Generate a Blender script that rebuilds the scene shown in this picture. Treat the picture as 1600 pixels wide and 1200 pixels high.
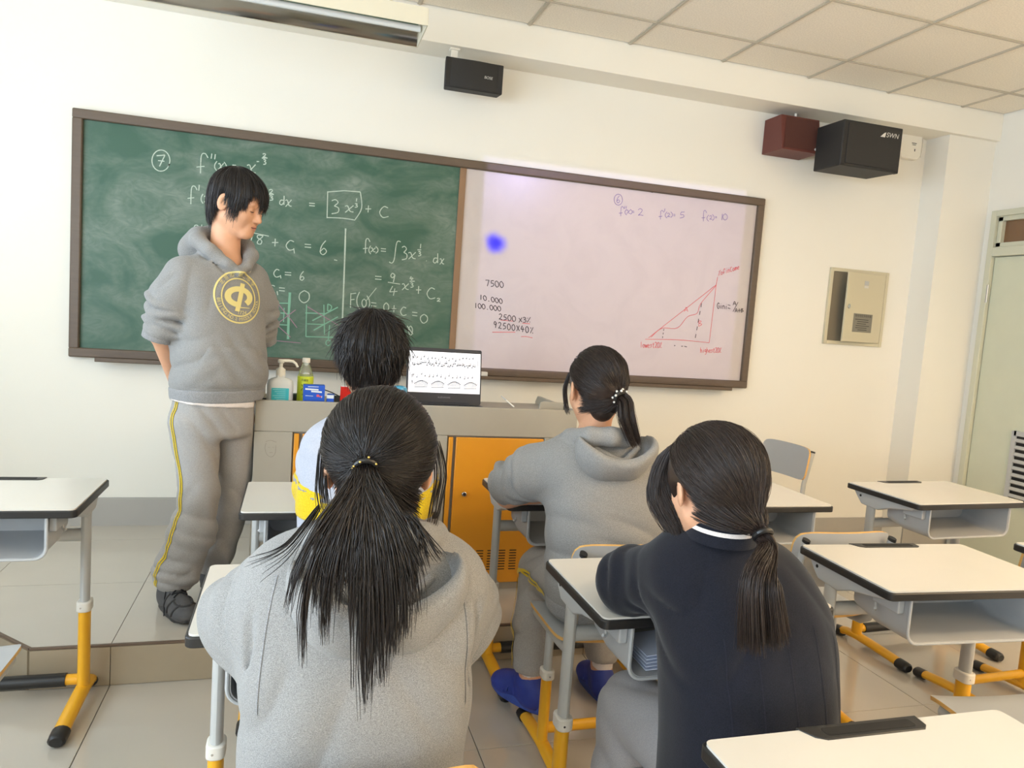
import bpy, math, random
import numpy as np
from mathutils import Vector, Matrix

for _o in list(bpy.data.objects):
    bpy.data.objects.remove(_o, do_unlink=True)
SC = bpy.context.scene
COL = SC.collection
PI = math.pi
random.seed(7)
RNG = np.random.default_rng(7)

# ------------------------------------------------------------------ camera
F_PX = 1151.93
YAW, PITCH, ROLL = 0.28774, -0.09145, 0.07132
CAM = np.array([1.0, -4.2416, 1.4007])
_fw = np.array([math.sin(YAW)*math.cos(PITCH), math.cos(YAW)*math.cos(PITCH), math.sin(PITCH)])
_rt = np.array([math.cos(YAW), -math.sin(YAW), 0.0])
_up = np.cross(_rt, _fw)
_r2 = math.cos(ROLL)*_rt + math.sin(ROLL)*_up
_u2 = -math.sin(ROLL)*_rt + math.cos(ROLL)*_up
cd = bpy.data.cameras.new('camera')
cd.sensor_width = 36.0
cd.lens = F_PX/1600*36.0
cd.clip_start = 0.02
cam = bpy.data.objects.new('camera', cd)
COL.objects.link(cam)
M = Matrix.Identity(4)
for i in range(3):
    M[i][0], M[i][1], M[i][2], M[i][3] = _r2[i], _u2[i], -_fw[i], CAM[i]
cam.matrix_world = M
SC.camera = cam

def ray(x, y):
    return _fw + (x-800)/F_PX*_r2 - (y-600)/F_PX*_u2
def on_y(x, y, Y):
    d = ray(x, y); return CAM + (Y-CAM[1])/d[1]*d
def on_z(x, y, Z):
    d = ray(x, y); return CAM + (Z-CAM[2])/d[2]*d

# ------------------------------------------------------------------ world and light
SC.view_settings.view_transform = 'Standard'
SC.view_settings.look = 'None'
SC.view_settings.gamma = 1.0
SC.view_settings.use_curve_mapping = False
SC.view_settings.exposure = -0.22
W = bpy.data.worlds.new('sky'); SC.world = W; W.use_nodes = True
_bg = W.node_tree.nodes['Background']
_bg.inputs[0].default_value = (0.80, 0.90, 1.0, 1); _bg.inputs[1].default_value = 1.0

XL, XR, YF, YB, ZC = -1.75, 5.50, 0.0, -8.2, 2.981
WINDOWS = [(-1.30, -3.10), (-3.60, -5.40), (-5.90, -7.70)]     # y ranges on the left wall
WZ0, WZ1 = 0.95, 2.60
def area_light(name, loc, rot, sx, sy, power, color):
    l = bpy.data.lights.new(name, 'AREA'); l.shape = 'RECTANGLE'; l.size = sx; l.size_y = sy
    l.energy = power; l.color = color
    o = bpy.data.objects.new(name, l); COL.objects.link(o); o.location = loc; o.rotation_euler = rot
    return o
for i, (a, b) in enumerate(WINDOWS):
    pw_ = (0.56, 0.98, 1.10)[i]
    area_light('daylight', (XL-0.12, (a+b)/2, (WZ0+WZ1)/2), (0, -PI/2, 0), WZ1-WZ0, a-b, 58*pw_, (0.58, 0.79, 1.0))
    area_light('ceiling_fill', (XL-0.16, (a+b)/2, (WZ0+WZ1)/2-0.2), (0, -PI/2-0.75, 0), WZ1-WZ0, a-b, 122*pw_, (0.74, 0.87, 1.0))  # upward-tilted fill added at each window to brighten the ceiling

# warm lights added out of view to warm and brighten the door side
ADDED_LAMPS = [(4.3, -3.75), (4.3, -5.6)]
for (lx_, ly_) in ADDED_LAMPS:
    area_light('added_lamp_light', (lx_, ly_, 2.585), (0, 0, 0), 1.2, 0.22, 40, (1.0, 0.76, 0.48))
    area_light('added_lamp_uplight', (lx_, ly_, 2.68), (PI, 0, 0), 1.2, 0.22, 48, (1.0, 0.78, 0.52))

# the ceiling projector's beam: a pale violet rectangle on the whiteboard
PJ = (2.86, -2.40, 2.74)
_l = bpy.data.lights.new('projector_beam', 'SPOT'); _l.energy = 95; _l.spot_size = math.radians(110); _l.spot_blend = 0.0; _l.shadow_soft_size = 0.01
_l.color = (0.55, 0.50, 1.0); _l.use_nodes = True
_lo = bpy.data.objects.new('projector_beam', _l); COL.objects.link(_lo); _lo.location = PJ; _lo.rotation_euler = (PI/2, 0, 0)
_nt = _l.node_tree; _em = [n for n in _nt.nodes if n.type == 'EMISSION'][0]
_tc = _nt.nodes.new('ShaderNodeTexCoord'); _sx = _nt.nodes.new('ShaderNodeSeparateXYZ'); _nt.links.new(_tc.outputs['Normal'], _sx.inputs[0])
def _mn(op, a, b_):
    n = _nt.nodes.new('ShaderNodeMath'); n.operation = op
    for i_, v_ in enumerate((a, b_)):
        if isinstance(v_, (int, float)): n.inputs[i_].default_value = v_
        else: _nt.links.new(v_, n.inputs[i_])
    return n.outputs[0]
_az = _mn('ABSOLUTE', _sx.outputs[2], 0.0)
_u = _mn('MULTIPLY', _mn('DIVIDE', _sx.outputs[0], _az), 2.38); _v = _mn('MULTIPLY', _mn('DIVIDE', _sx.outputs[1], _az), 2.38)
def _edge(x, half):
    n = _nt.nodes.new('ShaderNodeMapRange'); n.interpolation_type = 'SMOOTHSTEP'; _nt.links.new(_mn('ABSOLUTE', x, 0.0), n.inputs['Value'])
    n.inputs['From Min'].default_value = half+0.012; n.inputs['From Max'].default_value = half-0.012; return n.outputs[0]
_mk = _mn('MULTIPLY', _edge(_u, 0.865), _edge(_mn('ADD', _v, 1.06), 0.63))
_nt.links.new(_mk, _em.inputs['Strength'])

# ------------------------------------------------------------------ materials
def srgb(r, g, b):
    def c(u):
        u /= 255.0
        return u/12.92 if u <= 0.04045 else ((u+0.055)/1.055)**2.4
    return (c(r), c(g), c(b), 1.0)
MATS = {}
def mat(name, col, rough=0.5, metal=0.0, var=0.0, vscale=6.0, bump=0.0, bscale=60.0, spec=0.5, emit=None, estr=0.0,
        stretch=None, coat=0.0, trans=0.0, alpha=1.0):
    if name in MATS: return MATS[name]
    m = bpy.data.materials.new(name); m.use_nodes = True
    nt = m.node_tree; b = nt.nodes['Principled BSDF']
    c = col if len(col) == 4 else srgb(*col)
    b.inputs['Base Color'].default_value = c
    b.inputs['Roughness'].default_value = rough
    b.inputs['Metallic'].default_value = metal
    b.inputs['Specular IOR Level'].default_value = spec
    b.inputs['Coat Weight'].default_value = coat
    b.inputs['Transmission Weight'].default_value = trans
    if emit is not None:
        b.inputs['Emission Color'].default_value = emit if len(emit) == 4 else srgb(*emit)
        b.inputs['Emission Strength'].default_value = estr
    tc = nt.nodes.new('ShaderNodeTexCoord')
    src = tc.outputs['Object']
    if stretch:
        mp = nt.nodes.new('ShaderNodeMapping'); mp.inputs['Scale'].default_value = stretch
        nt.links.new(src, mp.inputs[0]); src = mp.outputs[0]
    if var > 0:
        n = nt.nodes.new('ShaderNodeTexNoise'); n.inputs['Scale'].default_value = vscale; n.inputs['Detail'].default_value = 5
        nt.links.new(src, n.inputs['Vector'])
        r = nt.nodes.new('ShaderNodeMapRange'); r.inputs['From Min'].default_value = 0.3; r.inputs['From Max'].default_value = 0.7
        r.inputs['To Min'].default_value = 1-var; r.inputs['To Max'].default_value = 1+var
        nt.links.new(n.outputs['Fac'], r.inputs['Value'])
        mx = nt.nodes.new('ShaderNodeVectorMath'); mx.operation = 'SCALE'
        mx.inputs[0].default_value = c[:3]
        nt.links.new(r.outputs[0], mx.inputs['Scale']); nt.links.new(mx.outputs[0], b.inputs['Base Color'])
    if bump > 0:
        n2 = nt.nodes.new('ShaderNodeTexNoise'); n2.inputs['Scale'].default_value = bscale; n2.inputs['Detail'].default_value = 3
        nt.links.new(src, n2.inputs['Vector'])
        bp = nt.nodes.new('ShaderNodeBump'); bp.inputs['Strength'].default_value = bump; bp.inputs['Distance'].default_value = 0.004
        nt.links.new(n2.outputs['Fac'], bp.inputs['Height']); nt.links.new(bp.outputs[0], b.inputs['Normal'])
    MATS[name] = m
    return m

m_wall = mat('wall_paint', (241, 236, 225), 0.75, var=0.015, vscale=1.2, bump=0.05, bscale=120)
m_trimw = mat('trim_paint', (245, 239, 226), 0.6)
m_base = mat('baseboard_grey', (176, 171, 164), 0.45, var=0.02)
m_tile = mat('floor_tile', (196, 187, 173), 0.13, var=0.03, vscale=2.5, spec=0.6)
m_grout = mat('grout', (104, 96, 86), 0.8)
m_shaded_riser = mat('riser_tile', (166, 150, 126), 0.22, var=0.03)  # floor tile darkened: the riser's shade is put into its colour
m_nose = mat('nosing_strip', (110, 90, 74), 0.5)
m_ctile = mat('ceiling_tile', (243, 234, 218), 0.9, var=0.09, vscale=130, bump=0.3, bscale=150)
m_rail = mat('ceiling_rail', (196, 186, 168), 0.5)
m_white = mat('white_laminate', (222, 217, 208), 0.22, var=0.01, spec=0.5)
m_black = mat('black_plastic', (34, 32, 31), 0.4, bump=0.05, bscale=300)
m_gsteel = mat('grey_steel', (186, 186, 184), 0.38, spec=0.5)
m_gplast = mat('grey_plastic', (180, 181, 182), 0.45, var=0.02, vscale=12)
m_yel = mat('yellow_steel', (240, 176, 38), 0.35, var=0.02, vscale=9)
m_collar = mat('white_collar', (226, 220, 210), 0.45)
m_ply = mat('ply_edge', (226, 178, 104), 0.5, var=0.12, vscale=30, stretch=(1, 1, 8))
m_lam = mat('grey_laminate', (182, 184, 186), 0.35, var=0.02)
m_lect = mat('lectern_grey', (166, 159, 145), 0.45, var=0.03, vscale=5)
m_door_y = mat('lectern_yellow', (222, 148, 34), 0.4, var=0.04, vscale=4)
m_dark = mat('dark_gap', (28, 25, 22), 0.8)
m_frame = mat('board_frame', (98, 82, 68), 0.45, metal=0.0, var=0.06, vscale=14, stretch=(1, 1, 6))
m_divider = mat('divider_wood', (140, 108, 80), 0.5, var=0.06)
m_chrome = mat('chrome', (200, 200, 200), 0.2, metal=1.0)

# ------------------------------------------------------------------ mesh builder
def tag(o, label=None, cat=None, group=None, kind=None):
    if label: o['label'] = label
    if cat: o['category'] = cat
    if group: o['group'] = group
    if kind: o['kind'] = kind
    return o
def empty(name, loc=(0, 0, 0), rz=0.0, label=None, cat=None, group=None):
    o = bpy.data.objects.new(name, None); COL.objects.link(o)
    o.location = loc; o.rotation_euler = (0, 0, rz); o.empty_display_size = 0.05
    return tag(o, label, cat, group)
def rr(w, h, r, n=4, cx=0, cy=0):
    pts = []
    for (sx, sy, a0) in ((1, 1, 0), (-1, 1, PI/2), (-1, -1, PI), (1, -1, 1.5*PI)):
        for i in range(n+1):
            a = a0 + PI/2*i/n
            pts.append((cx+sx*(w/2-r)+r*math.cos(a), cy+sy*(h/2-r)+r*math.sin(a)))
    return pts
def ell(rx, ry, n=16, cx=0, cy=0):
    return [(cx+rx*math.cos(2*PI*i/n), cy+ry*math.sin(2*PI*i/n)) for i in range(n)]
class MB:
    def __init__(s): s.v = []; s.f = []; s.m = []
    def add(s, vs, fs, mi=0):
        o = len(s.v); s.v.extend([tuple(map(float, p)) for p in vs])
        s.f.extend([tuple(o+i for i in f) for f in fs]); s.m.extend([mi]*len(fs)); return s
    def box(s, c, d, rot=None, mi=0):
        hx, hy, hz = d[0]/2, d[1]/2, d[2]/2
        vs = [Vector((x, y, z)) for x in (-hx, hx) for y in (-hy, hy) for z in (-hz, hz)]
        if rot is not None: vs = [rot @ v for v in vs]
        c = Vector(c)
        return s.add([v+c for v in vs], [(0, 1, 3, 2), (4, 6, 7, 5), (0, 4, 5, 1), (2, 3, 7, 6), (0, 2, 6, 4), (1, 5, 7, 3)], mi)
    def prism(s, poly, axis, lo, hi, mi=0, caps=True):
        n = len(poly)
        def P(a, b, t): return {'x': (t, a, b), 'y': (a, t, b), 'z': (a, b, t)}[axis]
        vs = [P(a, b, lo) for a, b in poly]+[P(a, b, hi) for a, b in poly]
        fs = [(i, (i+1) % n, n+(i+1) % n, n+i) for i in range(n)]
        if caps: fs += [tuple(range(n-1, -1, -1)), tuple(range(n, 2*n))]
        return s.add(vs, fs, mi)
    def tube(s, pts, r, n=12, flat=None, caps=True, mi=0):
        pts = [Vector(p) for p in pts]; k = len(pts)
        rs = r if isinstance(r, (list, tuple)) else [r]*k
        fl = flat or (1, 1)
        ref = None; vs = []
        for i in range(k):
            t = (pts[min(i+1, k-1)]-pts[max(i-1, 0)]).normalized()
            if ref is None:
                ref = Vector((1, 0, 0)) if abs(t.x) < 0.9 else Vector((0, 1, 0))
            ref = (ref - t*ref.dot(t)).normalized()
            b = t.cross(ref)
            for j in range(n):
                a = 2*PI*j/n
                vs.append(pts[i]+ref*(math.cos(a)*rs[i]*fl[0])+b*(math.sin(a)*rs[i]*fl[1]))
        fs = [(i*n+j, i*n+(j+1) % n, (i+1)*n+(j+1) % n, (i+1)*n+j) for i in range(k-1) for j in range(n)]
        if caps: fs += [tuple(range(n-1, -1, -1)), tuple(range((k-1)*n, k*n))]
        return s.add(vs, fs, mi)
    def lathe(s, prof, n=20, c=(0, 0, 0), mi=0, sx=1, sy=1):
        vs = []
        for (r, z) in prof:
            for j in range(n):
                a = 2*PI*j/n; vs.append((c[0]+r*sx*math.cos(a), c[1]+r*sy*math.sin(a), c[2]+z))
        k = len(prof)
        fs = [(i*n+j, i*n+(j+1) % n, (i+1)*n+(j+1) % n, (i+1)*n+j) for i in range(k-1) for j in range(n)]
        fs += [tuple(range(n-1, -1, -1)), tuple(range((k-1)*n, k*n))]
        return s.add(vs, fs, mi)
    def xf(s, mtx):
        s.v = [tuple(mtx @ Vector(p)) for p in s.v]; return s
    def build(s, name, mats, parent=None, smooth=True, bevel=0.0, ang=0.6, loc=None, seg=2):
        me = bpy.data.meshes.new(name); me.from_pydata(s.v, [], s.f)
        for m in (mats if isinstance(mats, (list, tuple)) else [mats]): me.materials.append(m)
        if any(s.m): me.polygons.foreach_set('material_index', s.m)
        me.update()
        if smooth:
            me.shade_smooth(); me.set_sharp_from_angle(angle=ang)
        o = bpy.data.objects.new(name, me); COL.objects.link(o)
        if parent: o.parent = parent
        if loc: o.location = loc
        if bevel > 0:
            b = o.modifiers.new('bevel', 'BEVEL'); b.width = bevel; b.segments = seg; b.limit_method = 'ANGLE'; b.angle_limit = 0.7
        return o
def box_obj(name, c, d, m, parent=None, bevel=0.0, rot=None):
    return MB().box(c, d, rot).build(name, m, parent, bevel=bevel, smooth=bevel > 0)
def struct(o): o['kind'] = 'structure'; return o
def dup(o, parent=None):
    c = o.copy(); COL.objects.link(c); c.parent = parent
    for ch in list(o.children): dup(ch, c)
    return c
def text_flat(body, size=1.0, font=None):
    c = bpy.data.curves.new('txt', 'FONT'); c.body = body; c.size = size; c.align_x = 'CENTER'; c.align_y = 'CENTER'
    o = bpy.data.objects.new('txt', c); COL.objects.link(o)
    dg = bpy.context.evaluated_depsgraph_get()
    me = bpy.data.meshes.new_from_object(o.evaluated_get(dg))
    vs = [tuple(v.co) for v in me.vertices]; fs = [tuple(p.vertices) for p in me.polygons]
    bpy.data.objects.remove(o, do_unlink=True); bpy.data.curves.remove(c); bpy.data.meshes.remove(me)
    return vs, fs
def text_on(mb, body, size, origin, ux, uy, mi=0):
    vs, fs = text_flat(body, size)
    o, ux, uy = Vector(origin), Vector(ux), Vector(uy)
    mb.add([o+ux*v[0]+uy*v[1] for v in vs], fs, mi); return mb

# ------------------------------------------------------------------ room shell
floor = struct(box_obj('floor', ((XL+XR)/2, (YF+YB)/2, -0.055), (XR-XL+0.4, YB*-1+0.4, 0.10), m_grout))
GX0, GY0, TS, GAP = 0.418, -1.46, 0.6, 0.0025
def tile_mesh(w, d, t=0.005, bev=0.0012, name='tile', m=None):
    b = MB(); hw, hd = w/2, d/2
    vs = [(x*hw, y*hd, -t) for x, y in ((-1, -1), (1, -1), (1, 1), (-1, 1))]
    vs += [(x*hw, y*hd, -bev) for x, y in ((-1, -1), (1, -1), (1, 1), (-1, 1))]
    vs += [(x*(hw-bev), y*(hd-bev), 0) for x, y in ((-1, -1), (1, -1), (1, 1), (-1, 1))]
    fs = [(0, 1, 5, 4), (1, 2, 6, 5), (2, 3, 7, 6), (3, 0, 4, 7), (4, 5, 9, 8), (5, 6, 10, 9), (6, 7, 11, 10), (7, 4, 8, 11), (8, 9, 10, 11)]
    me = bpy.data.meshes.new(name); me.from_pydata(vs, [], fs); me.materials.append(m or m_tile); me.update(); return me
def lines(lo, hi, off, step):
    k0 = math.ceil((lo-off)/step+1e-6); k1 = math.floor((hi-off)/step-1e-6)
    return [lo]+[off+k*step for k in range(k0, k1+1)]+[hi]
_cache = {}
def lay_tiles(parent, xs, ys, z, name, m, keep=lambda x, y: True, flip=False, gap=GAP):
    for i in range(len(xs)-1):
        for j in range(len(ys)-1):
            w, d = xs[i+1]-xs[i], ys[j+1]-ys[j]
            cx, cy = (xs[i]+xs[i+1])/2, (ys[j]+ys[j+1])/2
            if w < 0.03 or d < 0.03 or not keep(cx, cy): continue
            key = (name, round(w, 3), round(d, 3))
            if key not in _cache: _cache[key] = tile_mesh(w-gap, d-gap, name=name, m=m)
            o = bpy.data.objects.new(name, _cache[key]); COL.objects.link(o); o.parent = parent
            o.location = (cx, cy, z)
            if flip: o.rotation_euler = (PI, 0, 0)
PLX0, PLX1, PLY, PLZ = -0.60, 3.45, -1.46, 0.15
lay_tiles(floor, lines(XL, XR, GX0, TS), lines(YB, YF, GY0, TS), 0.0, 'tile', m_tile,
          keep=lambda x, y: not (-0.6 < x < 3.4 and y > -1.4))

# platform with a cut corner
CX1, CX0 = 0.166, -0.60
CUTY = PLY+(CX1-CX0)
plat_poly = [(CX1, PLY), (PLX1, PLY), (PLX1, 0.0), (CX0, 0.0), (CX0, CUTY)]
platform = struct(MB().prism(plat_poly, 'z', 0.0, PLZ-0.005).build('platform', m_grout, smooth=False))
def clip_poly(poly, x0, x1, y0, y1):
    def clip(ps, f, inter):
        out = []
        for i in range(len(ps)):
            a, b = ps[i], ps[(i+1) % len(ps)]
            if f(a): out.append(a)
            if f(a) != f(b): out.append(inter(a, b))
        return out
    def ix(X): return lambda a, b: (X, a[1]+(b[1]-a[1])*(X-a[0])/(b[0]-a[0]))
    def iy(Y): return lambda a, b: (a[0]+(b[0]-a[0])*(Y-a[1])/(b[1]-a[1]), Y)
    ps = clip(poly, lambda p: p[0] >= x0, ix(x0)); ps = clip(ps, lambda p: p[0] <= x1, ix(x1)) if ps else ps
    ps = clip(ps, lambda p: p[1] >= y0, iy(y0)) if ps else ps; ps = clip(ps, lambda p: p[1] <= y1, iy(y1)) if ps else ps
    return ps
_xs = lines(PLX0, PLX1, GX0, TS); _ys = lines(PLY, 0.0, GY0, TS)
for i in range(len(_xs)-1):
    for j in range(len(_ys)-1):
        g = GAP/2
        ps = clip_poly(plat_poly, _xs[i]+g, _xs[i+1]-g, _ys[j]+g+(0.004 if j == 0 else 0), _ys[j+1]-g)
        if len(ps) >= 3:
            MB().prism(ps, 'z', PLZ-0.006, PLZ).build('tile', m_tile, platform, smooth=False)
for i in range(len(_xs)-1):
    a, b = max(_xs[i], CX1), _xs[i+1]
    if b-a > 0.05: box_obj('riser_tile', ((a+b)/2, PLY-0.003, (PLZ-0.006)/2), (b-a-GAP, 0.010, PLZ-0.010), m_shaded_riser, platform)
_q = Matrix.Rotation(-PI/4, 3, 'Z')
_L = (CX1-CX0)*math.sqrt(2)
for k in range(2):
    t = (k+0.5)/2
    box_obj('riser_tile', (CX1+(CX0-CX1)*t-0.002, PLY+(CUTY-PLY)*t-0.002, (PLZ-0.006)/2), (_L/2-GAP, 0.010, PLZ-0.010), m_shaded_riser, platform, rot=_q)
MB().box(((CX1+PLX1)/2, PLY-0.003, PLZ-0.0025), (PLX1-CX1, 0.012, 0.006)).build('nosing', m_nose, platform)
MB().box(((CX1+CX0)/2, (PLY+CUTY)/2, PLZ-0.0025), (_L, 0.012, 0.006), rot=_q).build('nosing', m_nose, platform)

# walls
wall_front = struct(box_obj('wall_front', ((XL+XR)/2, 0.1, ZC/2), (XR-XL+0.4, 0.2, ZC+0.2), m_wall))
wall_back = struct(box_obj('wall_back', ((XL+XR)/2, YB-0.1, ZC/2), (XR-XL+0.4, 0.2, ZC+0.2), m_wall))
b = MB()
_prev = YF
for (a, c) in WINDOWS:
    b.box((XL-0.1, (_prev+a)/2, ZC/2), (0.2, _prev-a, ZC+0.2)); 
    b.box((XL-0.1, (a+c)/2, WZ0/2-0.05), (0.2, a-c, WZ0+0.1)); b.box((XL-0.1, (a+c)/2, (WZ1+ZC+0.1)/2), (0.2, a-c, ZC+0.1-WZ1))
    _prev = c
b.box((XL-0.1, (_prev+YB)/2, ZC/2), (0.2, _prev-YB, ZC+0.2))
wall_left = struct(b.build('wall_left', m_wall, smooth=False))
m_winf = mat('window_frame', (232, 232, 230), 0.4)
for i, (a, c) in enumerate(WINDOWS):
    w = MB()
    for yy in (a-0.03, c+0.03, (a+c)/2): w.box((XL-0.04, yy, (WZ0+WZ1)/2), (0.06, 0.05, WZ1-WZ0))
    for zz in (WZ0+0.025, WZ1-0.025): w.box((XL-0.04, (a+c)/2, zz), (0.06, a-c, 0.05))
    struct(w.build('window_%d' % (i+1), m_winf, smooth=False))
# right wall with a door opening
DY0, DY1, DZ1 = -0.262, -1.22, 2.335
b = MB()
b.box((XR+0.1, (0.0+DY0)/2, ZC/2), (0.2, -DY0, ZC+0.2)); b.box((XR+0.1, (DY1+YB)/2, ZC/2), (0.2, DY1-YB, ZC+0.2))
b.box((XR+0.1, (DY0+DY1)/2, (DZ1+ZC+0.1)/2), (0.2, DY0-DY1, ZC+0.1-DZ1))
wall_right = struct(b.build('wall_right', m_wall, smooth=False))
# pillar and beam
trim_1 = struct(box_obj('trim_1', ((5.105+XR)/2, -0.095, ZC/2), (XR-5.105, 0.19, ZC), m_wall))
trim_2 = struct(box_obj('trim_2', ((XL+XR)/2, -0.1122, (2.808+ZC)/2+0.01), (XR-XL, 0.2244, ZC-2.808+0.02), m_trimw, bevel=0.003))
struct(box_obj('baseboard_front', ((PLX0+PLX1)/2, -0.006, PLZ+0.075), (PLX1-PLX0, 0.012, 0.15), m_base))
struct(box_obj('baseboard_right', ((PLX1+5.105)/2, -0.006, 0.075), (5.105-PLX1, 0.012, 0.15), m_base))
struct(box_obj('baseboard_left', ((XL+PLX0)/2, -0.006, 0.075), (PLX0-XL, 0.012, 0.15), m_base))
struct(box_obj('baseboard_pillar', (5.3025, -0.197, 0.075), (0.395, 0.012, 0.15), m_base))

# ceiling
ceiling = struct(box_obj('ceiling', ((XL+XR)/2, (YF+YB)/2, ZC+0.07), (XR-XL+0.4, -YB+0.4, 0.08), m_dark))
TX, CY0 = 2.1406, -0.2244
xs = lines(XL, XR, TX, 0.6); ys = [YB]+sorted([-0.56-0.6*k for k in range(0, 13) if -0.56-0.6*k > YB])+[CY0]
lay_tiles(ceiling, xs, ys, ZC+0.004, 'ceiling_tile', m_ctile, flip=True, gap=0.022)
for x in xs[1:-1]:
    MB().box((x, (YB+CY0)/2, ZC+0.004), (0.024, CY0-YB, 0.008)).box((x, (YB+CY0)/2, ZC-0.001), (0.010, CY0-YB, 0.004)).build('ceiling_rail', m_rail, ceiling, smooth=False)
for y in ys[1:-1]:
    MB().box(((XL+XR)/2, y, ZC+0.0035), (XR-XL, 0.024, 0.008)).box(((XL+XR)/2, y, ZC-0.0015), (XR-XL, 0.010, 0.004)).build('ceiling_rail', m_rail, ceiling, smooth=False)

# door on the right wall
m_door = mat('door_paint', (206, 208, 186), 0.4, var=0.02)
m_dframe = mat('door_frame_paint', (206, 205, 184), 0.4)
m_glassd = mat('transom_glass', (120, 86, 56), 0.08, var=0.15, vscale=3, spec=0.8)
door = struct(empty('door_1', (0, 0, 0)))
DT = 2.03
fb = MB()
for yy in (DY0-0.02, DY1+0.02): fb.box((XR-0.005, yy, DZ1/2), (0.07, 0.04, DZ1))
fb.box((XR-0.005, (DY0+DY1)/2, DZ1-0.02), (0.07, DY0-DY1-0.08, 0.04)); fb.box((XR-0.005, (DY0+DY1)/2, DT+0.03), (0.07, DY0-DY1-0.08, 0.06))
fb.build('door_frame', m_dframe, door, bevel=0.003)
box_obj('door_leaf', (XR+0.01, (DY0+DY1)/2, DT/2), (0.045, DY0-DY1-0.09, DT-0.01), m_door, door, bevel=0.002)
wf = MB()
for yy in (DY0-0.06, DY1+0.06): wf.box((XR+0.0, yy, (DT+DZ1)/2+0.01), (0.04, 0.03, DZ1-DT-0.11))
for zz in (DT+0.075, DZ1-0.055): wf.box((XR+0.0, (DY0+DY1)/2, zz), (0.04, DY0-DY1-0.09, 0.03))
wf.build('transom_frame', m_dframe, door)
box_obj('transom_pane', (XR+0.012, (DY0+DY1)/2, (DT+DZ1)/2+0.01), (0.006, DY0-DY1-0.14, DZ1-DT-0.15), m_glassd, door)
gb = MB()
gy0, gy1, gz0, gz1 = -0.62, -1.0, 0.43, 0.88
for yy in (gy0, gy1): gb.box((XR-0.016, yy, (gz0+gz1)/2), (0.02, 0.03, gz1-gz0+0.03))
for zz in (gz0, gz1): gb.box((XR-0.016, (gy0+gy1)/2, zz), (0.02, gy0-gy1, 0.03))
gb.build('vent_frame', m_gsteel, door)
box_obj('vent_back', (XR-0.0135, (gy0+gy1)/2, (gz0+gz1)/2), (0.004, gy0-gy1-0.02, gz1-gz0-0.02), m_dark, door)
for k in range(9):
    box_obj('vent_slat', (XR-0.018, (gy0+gy1)/2, gz0+0.045+k*0.045), (0.012, gy0-gy1-0.03, 0.022), m_gsteel, door, rot=Matrix.Rotation(0.6, 3, 'Y'))
hb = MB().tube([(XR-0.034, DY0-0.038, 1.72), (XR-0.034, DY0-0.038, 1.84)], 0.008, 10)
hb.build('hinge', m_chrome, door)
MB().tube([(XR-0.034, DY0-0.038, 0.30), (XR-0.034, DY0-0.038, 0.42)], 0.008, 10).build('hinge', m_chrome, door)

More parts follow.
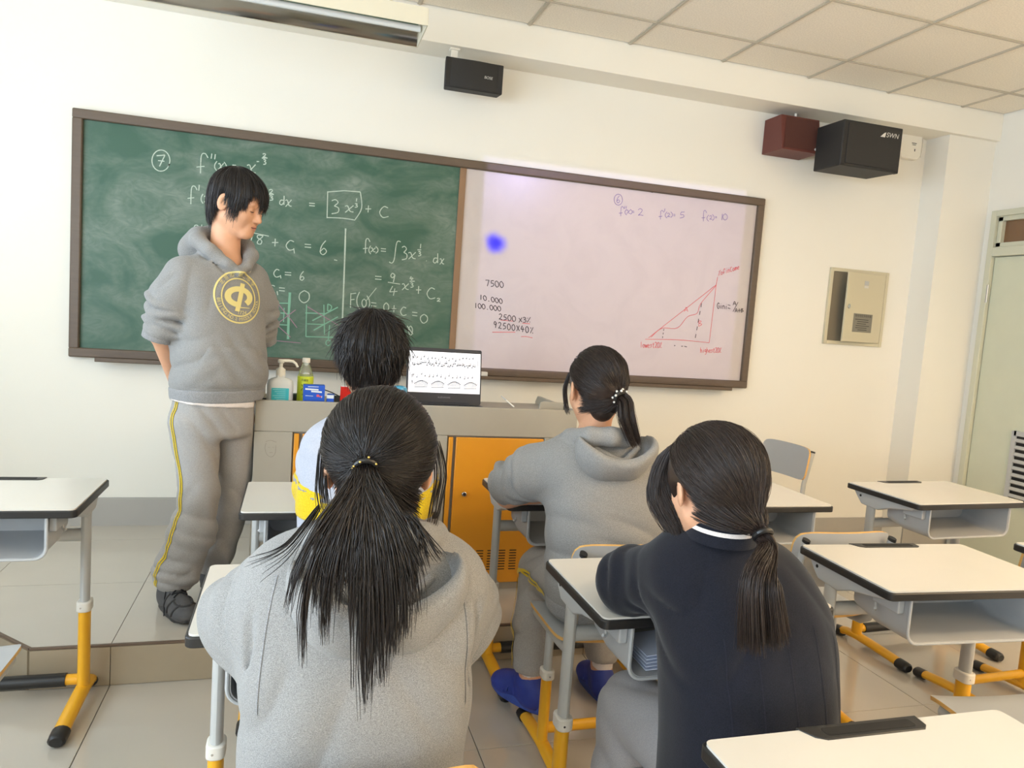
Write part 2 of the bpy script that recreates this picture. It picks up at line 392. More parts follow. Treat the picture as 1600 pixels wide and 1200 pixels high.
# ------------------------------------------------------------------ handwriting
GLY = {
 '0': [[(.5,0),(.12,.25),(.08,.65),(.42,1),(.85,.75),(.88,.3),(.5,0)]],
 'O': [[(.5,0),(.1,.25),(.05,.7),(.45,1),(.9,.75),(.92,.25),(.5,0)]],
 '1': [[(.6,0),(.42,1)]],
 '2': [[(.1,.2),(.45,0),(.82,.22),(.5,.65),(.1,.96)],[(.1,.96),(.5,.9),(1,1)]],
 '3': [[(.1,.08),(.5,0),(.8,.2),(.38,.45)],[(.38,.45),(.85,.6),(.78,.9),(.08,1)]],
 '4': [[(.42,0),(.05,.6)],[(.05,.6),(.98,.55)],[(.68,.25),(.5,1)]],
 '5': [[(.95,.02),(.35,.05)],[(.35,.05),(.25,.45),(.7,.45),(.8,.8),(.1,1)]],
 '6': [[(.78,0),(.3,.35),(.1,.8),(.45,1),(.85,.78),(.55,.55),(.15,.75)]],
 '7': [[(.05,.08),(.92,.02)],[(.92,.02),(.35,1)]],
 '8': [[(.85,.08),(.3,.05),(.25,.3),(.7,.6),(.6,.95),(.25,.9),(.3,.6),(.75,.25),(.85,.08)]],
 '9': [[(.8,.2),(.4,0),(.15,.3),(.45,.5),(.8,.2)],[(.8,.2),(.55,1)]],
 'x': [[(.0,.12),(.3,.08),(.55,.8),(.95,.95)],[(.95,.02),(.5,.5),(.02,1)]],
 'X': [[(.1,.1),(.9,.9)],[(.9,.05),(.1,1)]],
 'f': [[(1,.22),(.75,0),(.42,.12),(.35,1)],[(.0,.68),(.7,.64)]],
 '(': [[(.8,0),(.15,.35),(.15,.7),(.8,1)]], ')': [[(.2,0),(.85,.35),(.85,.7),(.2,1)]],
 '=': [[(.0,.2),(1,.3)],[(.0,.75),(1,.85)]], '+': [[(.0,.5),(1,.5)],[(.52,0),(.45,1)]], '-': [[(.0,.5),(1,.5)]],
 "'": [[(.6,0),(.4,1)]], '.': [[(.3,.9),(.5,1)]], '/': [[(1,0),(0,1)]],
 'C': [[(.95,.12),(.5,0),(.08,.5),(.4,.98),(1,.9)]], 'c': [[(.9,.2),(.4,.1),(.1,.6),(.45,1),(.95,.88)]],
 'd': [[(.75,.5),(.3,.5),(.1,.85),(.45,1),(.8,.75)],[(.88,0),(.85,1)]],
 'S': [[(1,.03),(.75,.0),(.6,.2),(.45,.8),(.25,1),(0,.95)]],
 'F': [[(.12,0),(.05,1)],[(.12,.05),(.95,.0)],[(.1,.45),(.7,.42)]],
 'D': [[(.15,0),(.1,1)],[(.15,.0),(.85,.3),(.7,.8),(.1,1)]],
 'A': [[(.0,1),(.5,0),(.95,1)],[(.2,.65),(.8,.62)]],
 'B': [[(.15,0),(.1,1)],[(.15,.02),(.75,.12),(.2,.45)],[(.2,.45),(.9,.65),(.1,1)]],
 'G': [[(.95,.2),(.5,0),(.08,.5),(.4,1),(.85,.85),(.9,.55)],[(.5,.55),(1,.52)]],
 'i': [[(.5,.4),(.45,1)],[(.55,.1),(.55,.16)]], 'n': [[(.1,.4),(.1,1)],[(.1,.6),(.5,.4),(.8,.6),(.8,1)]],
 'm': [[(.05,.4),(.05,1)],[(.05,.55),(.3,.4),(.45,1)],[(.45,.6),(.75,.4),(.9,1)]],
 'o': [[(.5,.4),(.1,.7),(.5,1),(.9,.7),(.5,.4)]], 'e': [[(.1,.7),(.85,.65),(.5,.4),(.1,.75),(.5,1),(.9,.9)]],
 'l': [[(.5,0),(.45,1)]], 'w': [[(.0,.4),(.25,1),(.5,.5),(.75,1),(1,.4)]], 's': [[(.85,.45),(.3,.45),(.7,.75),(.15,1)]],
 't': [[(.5,.1),(.45,.9),(.8,1)],[(.1,.4),(.9,.38)]], 'h': [[(.15,0),(.1,1)],[(.1,.65),(.55,.42),(.8,1)]],
 'g': [[(.8,.45),(.3,.4),(.2,.8),(.8,.7)],[(.8,.45),(.75,1.2),(.2,1.35)]], 'a': [[(.75,.5),(.3,.5),(.1,.85),(.45,1),(.8,.6),(.85,1)]],
 '%': [[(.95,0),(.1,1)],[(.2,.1),(.3,.25)],[(.75,.85),(.85,1)]], 'v': [[(.0,.3),(.4,1),(1,0)]],
}
def smooth_pl(p, k=5):
    if len(p) < 3: return p
    out = []
    P_ = [p[0]]+list(p)+[p[-1]]
    for i in range(1, len(P_)-2):
        p0, p1, p2, p3 = [np.array(q, float) for q in P_[i-1:i+3]]
        for j in range(k):
            t = j/k
            out.append(tuple(0.5*((2*p1)+(-p0+p2)*t+(2*p0-5*p1+4*p2-p3)*t*t+(-p0+3*p1-3*p2+p3)*t**3)))
    out.append(tuple(map(float, p[-1]))); return out
class Ink:                       # pen strokes laid on the plane y = Y, given in photo pixels
    def __init__(s, Y, width): s.Y = Y; s.w = width; s.lines = []
    def line(s, *pts, w=None, sm=True):
        s.lines.append((smooth_pl(pts) if sm else list(pts), w or s.w)); return s
    def box(s, ch, x0, y0, x1, y1, sl=0.0, it=0.0, w=None):
        for pl in GLY[ch]:
            s.lines.append(([(x0+u*(x1-x0)+it*(1-v)*(y1-y0), y0+v*(y1-y0)+sl*u*(x1-x0)) for u, v in smooth_pl(pl)], w or s.w))
        return s
    def word(s, txt, x, y, cw, ch, adv=None, sl=0.0, it=0.0, w=None):
        adv = adv or cw*1.15
        for i, c in enumerate(txt):
            if c != ' ': s.box(c, x+i*adv, y+i*adv*sl, x+i*adv+cw, y+i*adv*sl+ch, sl, it, w)
        return s
    def build(s, name, m, parent, off=0.0012):
        b = MB()
        for q_, (pl, w) in enumerate(s.lines):
            off = off+1.2e-5
            P3 = [on_y(px, py, s.Y) for px, py in pl]
            k = len(P3); vs = []
            for i in range(k):
                t = P3[min(i+1, k-1)]-P3[max(i-1, 0)]; t = t/(np.linalg.norm(t)+1e-9)
                nrm = np.array([-t[2], 0, t[0]]); ww = w*(0.85+0.3*random.random())/2
                vs += [P3[i]+nrm*ww-np.array([0, off, 0]), P3[i]-nrm*ww-np.array([0, off, 0])]
            b.add(vs, [(2*i, 2*i+1, 2*i+3, 2*i+2) for i in range(k-1)])
        o = b.build(name, m, parent, smooth=False); o['kind'] = 'stuff'; return o

# ------------------------------------------------------------------ board
BX0, BX1, BZ0, BZ1, BDIV = -0.105, 3.852, 1.038, 2.267, 1.868
def chalk_mat():
    m = bpy.data.materials.new('chalkboard_green'); m.use_nodes = True; nt = m.node_tree; bs = nt.nodes['Principled BSDF']
    tc = nt.nodes.new('ShaderNodeTexCoord'); mp = nt.nodes.new('ShaderNodeMapping'); mp.inputs['Scale'].default_value = (1.0, 1.0, 1.7)
    mp.inputs['Rotation'].default_value = (0, 0.5, 0)
    nt.links.new(tc.outputs['Object'], mp.inputs[0])
    n1 = nt.nodes.new('ShaderNodeTexNoise'); n1.inputs['Scale'].default_value = 2.2; n1.inputs['Detail'].default_value = 8; n1.inputs['Distortion'].default_value = 1.6
    n2 = nt.nodes.new('ShaderNodeTexNoise'); n2.inputs['Scale'].default_value = 9; n2.inputs['Detail'].default_value = 6; n2.inputs['Distortion'].default_value = 3.0
    nt.links.new(mp.outputs[0], n1.inputs['Vector']); nt.links.new(mp.outputs[0], n2.inputs['Vector'])
    r1 = nt.nodes.new('ShaderNodeMapRange'); r1.inputs['From Min'].default_value = 0.36; r1.inputs['From Max'].default_value = 0.72
    nt.links.new(n1.outputs['Fac'], r1.inputs['Value'])
    mu = nt.nodes.new('ShaderNodeMath'); mu.operation = 'MULTIPLY'; nt.links.new(r1.outputs[0], mu.inputs[0]); nt.links.new(n2.outputs['Fac'], mu.inputs[1])
    mx = nt.nodes.new('ShaderNodeMix'); mx.data_type = 'RGBA'
    mx.inputs[6].default_value = srgb(62, 96, 79); mx.inputs[7].default_value = srgb(146, 156, 144)
    nt.links.new(mu.outputs[0], mx.inputs[0]); nt.links.new(mx.outputs[2], bs.inputs['Base Color'])
    bs.inputs['Roughness'].default_value = 0.42; bs.inputs['Specular IOR Level'].default_value = 0.35
    return m
def whiteboard_mat():
    m = bpy.data.materials.new('whiteboard_enamel'); m.use_nodes = True; nt = m.node_tree; bs = nt.nodes['Principled BSDF']
    tc = nt.nodes.new('ShaderNodeTexCoord')
    n1 = nt.nodes.new('ShaderNodeTexNoise'); n1.inputs['Scale'].default_value = 3; n1.inputs['Detail'].default_value = 6; n1.inputs['Distortion'].default_value = 2
    nt.links.new(tc.outputs['Object'], n1.inputs['Vector'])
    mx = nt.nodes.new('ShaderNodeMix'); mx.data_type = 'RGBA'
    mx.inputs[6].default_value = srgb(201, 190, 187); mx.inputs[7].default_value = srgb(195, 184, 182)
    r1 = nt.nodes.new('ShaderNodeMapRange'); r1.inputs['From Min'].default_value = 0.45; r1.inputs['From Max'].default_value = 0.8
    nt.links.new(n1.outputs['Fac'], r1.inputs['Value']); nt.links.new(r1.outputs[0], mx.inputs[0])
    # blue projector hot spot and its halo, painted into the base colour
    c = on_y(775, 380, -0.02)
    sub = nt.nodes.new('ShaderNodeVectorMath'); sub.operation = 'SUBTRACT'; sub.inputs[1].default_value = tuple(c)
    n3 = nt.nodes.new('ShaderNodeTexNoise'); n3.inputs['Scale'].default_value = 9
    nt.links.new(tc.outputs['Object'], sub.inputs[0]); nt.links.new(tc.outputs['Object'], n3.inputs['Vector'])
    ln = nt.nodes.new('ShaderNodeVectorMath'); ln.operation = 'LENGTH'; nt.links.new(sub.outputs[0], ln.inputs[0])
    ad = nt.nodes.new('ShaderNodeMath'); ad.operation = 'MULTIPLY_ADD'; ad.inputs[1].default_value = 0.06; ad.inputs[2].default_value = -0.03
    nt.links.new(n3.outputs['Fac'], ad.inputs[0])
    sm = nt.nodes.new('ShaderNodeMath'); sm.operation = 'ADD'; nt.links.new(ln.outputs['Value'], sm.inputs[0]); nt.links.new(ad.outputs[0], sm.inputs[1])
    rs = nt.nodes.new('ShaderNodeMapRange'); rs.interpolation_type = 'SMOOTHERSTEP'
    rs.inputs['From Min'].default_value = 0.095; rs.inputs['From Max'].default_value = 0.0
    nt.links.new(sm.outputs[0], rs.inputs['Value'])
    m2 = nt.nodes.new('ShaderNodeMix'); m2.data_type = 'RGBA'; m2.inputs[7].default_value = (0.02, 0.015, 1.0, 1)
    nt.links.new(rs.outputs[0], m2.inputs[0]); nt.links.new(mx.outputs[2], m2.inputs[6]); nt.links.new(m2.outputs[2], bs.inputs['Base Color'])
    bs.inputs['Roughness'].default_value = 0.28; bs.inputs['Specular IOR Level'].default_value = 0.4
    return m
board = empty('teaching_board', (0, 0, 0), label='long wall board, half green chalkboard and half whiteboard, in a brown frame', cat='board')
fw = 0.048
gp = box_obj('chalkboard_panel', ((BX0+BDIV)/2, -0.012, (BZ0+BZ1)/2), (BDIV-BX0-0.03, 0.02, BZ1-BZ0-0.04), chalk_mat(), board)
gp['label'] = 'green chalkboard panel smeared with chalk'
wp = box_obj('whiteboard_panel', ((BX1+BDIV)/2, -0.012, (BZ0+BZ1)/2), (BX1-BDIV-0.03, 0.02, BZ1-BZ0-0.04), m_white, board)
wp.data.materials[0] = whiteboard_mat(); wp['label'] = 'white panel with a painted blue projector spot and marker writing'
# panels keep world-aligned object coordinates
for nm, c, d in (('frame_rail', ((BX0+BX1)/2, -0.022, BZ1-fw/2), (BX1-BX0, 0.044, fw)), ('frame_rail', ((BX0+BX1)/2, -0.022, BZ0+fw/2), (BX1-BX0, 0.044, fw)),
                 ('frame_rail', (BX0+fw/2, -0.0215, (BZ0+BZ1)/2), (fw, 0.043, BZ1-BZ0-2*fw+0.01)), ('frame_rail', (BX1-fw/2, -0.0215, (BZ0+BZ1)/2), (fw, 0.043, BZ1-BZ0-2*fw+0.01))):
    box_obj(nm, c, d, m_frame, board, bevel=0.007)
box_obj('divider', (BDIV, -0.016, (BZ0+BZ1)/2), (0.036, 0.032, BZ1-BZ0-2*fw), m_divider, board, bevel=0.002)
MB().box(((0.03+3.70)/2, -0.055, BZ0-0.008), (3.67, 0.105, 0.012)).box(((0.03+3.70)/2, -0.105, BZ0-0.002), (3.67, 0.008, 0.018)).build('chalk_tray', m_frame, board, bevel=0.002)
CH = Ink(-0.022, 0.0050)
c_ = [(251.5+14*math.cos(a), 251+16.5*math.sin(a)) for a in np.linspace(0.3, 2*PI+0.5, 14)]
CH.line(*c_).box('7', 244, 242, 259, 260).line((247, 251), (257, 252))
CH.box('f', 307, 240, 325, 271).box("'", 328, 240, 333, 248).box("'", 333, 241, 339, 249)
CH.box('(', 335, 252, 340, 267).box('x', 341, 255, 350, 265).box(')', 349, 253, 354, 267).box('=', 363, 257, 369, 262).box('x', 386, 257, 400, 271)
CH.box('-', 401, 251, 405, 254).box('2', 410, 240, 416, 246).box('-', 409, 246, 418, 248).box('3', 411, 249, 416, 257)
CH.box('f', 293, 291, 308, 319).box("'", 309, 289, 313, 298).box('(', 314, 303, 318, 318).box('x', 319, 306, 328, 316).box(')', 328, 304, 332, 318)
CH.box('=', 337, 307, 343, 312).box('S', 352, 296, 366, 330).box('x', 370, 308, 384, 321).box('-', 392, 303, 398, 306)
CH.box('2', 420, 296, 427, 303).box('-', 419, 303, 428, 305).box('3', 421, 306, 427, 313).box('d', 436, 306, 445, 320).box('x', 446, 312, 456, 323)
CH.box('=', 483, 316, 492, 323).line((512, 299), (511, 341), sm=False).line((512, 300), (538, 298), (563, 300), sm=False).line((563, 300), (565, 325), (555, 343)).line((511, 340), (535, 341), (555, 344))
CH.box('3', 517, 312, 531, 334).box('x', 539, 321, 553, 332).box('1', 555, 310, 559, 315).box('3', 554, 318, 559, 324).box('+', 571, 321, 580, 332).box('C', 592, 323, 607, 340)
CH.box('f', 297, 352, 312, 380).box("'", 313, 351, 317, 358).box('(', 318, 362, 322, 376).box('8', 324, 364, 332, 374).box(')', 334, 363, 338, 376).box('=', 345, 367, 352, 374).box('3', 365, 366, 375, 382)
CH.line((387, 374), (390, 383), (396, 364), sm=False).line((396, 364), (420, 369)).box('8', 399, 367, 413, 382).box('+', 425, 373, 435, 385).box('C', 446, 376, 460, 391).line((459, 388), (460, 396)).box('=', 476, 380, 486, 388).box('6', 499, 376, 512, 398).line((522, 406), (527, 407))
CH.box('C', 427, 421, 437, 433).line((438, 430), (439, 435)).box('=', 445, 424, 455, 431).box('6', 468, 424, 476, 438)
CH.box('C', 420, 446, 430, 458).line((433, 455), (434, 461)).box('=', 436, 448, 445, 456).box('O', 467, 454, 484, 473)
CH.line((540, 357), (538, 420), (535, 500), w=0.008)
CH.box('f', 567, 373, 578, 396).box('(', 576, 384, 580, 397).box('x', 579, 387, 587, 394).box(')', 586, 385, 591, 396).box('=', 595, 387, 603, 394)
CH.box('S', 608, 377, 626, 411).box('3', 627, 385, 637, 406).box('x', 638, 394, 650, 405).box('1', 655, 381, 659, 388).box('-', 652, 389, 658, 392).box('3', 653, 393, 658, 400).box('.', 665, 402, 668, 408).box('d', 676, 396, 685, 411).box('x', 687, 404, 694, 413)
CH.box('=', 586, 430, 596, 438).box('9', 609, 427, 619, 441).line((606, 441), (625, 444)).box('4', 608, 447, 621, 462).box('x', 628, 443, 639, 453).box('4', 640, 432, 646, 438).box('-', 640, 438, 648, 441).box('3', 641, 442, 646, 449).box('+', 650, 447, 658, 459).box('C', 666, 450, 680, 467).box('2', 682, 466, 688, 471)
CH.box('F', 547, 458, 557, 481).box('(', 557, 456, 563, 483).box('0', 565, 467, 573, 480).box(')', 572, 462, 578, 484).box('=', 580, 471, 588, 480).box('0', 599, 473, 608, 487).box('+', 612, 477, 619, 488).box('C', 625, 480, 635, 493).box('=', 644, 486, 652, 495).box('0', 656, 491, 669, 505).box('0', 638, 509, 645, 524)
CH.line((636, 509), (645, 522)).line((572, 470), (588, 450), w=0.004)
CH.build('chalk_writing', mat('chalk_white', (186, 200, 186), 0.9, var=0.12, vscale=160), gp)['label'] = 'white chalk equations'
CG = Ink(-0.022, 0.0055)
CG.line((453, 457), (451, 495), (450, 530), w=0.013).line((410, 473), (452, 474)).line((432, 507), (450, 508)).line((444, 481), (443, 503)).line((438, 489), (450, 490))
CG.line((479, 476), (478, 526), sm=False).line((478, 526), (522, 527)).line((477, 489), (508, 490)).line((506, 476), (507, 523)).box('D', 511, 475, 519, 486)
CG.line((480, 506), (506, 507), w=.005).line((488, 501), (528, 480), w=.006).line((490, 516), (528, 495), w=.006).line((515, 508), (513, 530), w=.005).box('O', 509, 531, 517, 540)
CG.build('chalk_drawing', mat('chalk_green', (128, 178, 152), 0.9), gp)['label'] = 'green chalk graph lines'
CP = Ink(-0.022, 0.0045)
CP.line((435, 475), (432, 508)).line((408, 474), (407, 529)).line((407, 530), (470, 536)).line((407, 508), (432, 507)).word('tax', 411, 477, 6, 9, 6).line((412, 502), (420, 495), (416, 504), (424, 498), (430, 501)).line((435, 475), (455, 500), (464, 512)).line((462, 484), (432, 507), (411, 524)).line((432, 507), (454, 527)).line((480, 479), (510, 497), (528, 508))
CP.build('chalk_drawing', mat('chalk_pink', (160, 126, 142), 0.9), gp)['label'] = 'faint pink chalk graph lines'
WB = Ink(-0.022, 0.0036)
c_ = [(966+6.5*math.cos(a), 312+8.5*math.sin(a)) for a in np.linspace(-0.5, 2*PI-0.3, 13)]
WB.line(*c_).box('6', 963, 306, 969, 317).box('f', 967, 323, 975, 338).word("''", 975, 322, 2, 4, 2.5).box('(', 976, 327, 980, 336).box('x', 979, 328, 985, 334).box(')', 984, 327, 988, 335).box('=', 988, 329, 991, 333).box('2', 996, 326, 1005, 337)
WB.box('f', 1029, 329, 1037, 343).box("'", 1037, 326, 1040, 331).box('(', 1039, 331, 1043, 341).box('2', 1042, 333, 1047, 339).box(')', 1047, 331, 1051, 340).box('=', 1052, 334, 1055, 338).box('5', 1061, 331, 1070, 341)
WB.box('f', 1096, 329, 1104, 346).box('(', 1104, 336, 1108, 346).box('2', 1108, 337, 1113, 343).box(')', 1112, 335, 1116, 345).box('=', 1117, 338, 1120, 341).box('1', 1126, 334, 1130, 344).box('0', 1129, 334, 1137, 344)
WB.build('marker_writing', mat('marker_violet', (132, 114, 164), 0.6), wp)['label'] = 'violet marker equations'
WK = Ink(-0.022, 0.0044)
WK.word('7500', 759, 437, 6.5, 10, 7.3, 0.10, -0.1).word('10.000', 749, 460, 5.5, 8, 6.2, 0.19, -0.1).word('100.000', 741, 473, 5.5, 8, 6.1, 0.13, -0.1)
WK.word('2500', 779, 490, 6, 9, 7, 0.14).word('X3%', 810, 496, 6, 8, 6.5, -0.02).word('92500X40%', 771, 502, 5.5, 10, 7.1, 0.15)
WK.word('Gini=', 1120, 473, 4.2, 9, 4.2, 0.08).box('A', 1145, 471, 1150, 477).line((1153, 472), (1145, 487)).word('A+B', 1148, 482, 4.2, 6, 4.7)
for (xa, ya, xb, yb, nn) in ((1037, 514, 1034.5, 531, 3), (1096, 474, 1085, 534, 5)):
    for k in range(nn):
        t0, t1 = k/nn, (k+0.5)/nn
        WK.line((xa+(xb-xa)*t0, ya+(yb-ya)*t0), (xa+(xb-xa)*t1, ya+(yb-ya)*t1))
WK.line((1053, 540), (1055, 540)).line((1064, 541), (1067, 541)).line((1069, 541), (1073, 542))
WK.line((935, 287), (962, 292), (1010, 299), w=.003).line((1005, 297), (1020, 301), w=.003).line((1135, 315), (1145, 314), w=.004)
WK.build('marker_writing', mat('marker_black', (70, 60, 62), 0.6), wp)['label'] = 'black marker numbers'
WR = Ink(-0.022, 0.0034)
WR.line((782, 500), (803, 502)).line((816, 505), (828, 506)).line((769, 519), (805, 519)).line((814, 526), (823, 526), (832, 528))
WR.line((1008, 530), (1059, 531), (1108, 535.5)).line((1108, 535.5), (1119, 445), sm=False).line((1119, 445), (1121, 433)).line((1013, 528), (1119, 445))
WR.line((1017, 527), (1034, 513), (1058, 512.5), (1074, 495), (1089, 489.5), (1095, 474), (1119, 446)).box('A', 1069, 480, 1075, 487).box('B', 1091, 501, 1097, 510)
WR.word('lowest20%', 1000, 534, 3.6, 9, 3.8, 0.02).word('highest20%', 1094, 543, 3.2, 8, 3.3, 0.0).word('%ofincome', 1122, 423, 3.4, 8, 3.7, -0.32)
WR.build('marker_writing', mat('marker_red', (214, 96, 96), 0.6), wp)['label'] = 'red marker graph and notes'
# eraser and pink chalk box on the tray
e = empty('whiteboard_eraser', on_y(778, 588, -0.07), label='white whiteboard eraser lying on the board ledge beside the laptop', cat='eraser')
e.location = (2.02, -0.072, BZ0-0.0015)
MB().prism(rr(0.115, 0.028, 0.006, 3, 0, 0.017), 'y', -0.018, 0.018).build('body', m_white, e, bevel=0.002)
box_obj('felt', (0, 0, 0.0015), (0.11, 0.034, 0.003), m_gplast, e)

# ------------------------------------------------------------------ school desks
DESK_W, DESK_D, DESK_H = 0.63, 0.41, 0.74
def make_desk():
    t = empty('school_desk')
    # white top with a notch for the pen tray at the rear edge
    r = 0.018
    out = rr(DESK_W, DESK_D, r, 4)
    inn = rr(DESK_W-0.012, DESK_D-0.012, r-0.004, 4)
    MB().prism(inn, 'z', DESK_H-0.006, DESK_H).build('tabletop', m_white, t)
    MB().prism(out, 'z', DESK_H-0.027, DESK_H-0.0045).build('edge_band', m_black, t, bevel=0.003)
    tw, td, ty = 0.235, 0.040, DESK_D/2-0.001
    pl = [(-tw/2+0.02, ty), (-tw/2, ty), (-tw/2-0.004, ty-0.012)]
    poly = [(-tw/2-0.012, ty), (-tw/2+0.004, ty-td*0.75), (-tw/2+0.022, ty-td), (tw/2-0.012, ty-td), (tw/2, ty-td+0.010), (tw/2+0.004, ty)]
    tr = MB().prism(poly, 'z', DESK_H-0.004, DESK_H+0.0022).build('pen_tray', m_black, t, bevel=0.0015)
    MB().prism(rr(tw-0.05, td-0.018, 0.006, 3, 0.004, ty-td/2), 'z', DESK_H+0.001, DESK_H+0.0028).build('tray_groove', m_dark, tr)
    for sx in (-1, 1):
        x = sx*0.272
        poly = [(0.185, 0.716), (0.150, 0.676), (0.128, 0.655), (0.035, 0.650), (-0.02, 0.672), (-0.15, 0.698), (-0.15, 0.716)]
        br = MB().prism(poly, 'x', x-0.018, x+0.018).build('bracket', m_gsteel, t, bevel=0.004)
        MB().tube([(x+sx*0.0155, 0.135, 0.692), (x+sx*0.0195, 0.135, 0.692)], 0.0055, 10).build('bolt_hole', m_dark, br)
        MB().prism(ell(0.015, 0.0235, 16, x, 0.085), 'z', 0.345, 0.662).build('upper_leg', m_gsteel, t)
        co = MB().prism(rr(0.044, 0.062, 0.017, 4, x, 0.085), 'z', 0.315, 0.350).build('collar', m_collar, t, bevel=0.004)
        MB().tube([(x-0.006, 0.0535, 0.332), (x-0.006, 0.056, 0.332)], 0.003, 8).build('screw', m_chrome, co)
        MB().prism(ell(0.0185, 0.027, 16, x, 0.085), 'z', 0.030, 0.318).build('lower_leg', m_yel, t)
        ft = MB(); prof = []
        ys_ = [-0.165, -0.12, -0.05, 0.02, 0.085, 0.14, 0.165]
        zs_ = [0.026, 0.030, 0.035, 0.039, 0.041, 0.037, 0.030]
        ft.tube([(x, a, c) for a, c in zip(ys_, zs_)], 0.021, 14, flat=(1.15, 0.85)); f = ft.build('foot', m_yel, t)
        for (a, c) in ((-0.165, -0.215), (0.165, 0.212)):
            s_ = 1 if c > a else -1
            MB().tube([(x, a-0.006*s_, 0.025), (x, (a+c)/2, 0.0235), (x, c-0.008*s_, 0.022), (x, c, 0.022)], [0.0235, 0.0235, 0.0225, 0.016], 14, flat=(1.15, 0.92)).build('end_cap', m_black, f)
    MB().tube([(-0.262, 0.085, 0.575), (0.262, 0.085, 0.575)], 0.022, 14, flat=(0.75, 1.0)).build('crossbar', m_gsteel, t)
    fr = MB().tube([(-0.262, 0.105, 0.062), (0.262, 0.105, 0.062)], 0.0185, 14).build('foot_rest', m_yel, t)
    MB().tube([(-0.215, 0.105, 0.062), (0.215, 0.105, 0.062)], 0.0225, 16).build('rubber_sleeve', m_black, fr)
    # book box, open towards the sitter
    W2, zt, zb, rad, th = 0.232, 0.714, 0.585, 0.035, 0.005
    def uprof(w, zb_, rd):
        p = [(-w, zt)]
        for i in range(7):
            a = PI+PI/2*i/6; p.append((-w+rd+rd*math.cos(a), zb_+rd+rd*math.sin(a)))
        for i in range(7):
            a = 1.5*PI+PI/2*i/6; p.append((w-rd+rd*math.cos(a), zb_+rd+rd*math.sin(a)))
        p.append((w, zt)); return p
    o_, i_ = uprof(W2, zb, rad), uprof(W2-th, zb+th, rad-th)
    bb = MB(); n = len(o_)
    for (ya, yb) in ((-0.190, 0.03),):
        def lift(y): return 0.018*max(0, (y+0.05)/0.08) if y > -0.05 else 0
        rows = [-0.190, -0.05, 0.03]
        vs = []
        for y in rows:
            for (px, pz) in o_: vs.append((px, y, pz+lift(y)*(1 if pz < zt-0.01 else 0)))
            for (px, pz) in i_: vs.append((px, y, pz+lift(y)*(1 if pz < zt-0.01 else 0)))
        fs = []
        for k in range(2):
            a, c = k*2*n, (k+1)*2*n
            for j in range(n-1):
                fs.append((a+j, a+j+1, c+j+1, c+j)); fs.append((a+n+j+1, a+n+j, c+n+j, c+n+j+1))
        for j in range(n-1): fs.append((j+1, j, n+j, n+j+1))
        bb.add(vs, fs)
        bb.add([(px, 0.03, pz+(0.018 if pz < zt-0.01 else 0)) for px, pz in o_], [tuple(range(n))])
    bk = bb.build('book_box', m_gplast, t)
    lip = MB().tube([(px*1.008, -0.191, pz) for px, pz in o_], 0.0042, 8); lip.build('box_rim', m_gplast, bk)
    for sx in (-1, 1):
        hp = [(sx*0.243, -0.075, 0.70), (sx*0.245, -0.075, 0.655), (sx*0.246, -0.078, 0.645), (sx*0.252, -0.085, 0.642), (sx*0.258, -0.09, 0.648)]
        MB().tube(hp, 0.004, 8).build('bag_hook', m_gsteel, t)
        box_obj('box_mount', (sx*0.243, -0.12, 0.69), (0.022, 0.10, 0.055), m_gplast, t, bevel=0.004)
    return t
desk0 = make_desk()
_used = [False]
def place_desk(x, y, rz, label):
    o = desk0 if not _used[0] else dup(desk0)
    _used[0] = True
    o.location = (x, y, 0); o.rotation_euler = (0, 0, rz); tag(o, label, 'desk', 'white topped school desks')
    return o
place_desk(0.082, -1.634, 0.0, 'empty white topped school desk on the window side before the platform step')
place_desk(1.165, -1.675, 0.0, 'white topped school desk of the boy in the white jacket')
place_desk(2.060, -1.590, 0.0, 'white topped school desk with a printed sheet, used by the blue-shoed student')
place_desk(2.775, -1.635, 0.0, 'empty white topped school desk beside the blue-shoed student')
place_desk(3.830, -1.605, 0.05, 'empty white topped school desk in the front row nearest the door')
place_desk(2.000, -2.572, 0.0, 'white topped school desk the navy sweater student leans on')
place_desk(2.875, -2.513, -0.05, 'empty white topped school desk right of the navy sweater student')
place_desk(1.968, -3.448, 0.0, 'empty white topped school desk behind the navy sweater student')
place_desk(1.130, -2.550, 0.0, 'white topped school desk of the long haired student in grey')
place_desk(3.745, -2.525, 0.0, 'white topped school desk by the door wall, cut off by the picture edge')

# ------------------------------------------------------------------ school chairs
def ply_sheet(func, nu, nv, th, name, parent, m_face, m_edge):
    """curved plywood sheet: func(u,v) -> (point, normal); wood edge, laminate faces"""
    top, bot = [], []
    for i in range(nu+1):
        for j in range(nv+1):
            p, n = func(i/nu, j/nv); p, n = Vector(p), Vector(n).normalized()
            top.append(p+n*th/2); bot.append(p-n*th/2)
    K = (nu+1)*(nv+1); idx = lambda i, j: i*(nv+1)+j
    b = MB()
    f = [(idx(i, j), idx(i+1, j), idx(i+1, j+1), idx(i, j+1)) for i in range(nu) for j in range(nv)]
    f2 = [tuple(K+q for q in reversed(t_)) for t_ in f]
    ring = [idx(i, 0) for i in range(nu)]+[idx(nu, j) for j in range(nv)]+[idx(i, nv) for i in range(nu, 0, -1)]+[idx(0, j) for j in range(nv, 0, -1)]
    b.add(top+bot, f+f2, 0)
    e = [(ring[k], K+ring[k], K+ring[(k+1) % len(ring)], ring[(k+1) % len(ring)]) for k in range(len(ring))]
    b.f.extend(e); b.m.extend([1]*len(e))
    return b.build(name, [m_face, m_edge], parent, ang=0.9)
def corner(u, v, W, H, r):
    """map the unit square to a rounded rectangle"""
    a, c = u*2-1, v*2-1
    x, y = a*W/2, c*H/2
    k = (abs(a)**6+abs(c)**6)**(1/6.0); mxx = max(abs(a), abs(c), 1e-6)
    s = 1-(1-mxx/k)*0.9 if k > 0 else 1
    return x*s, y*s
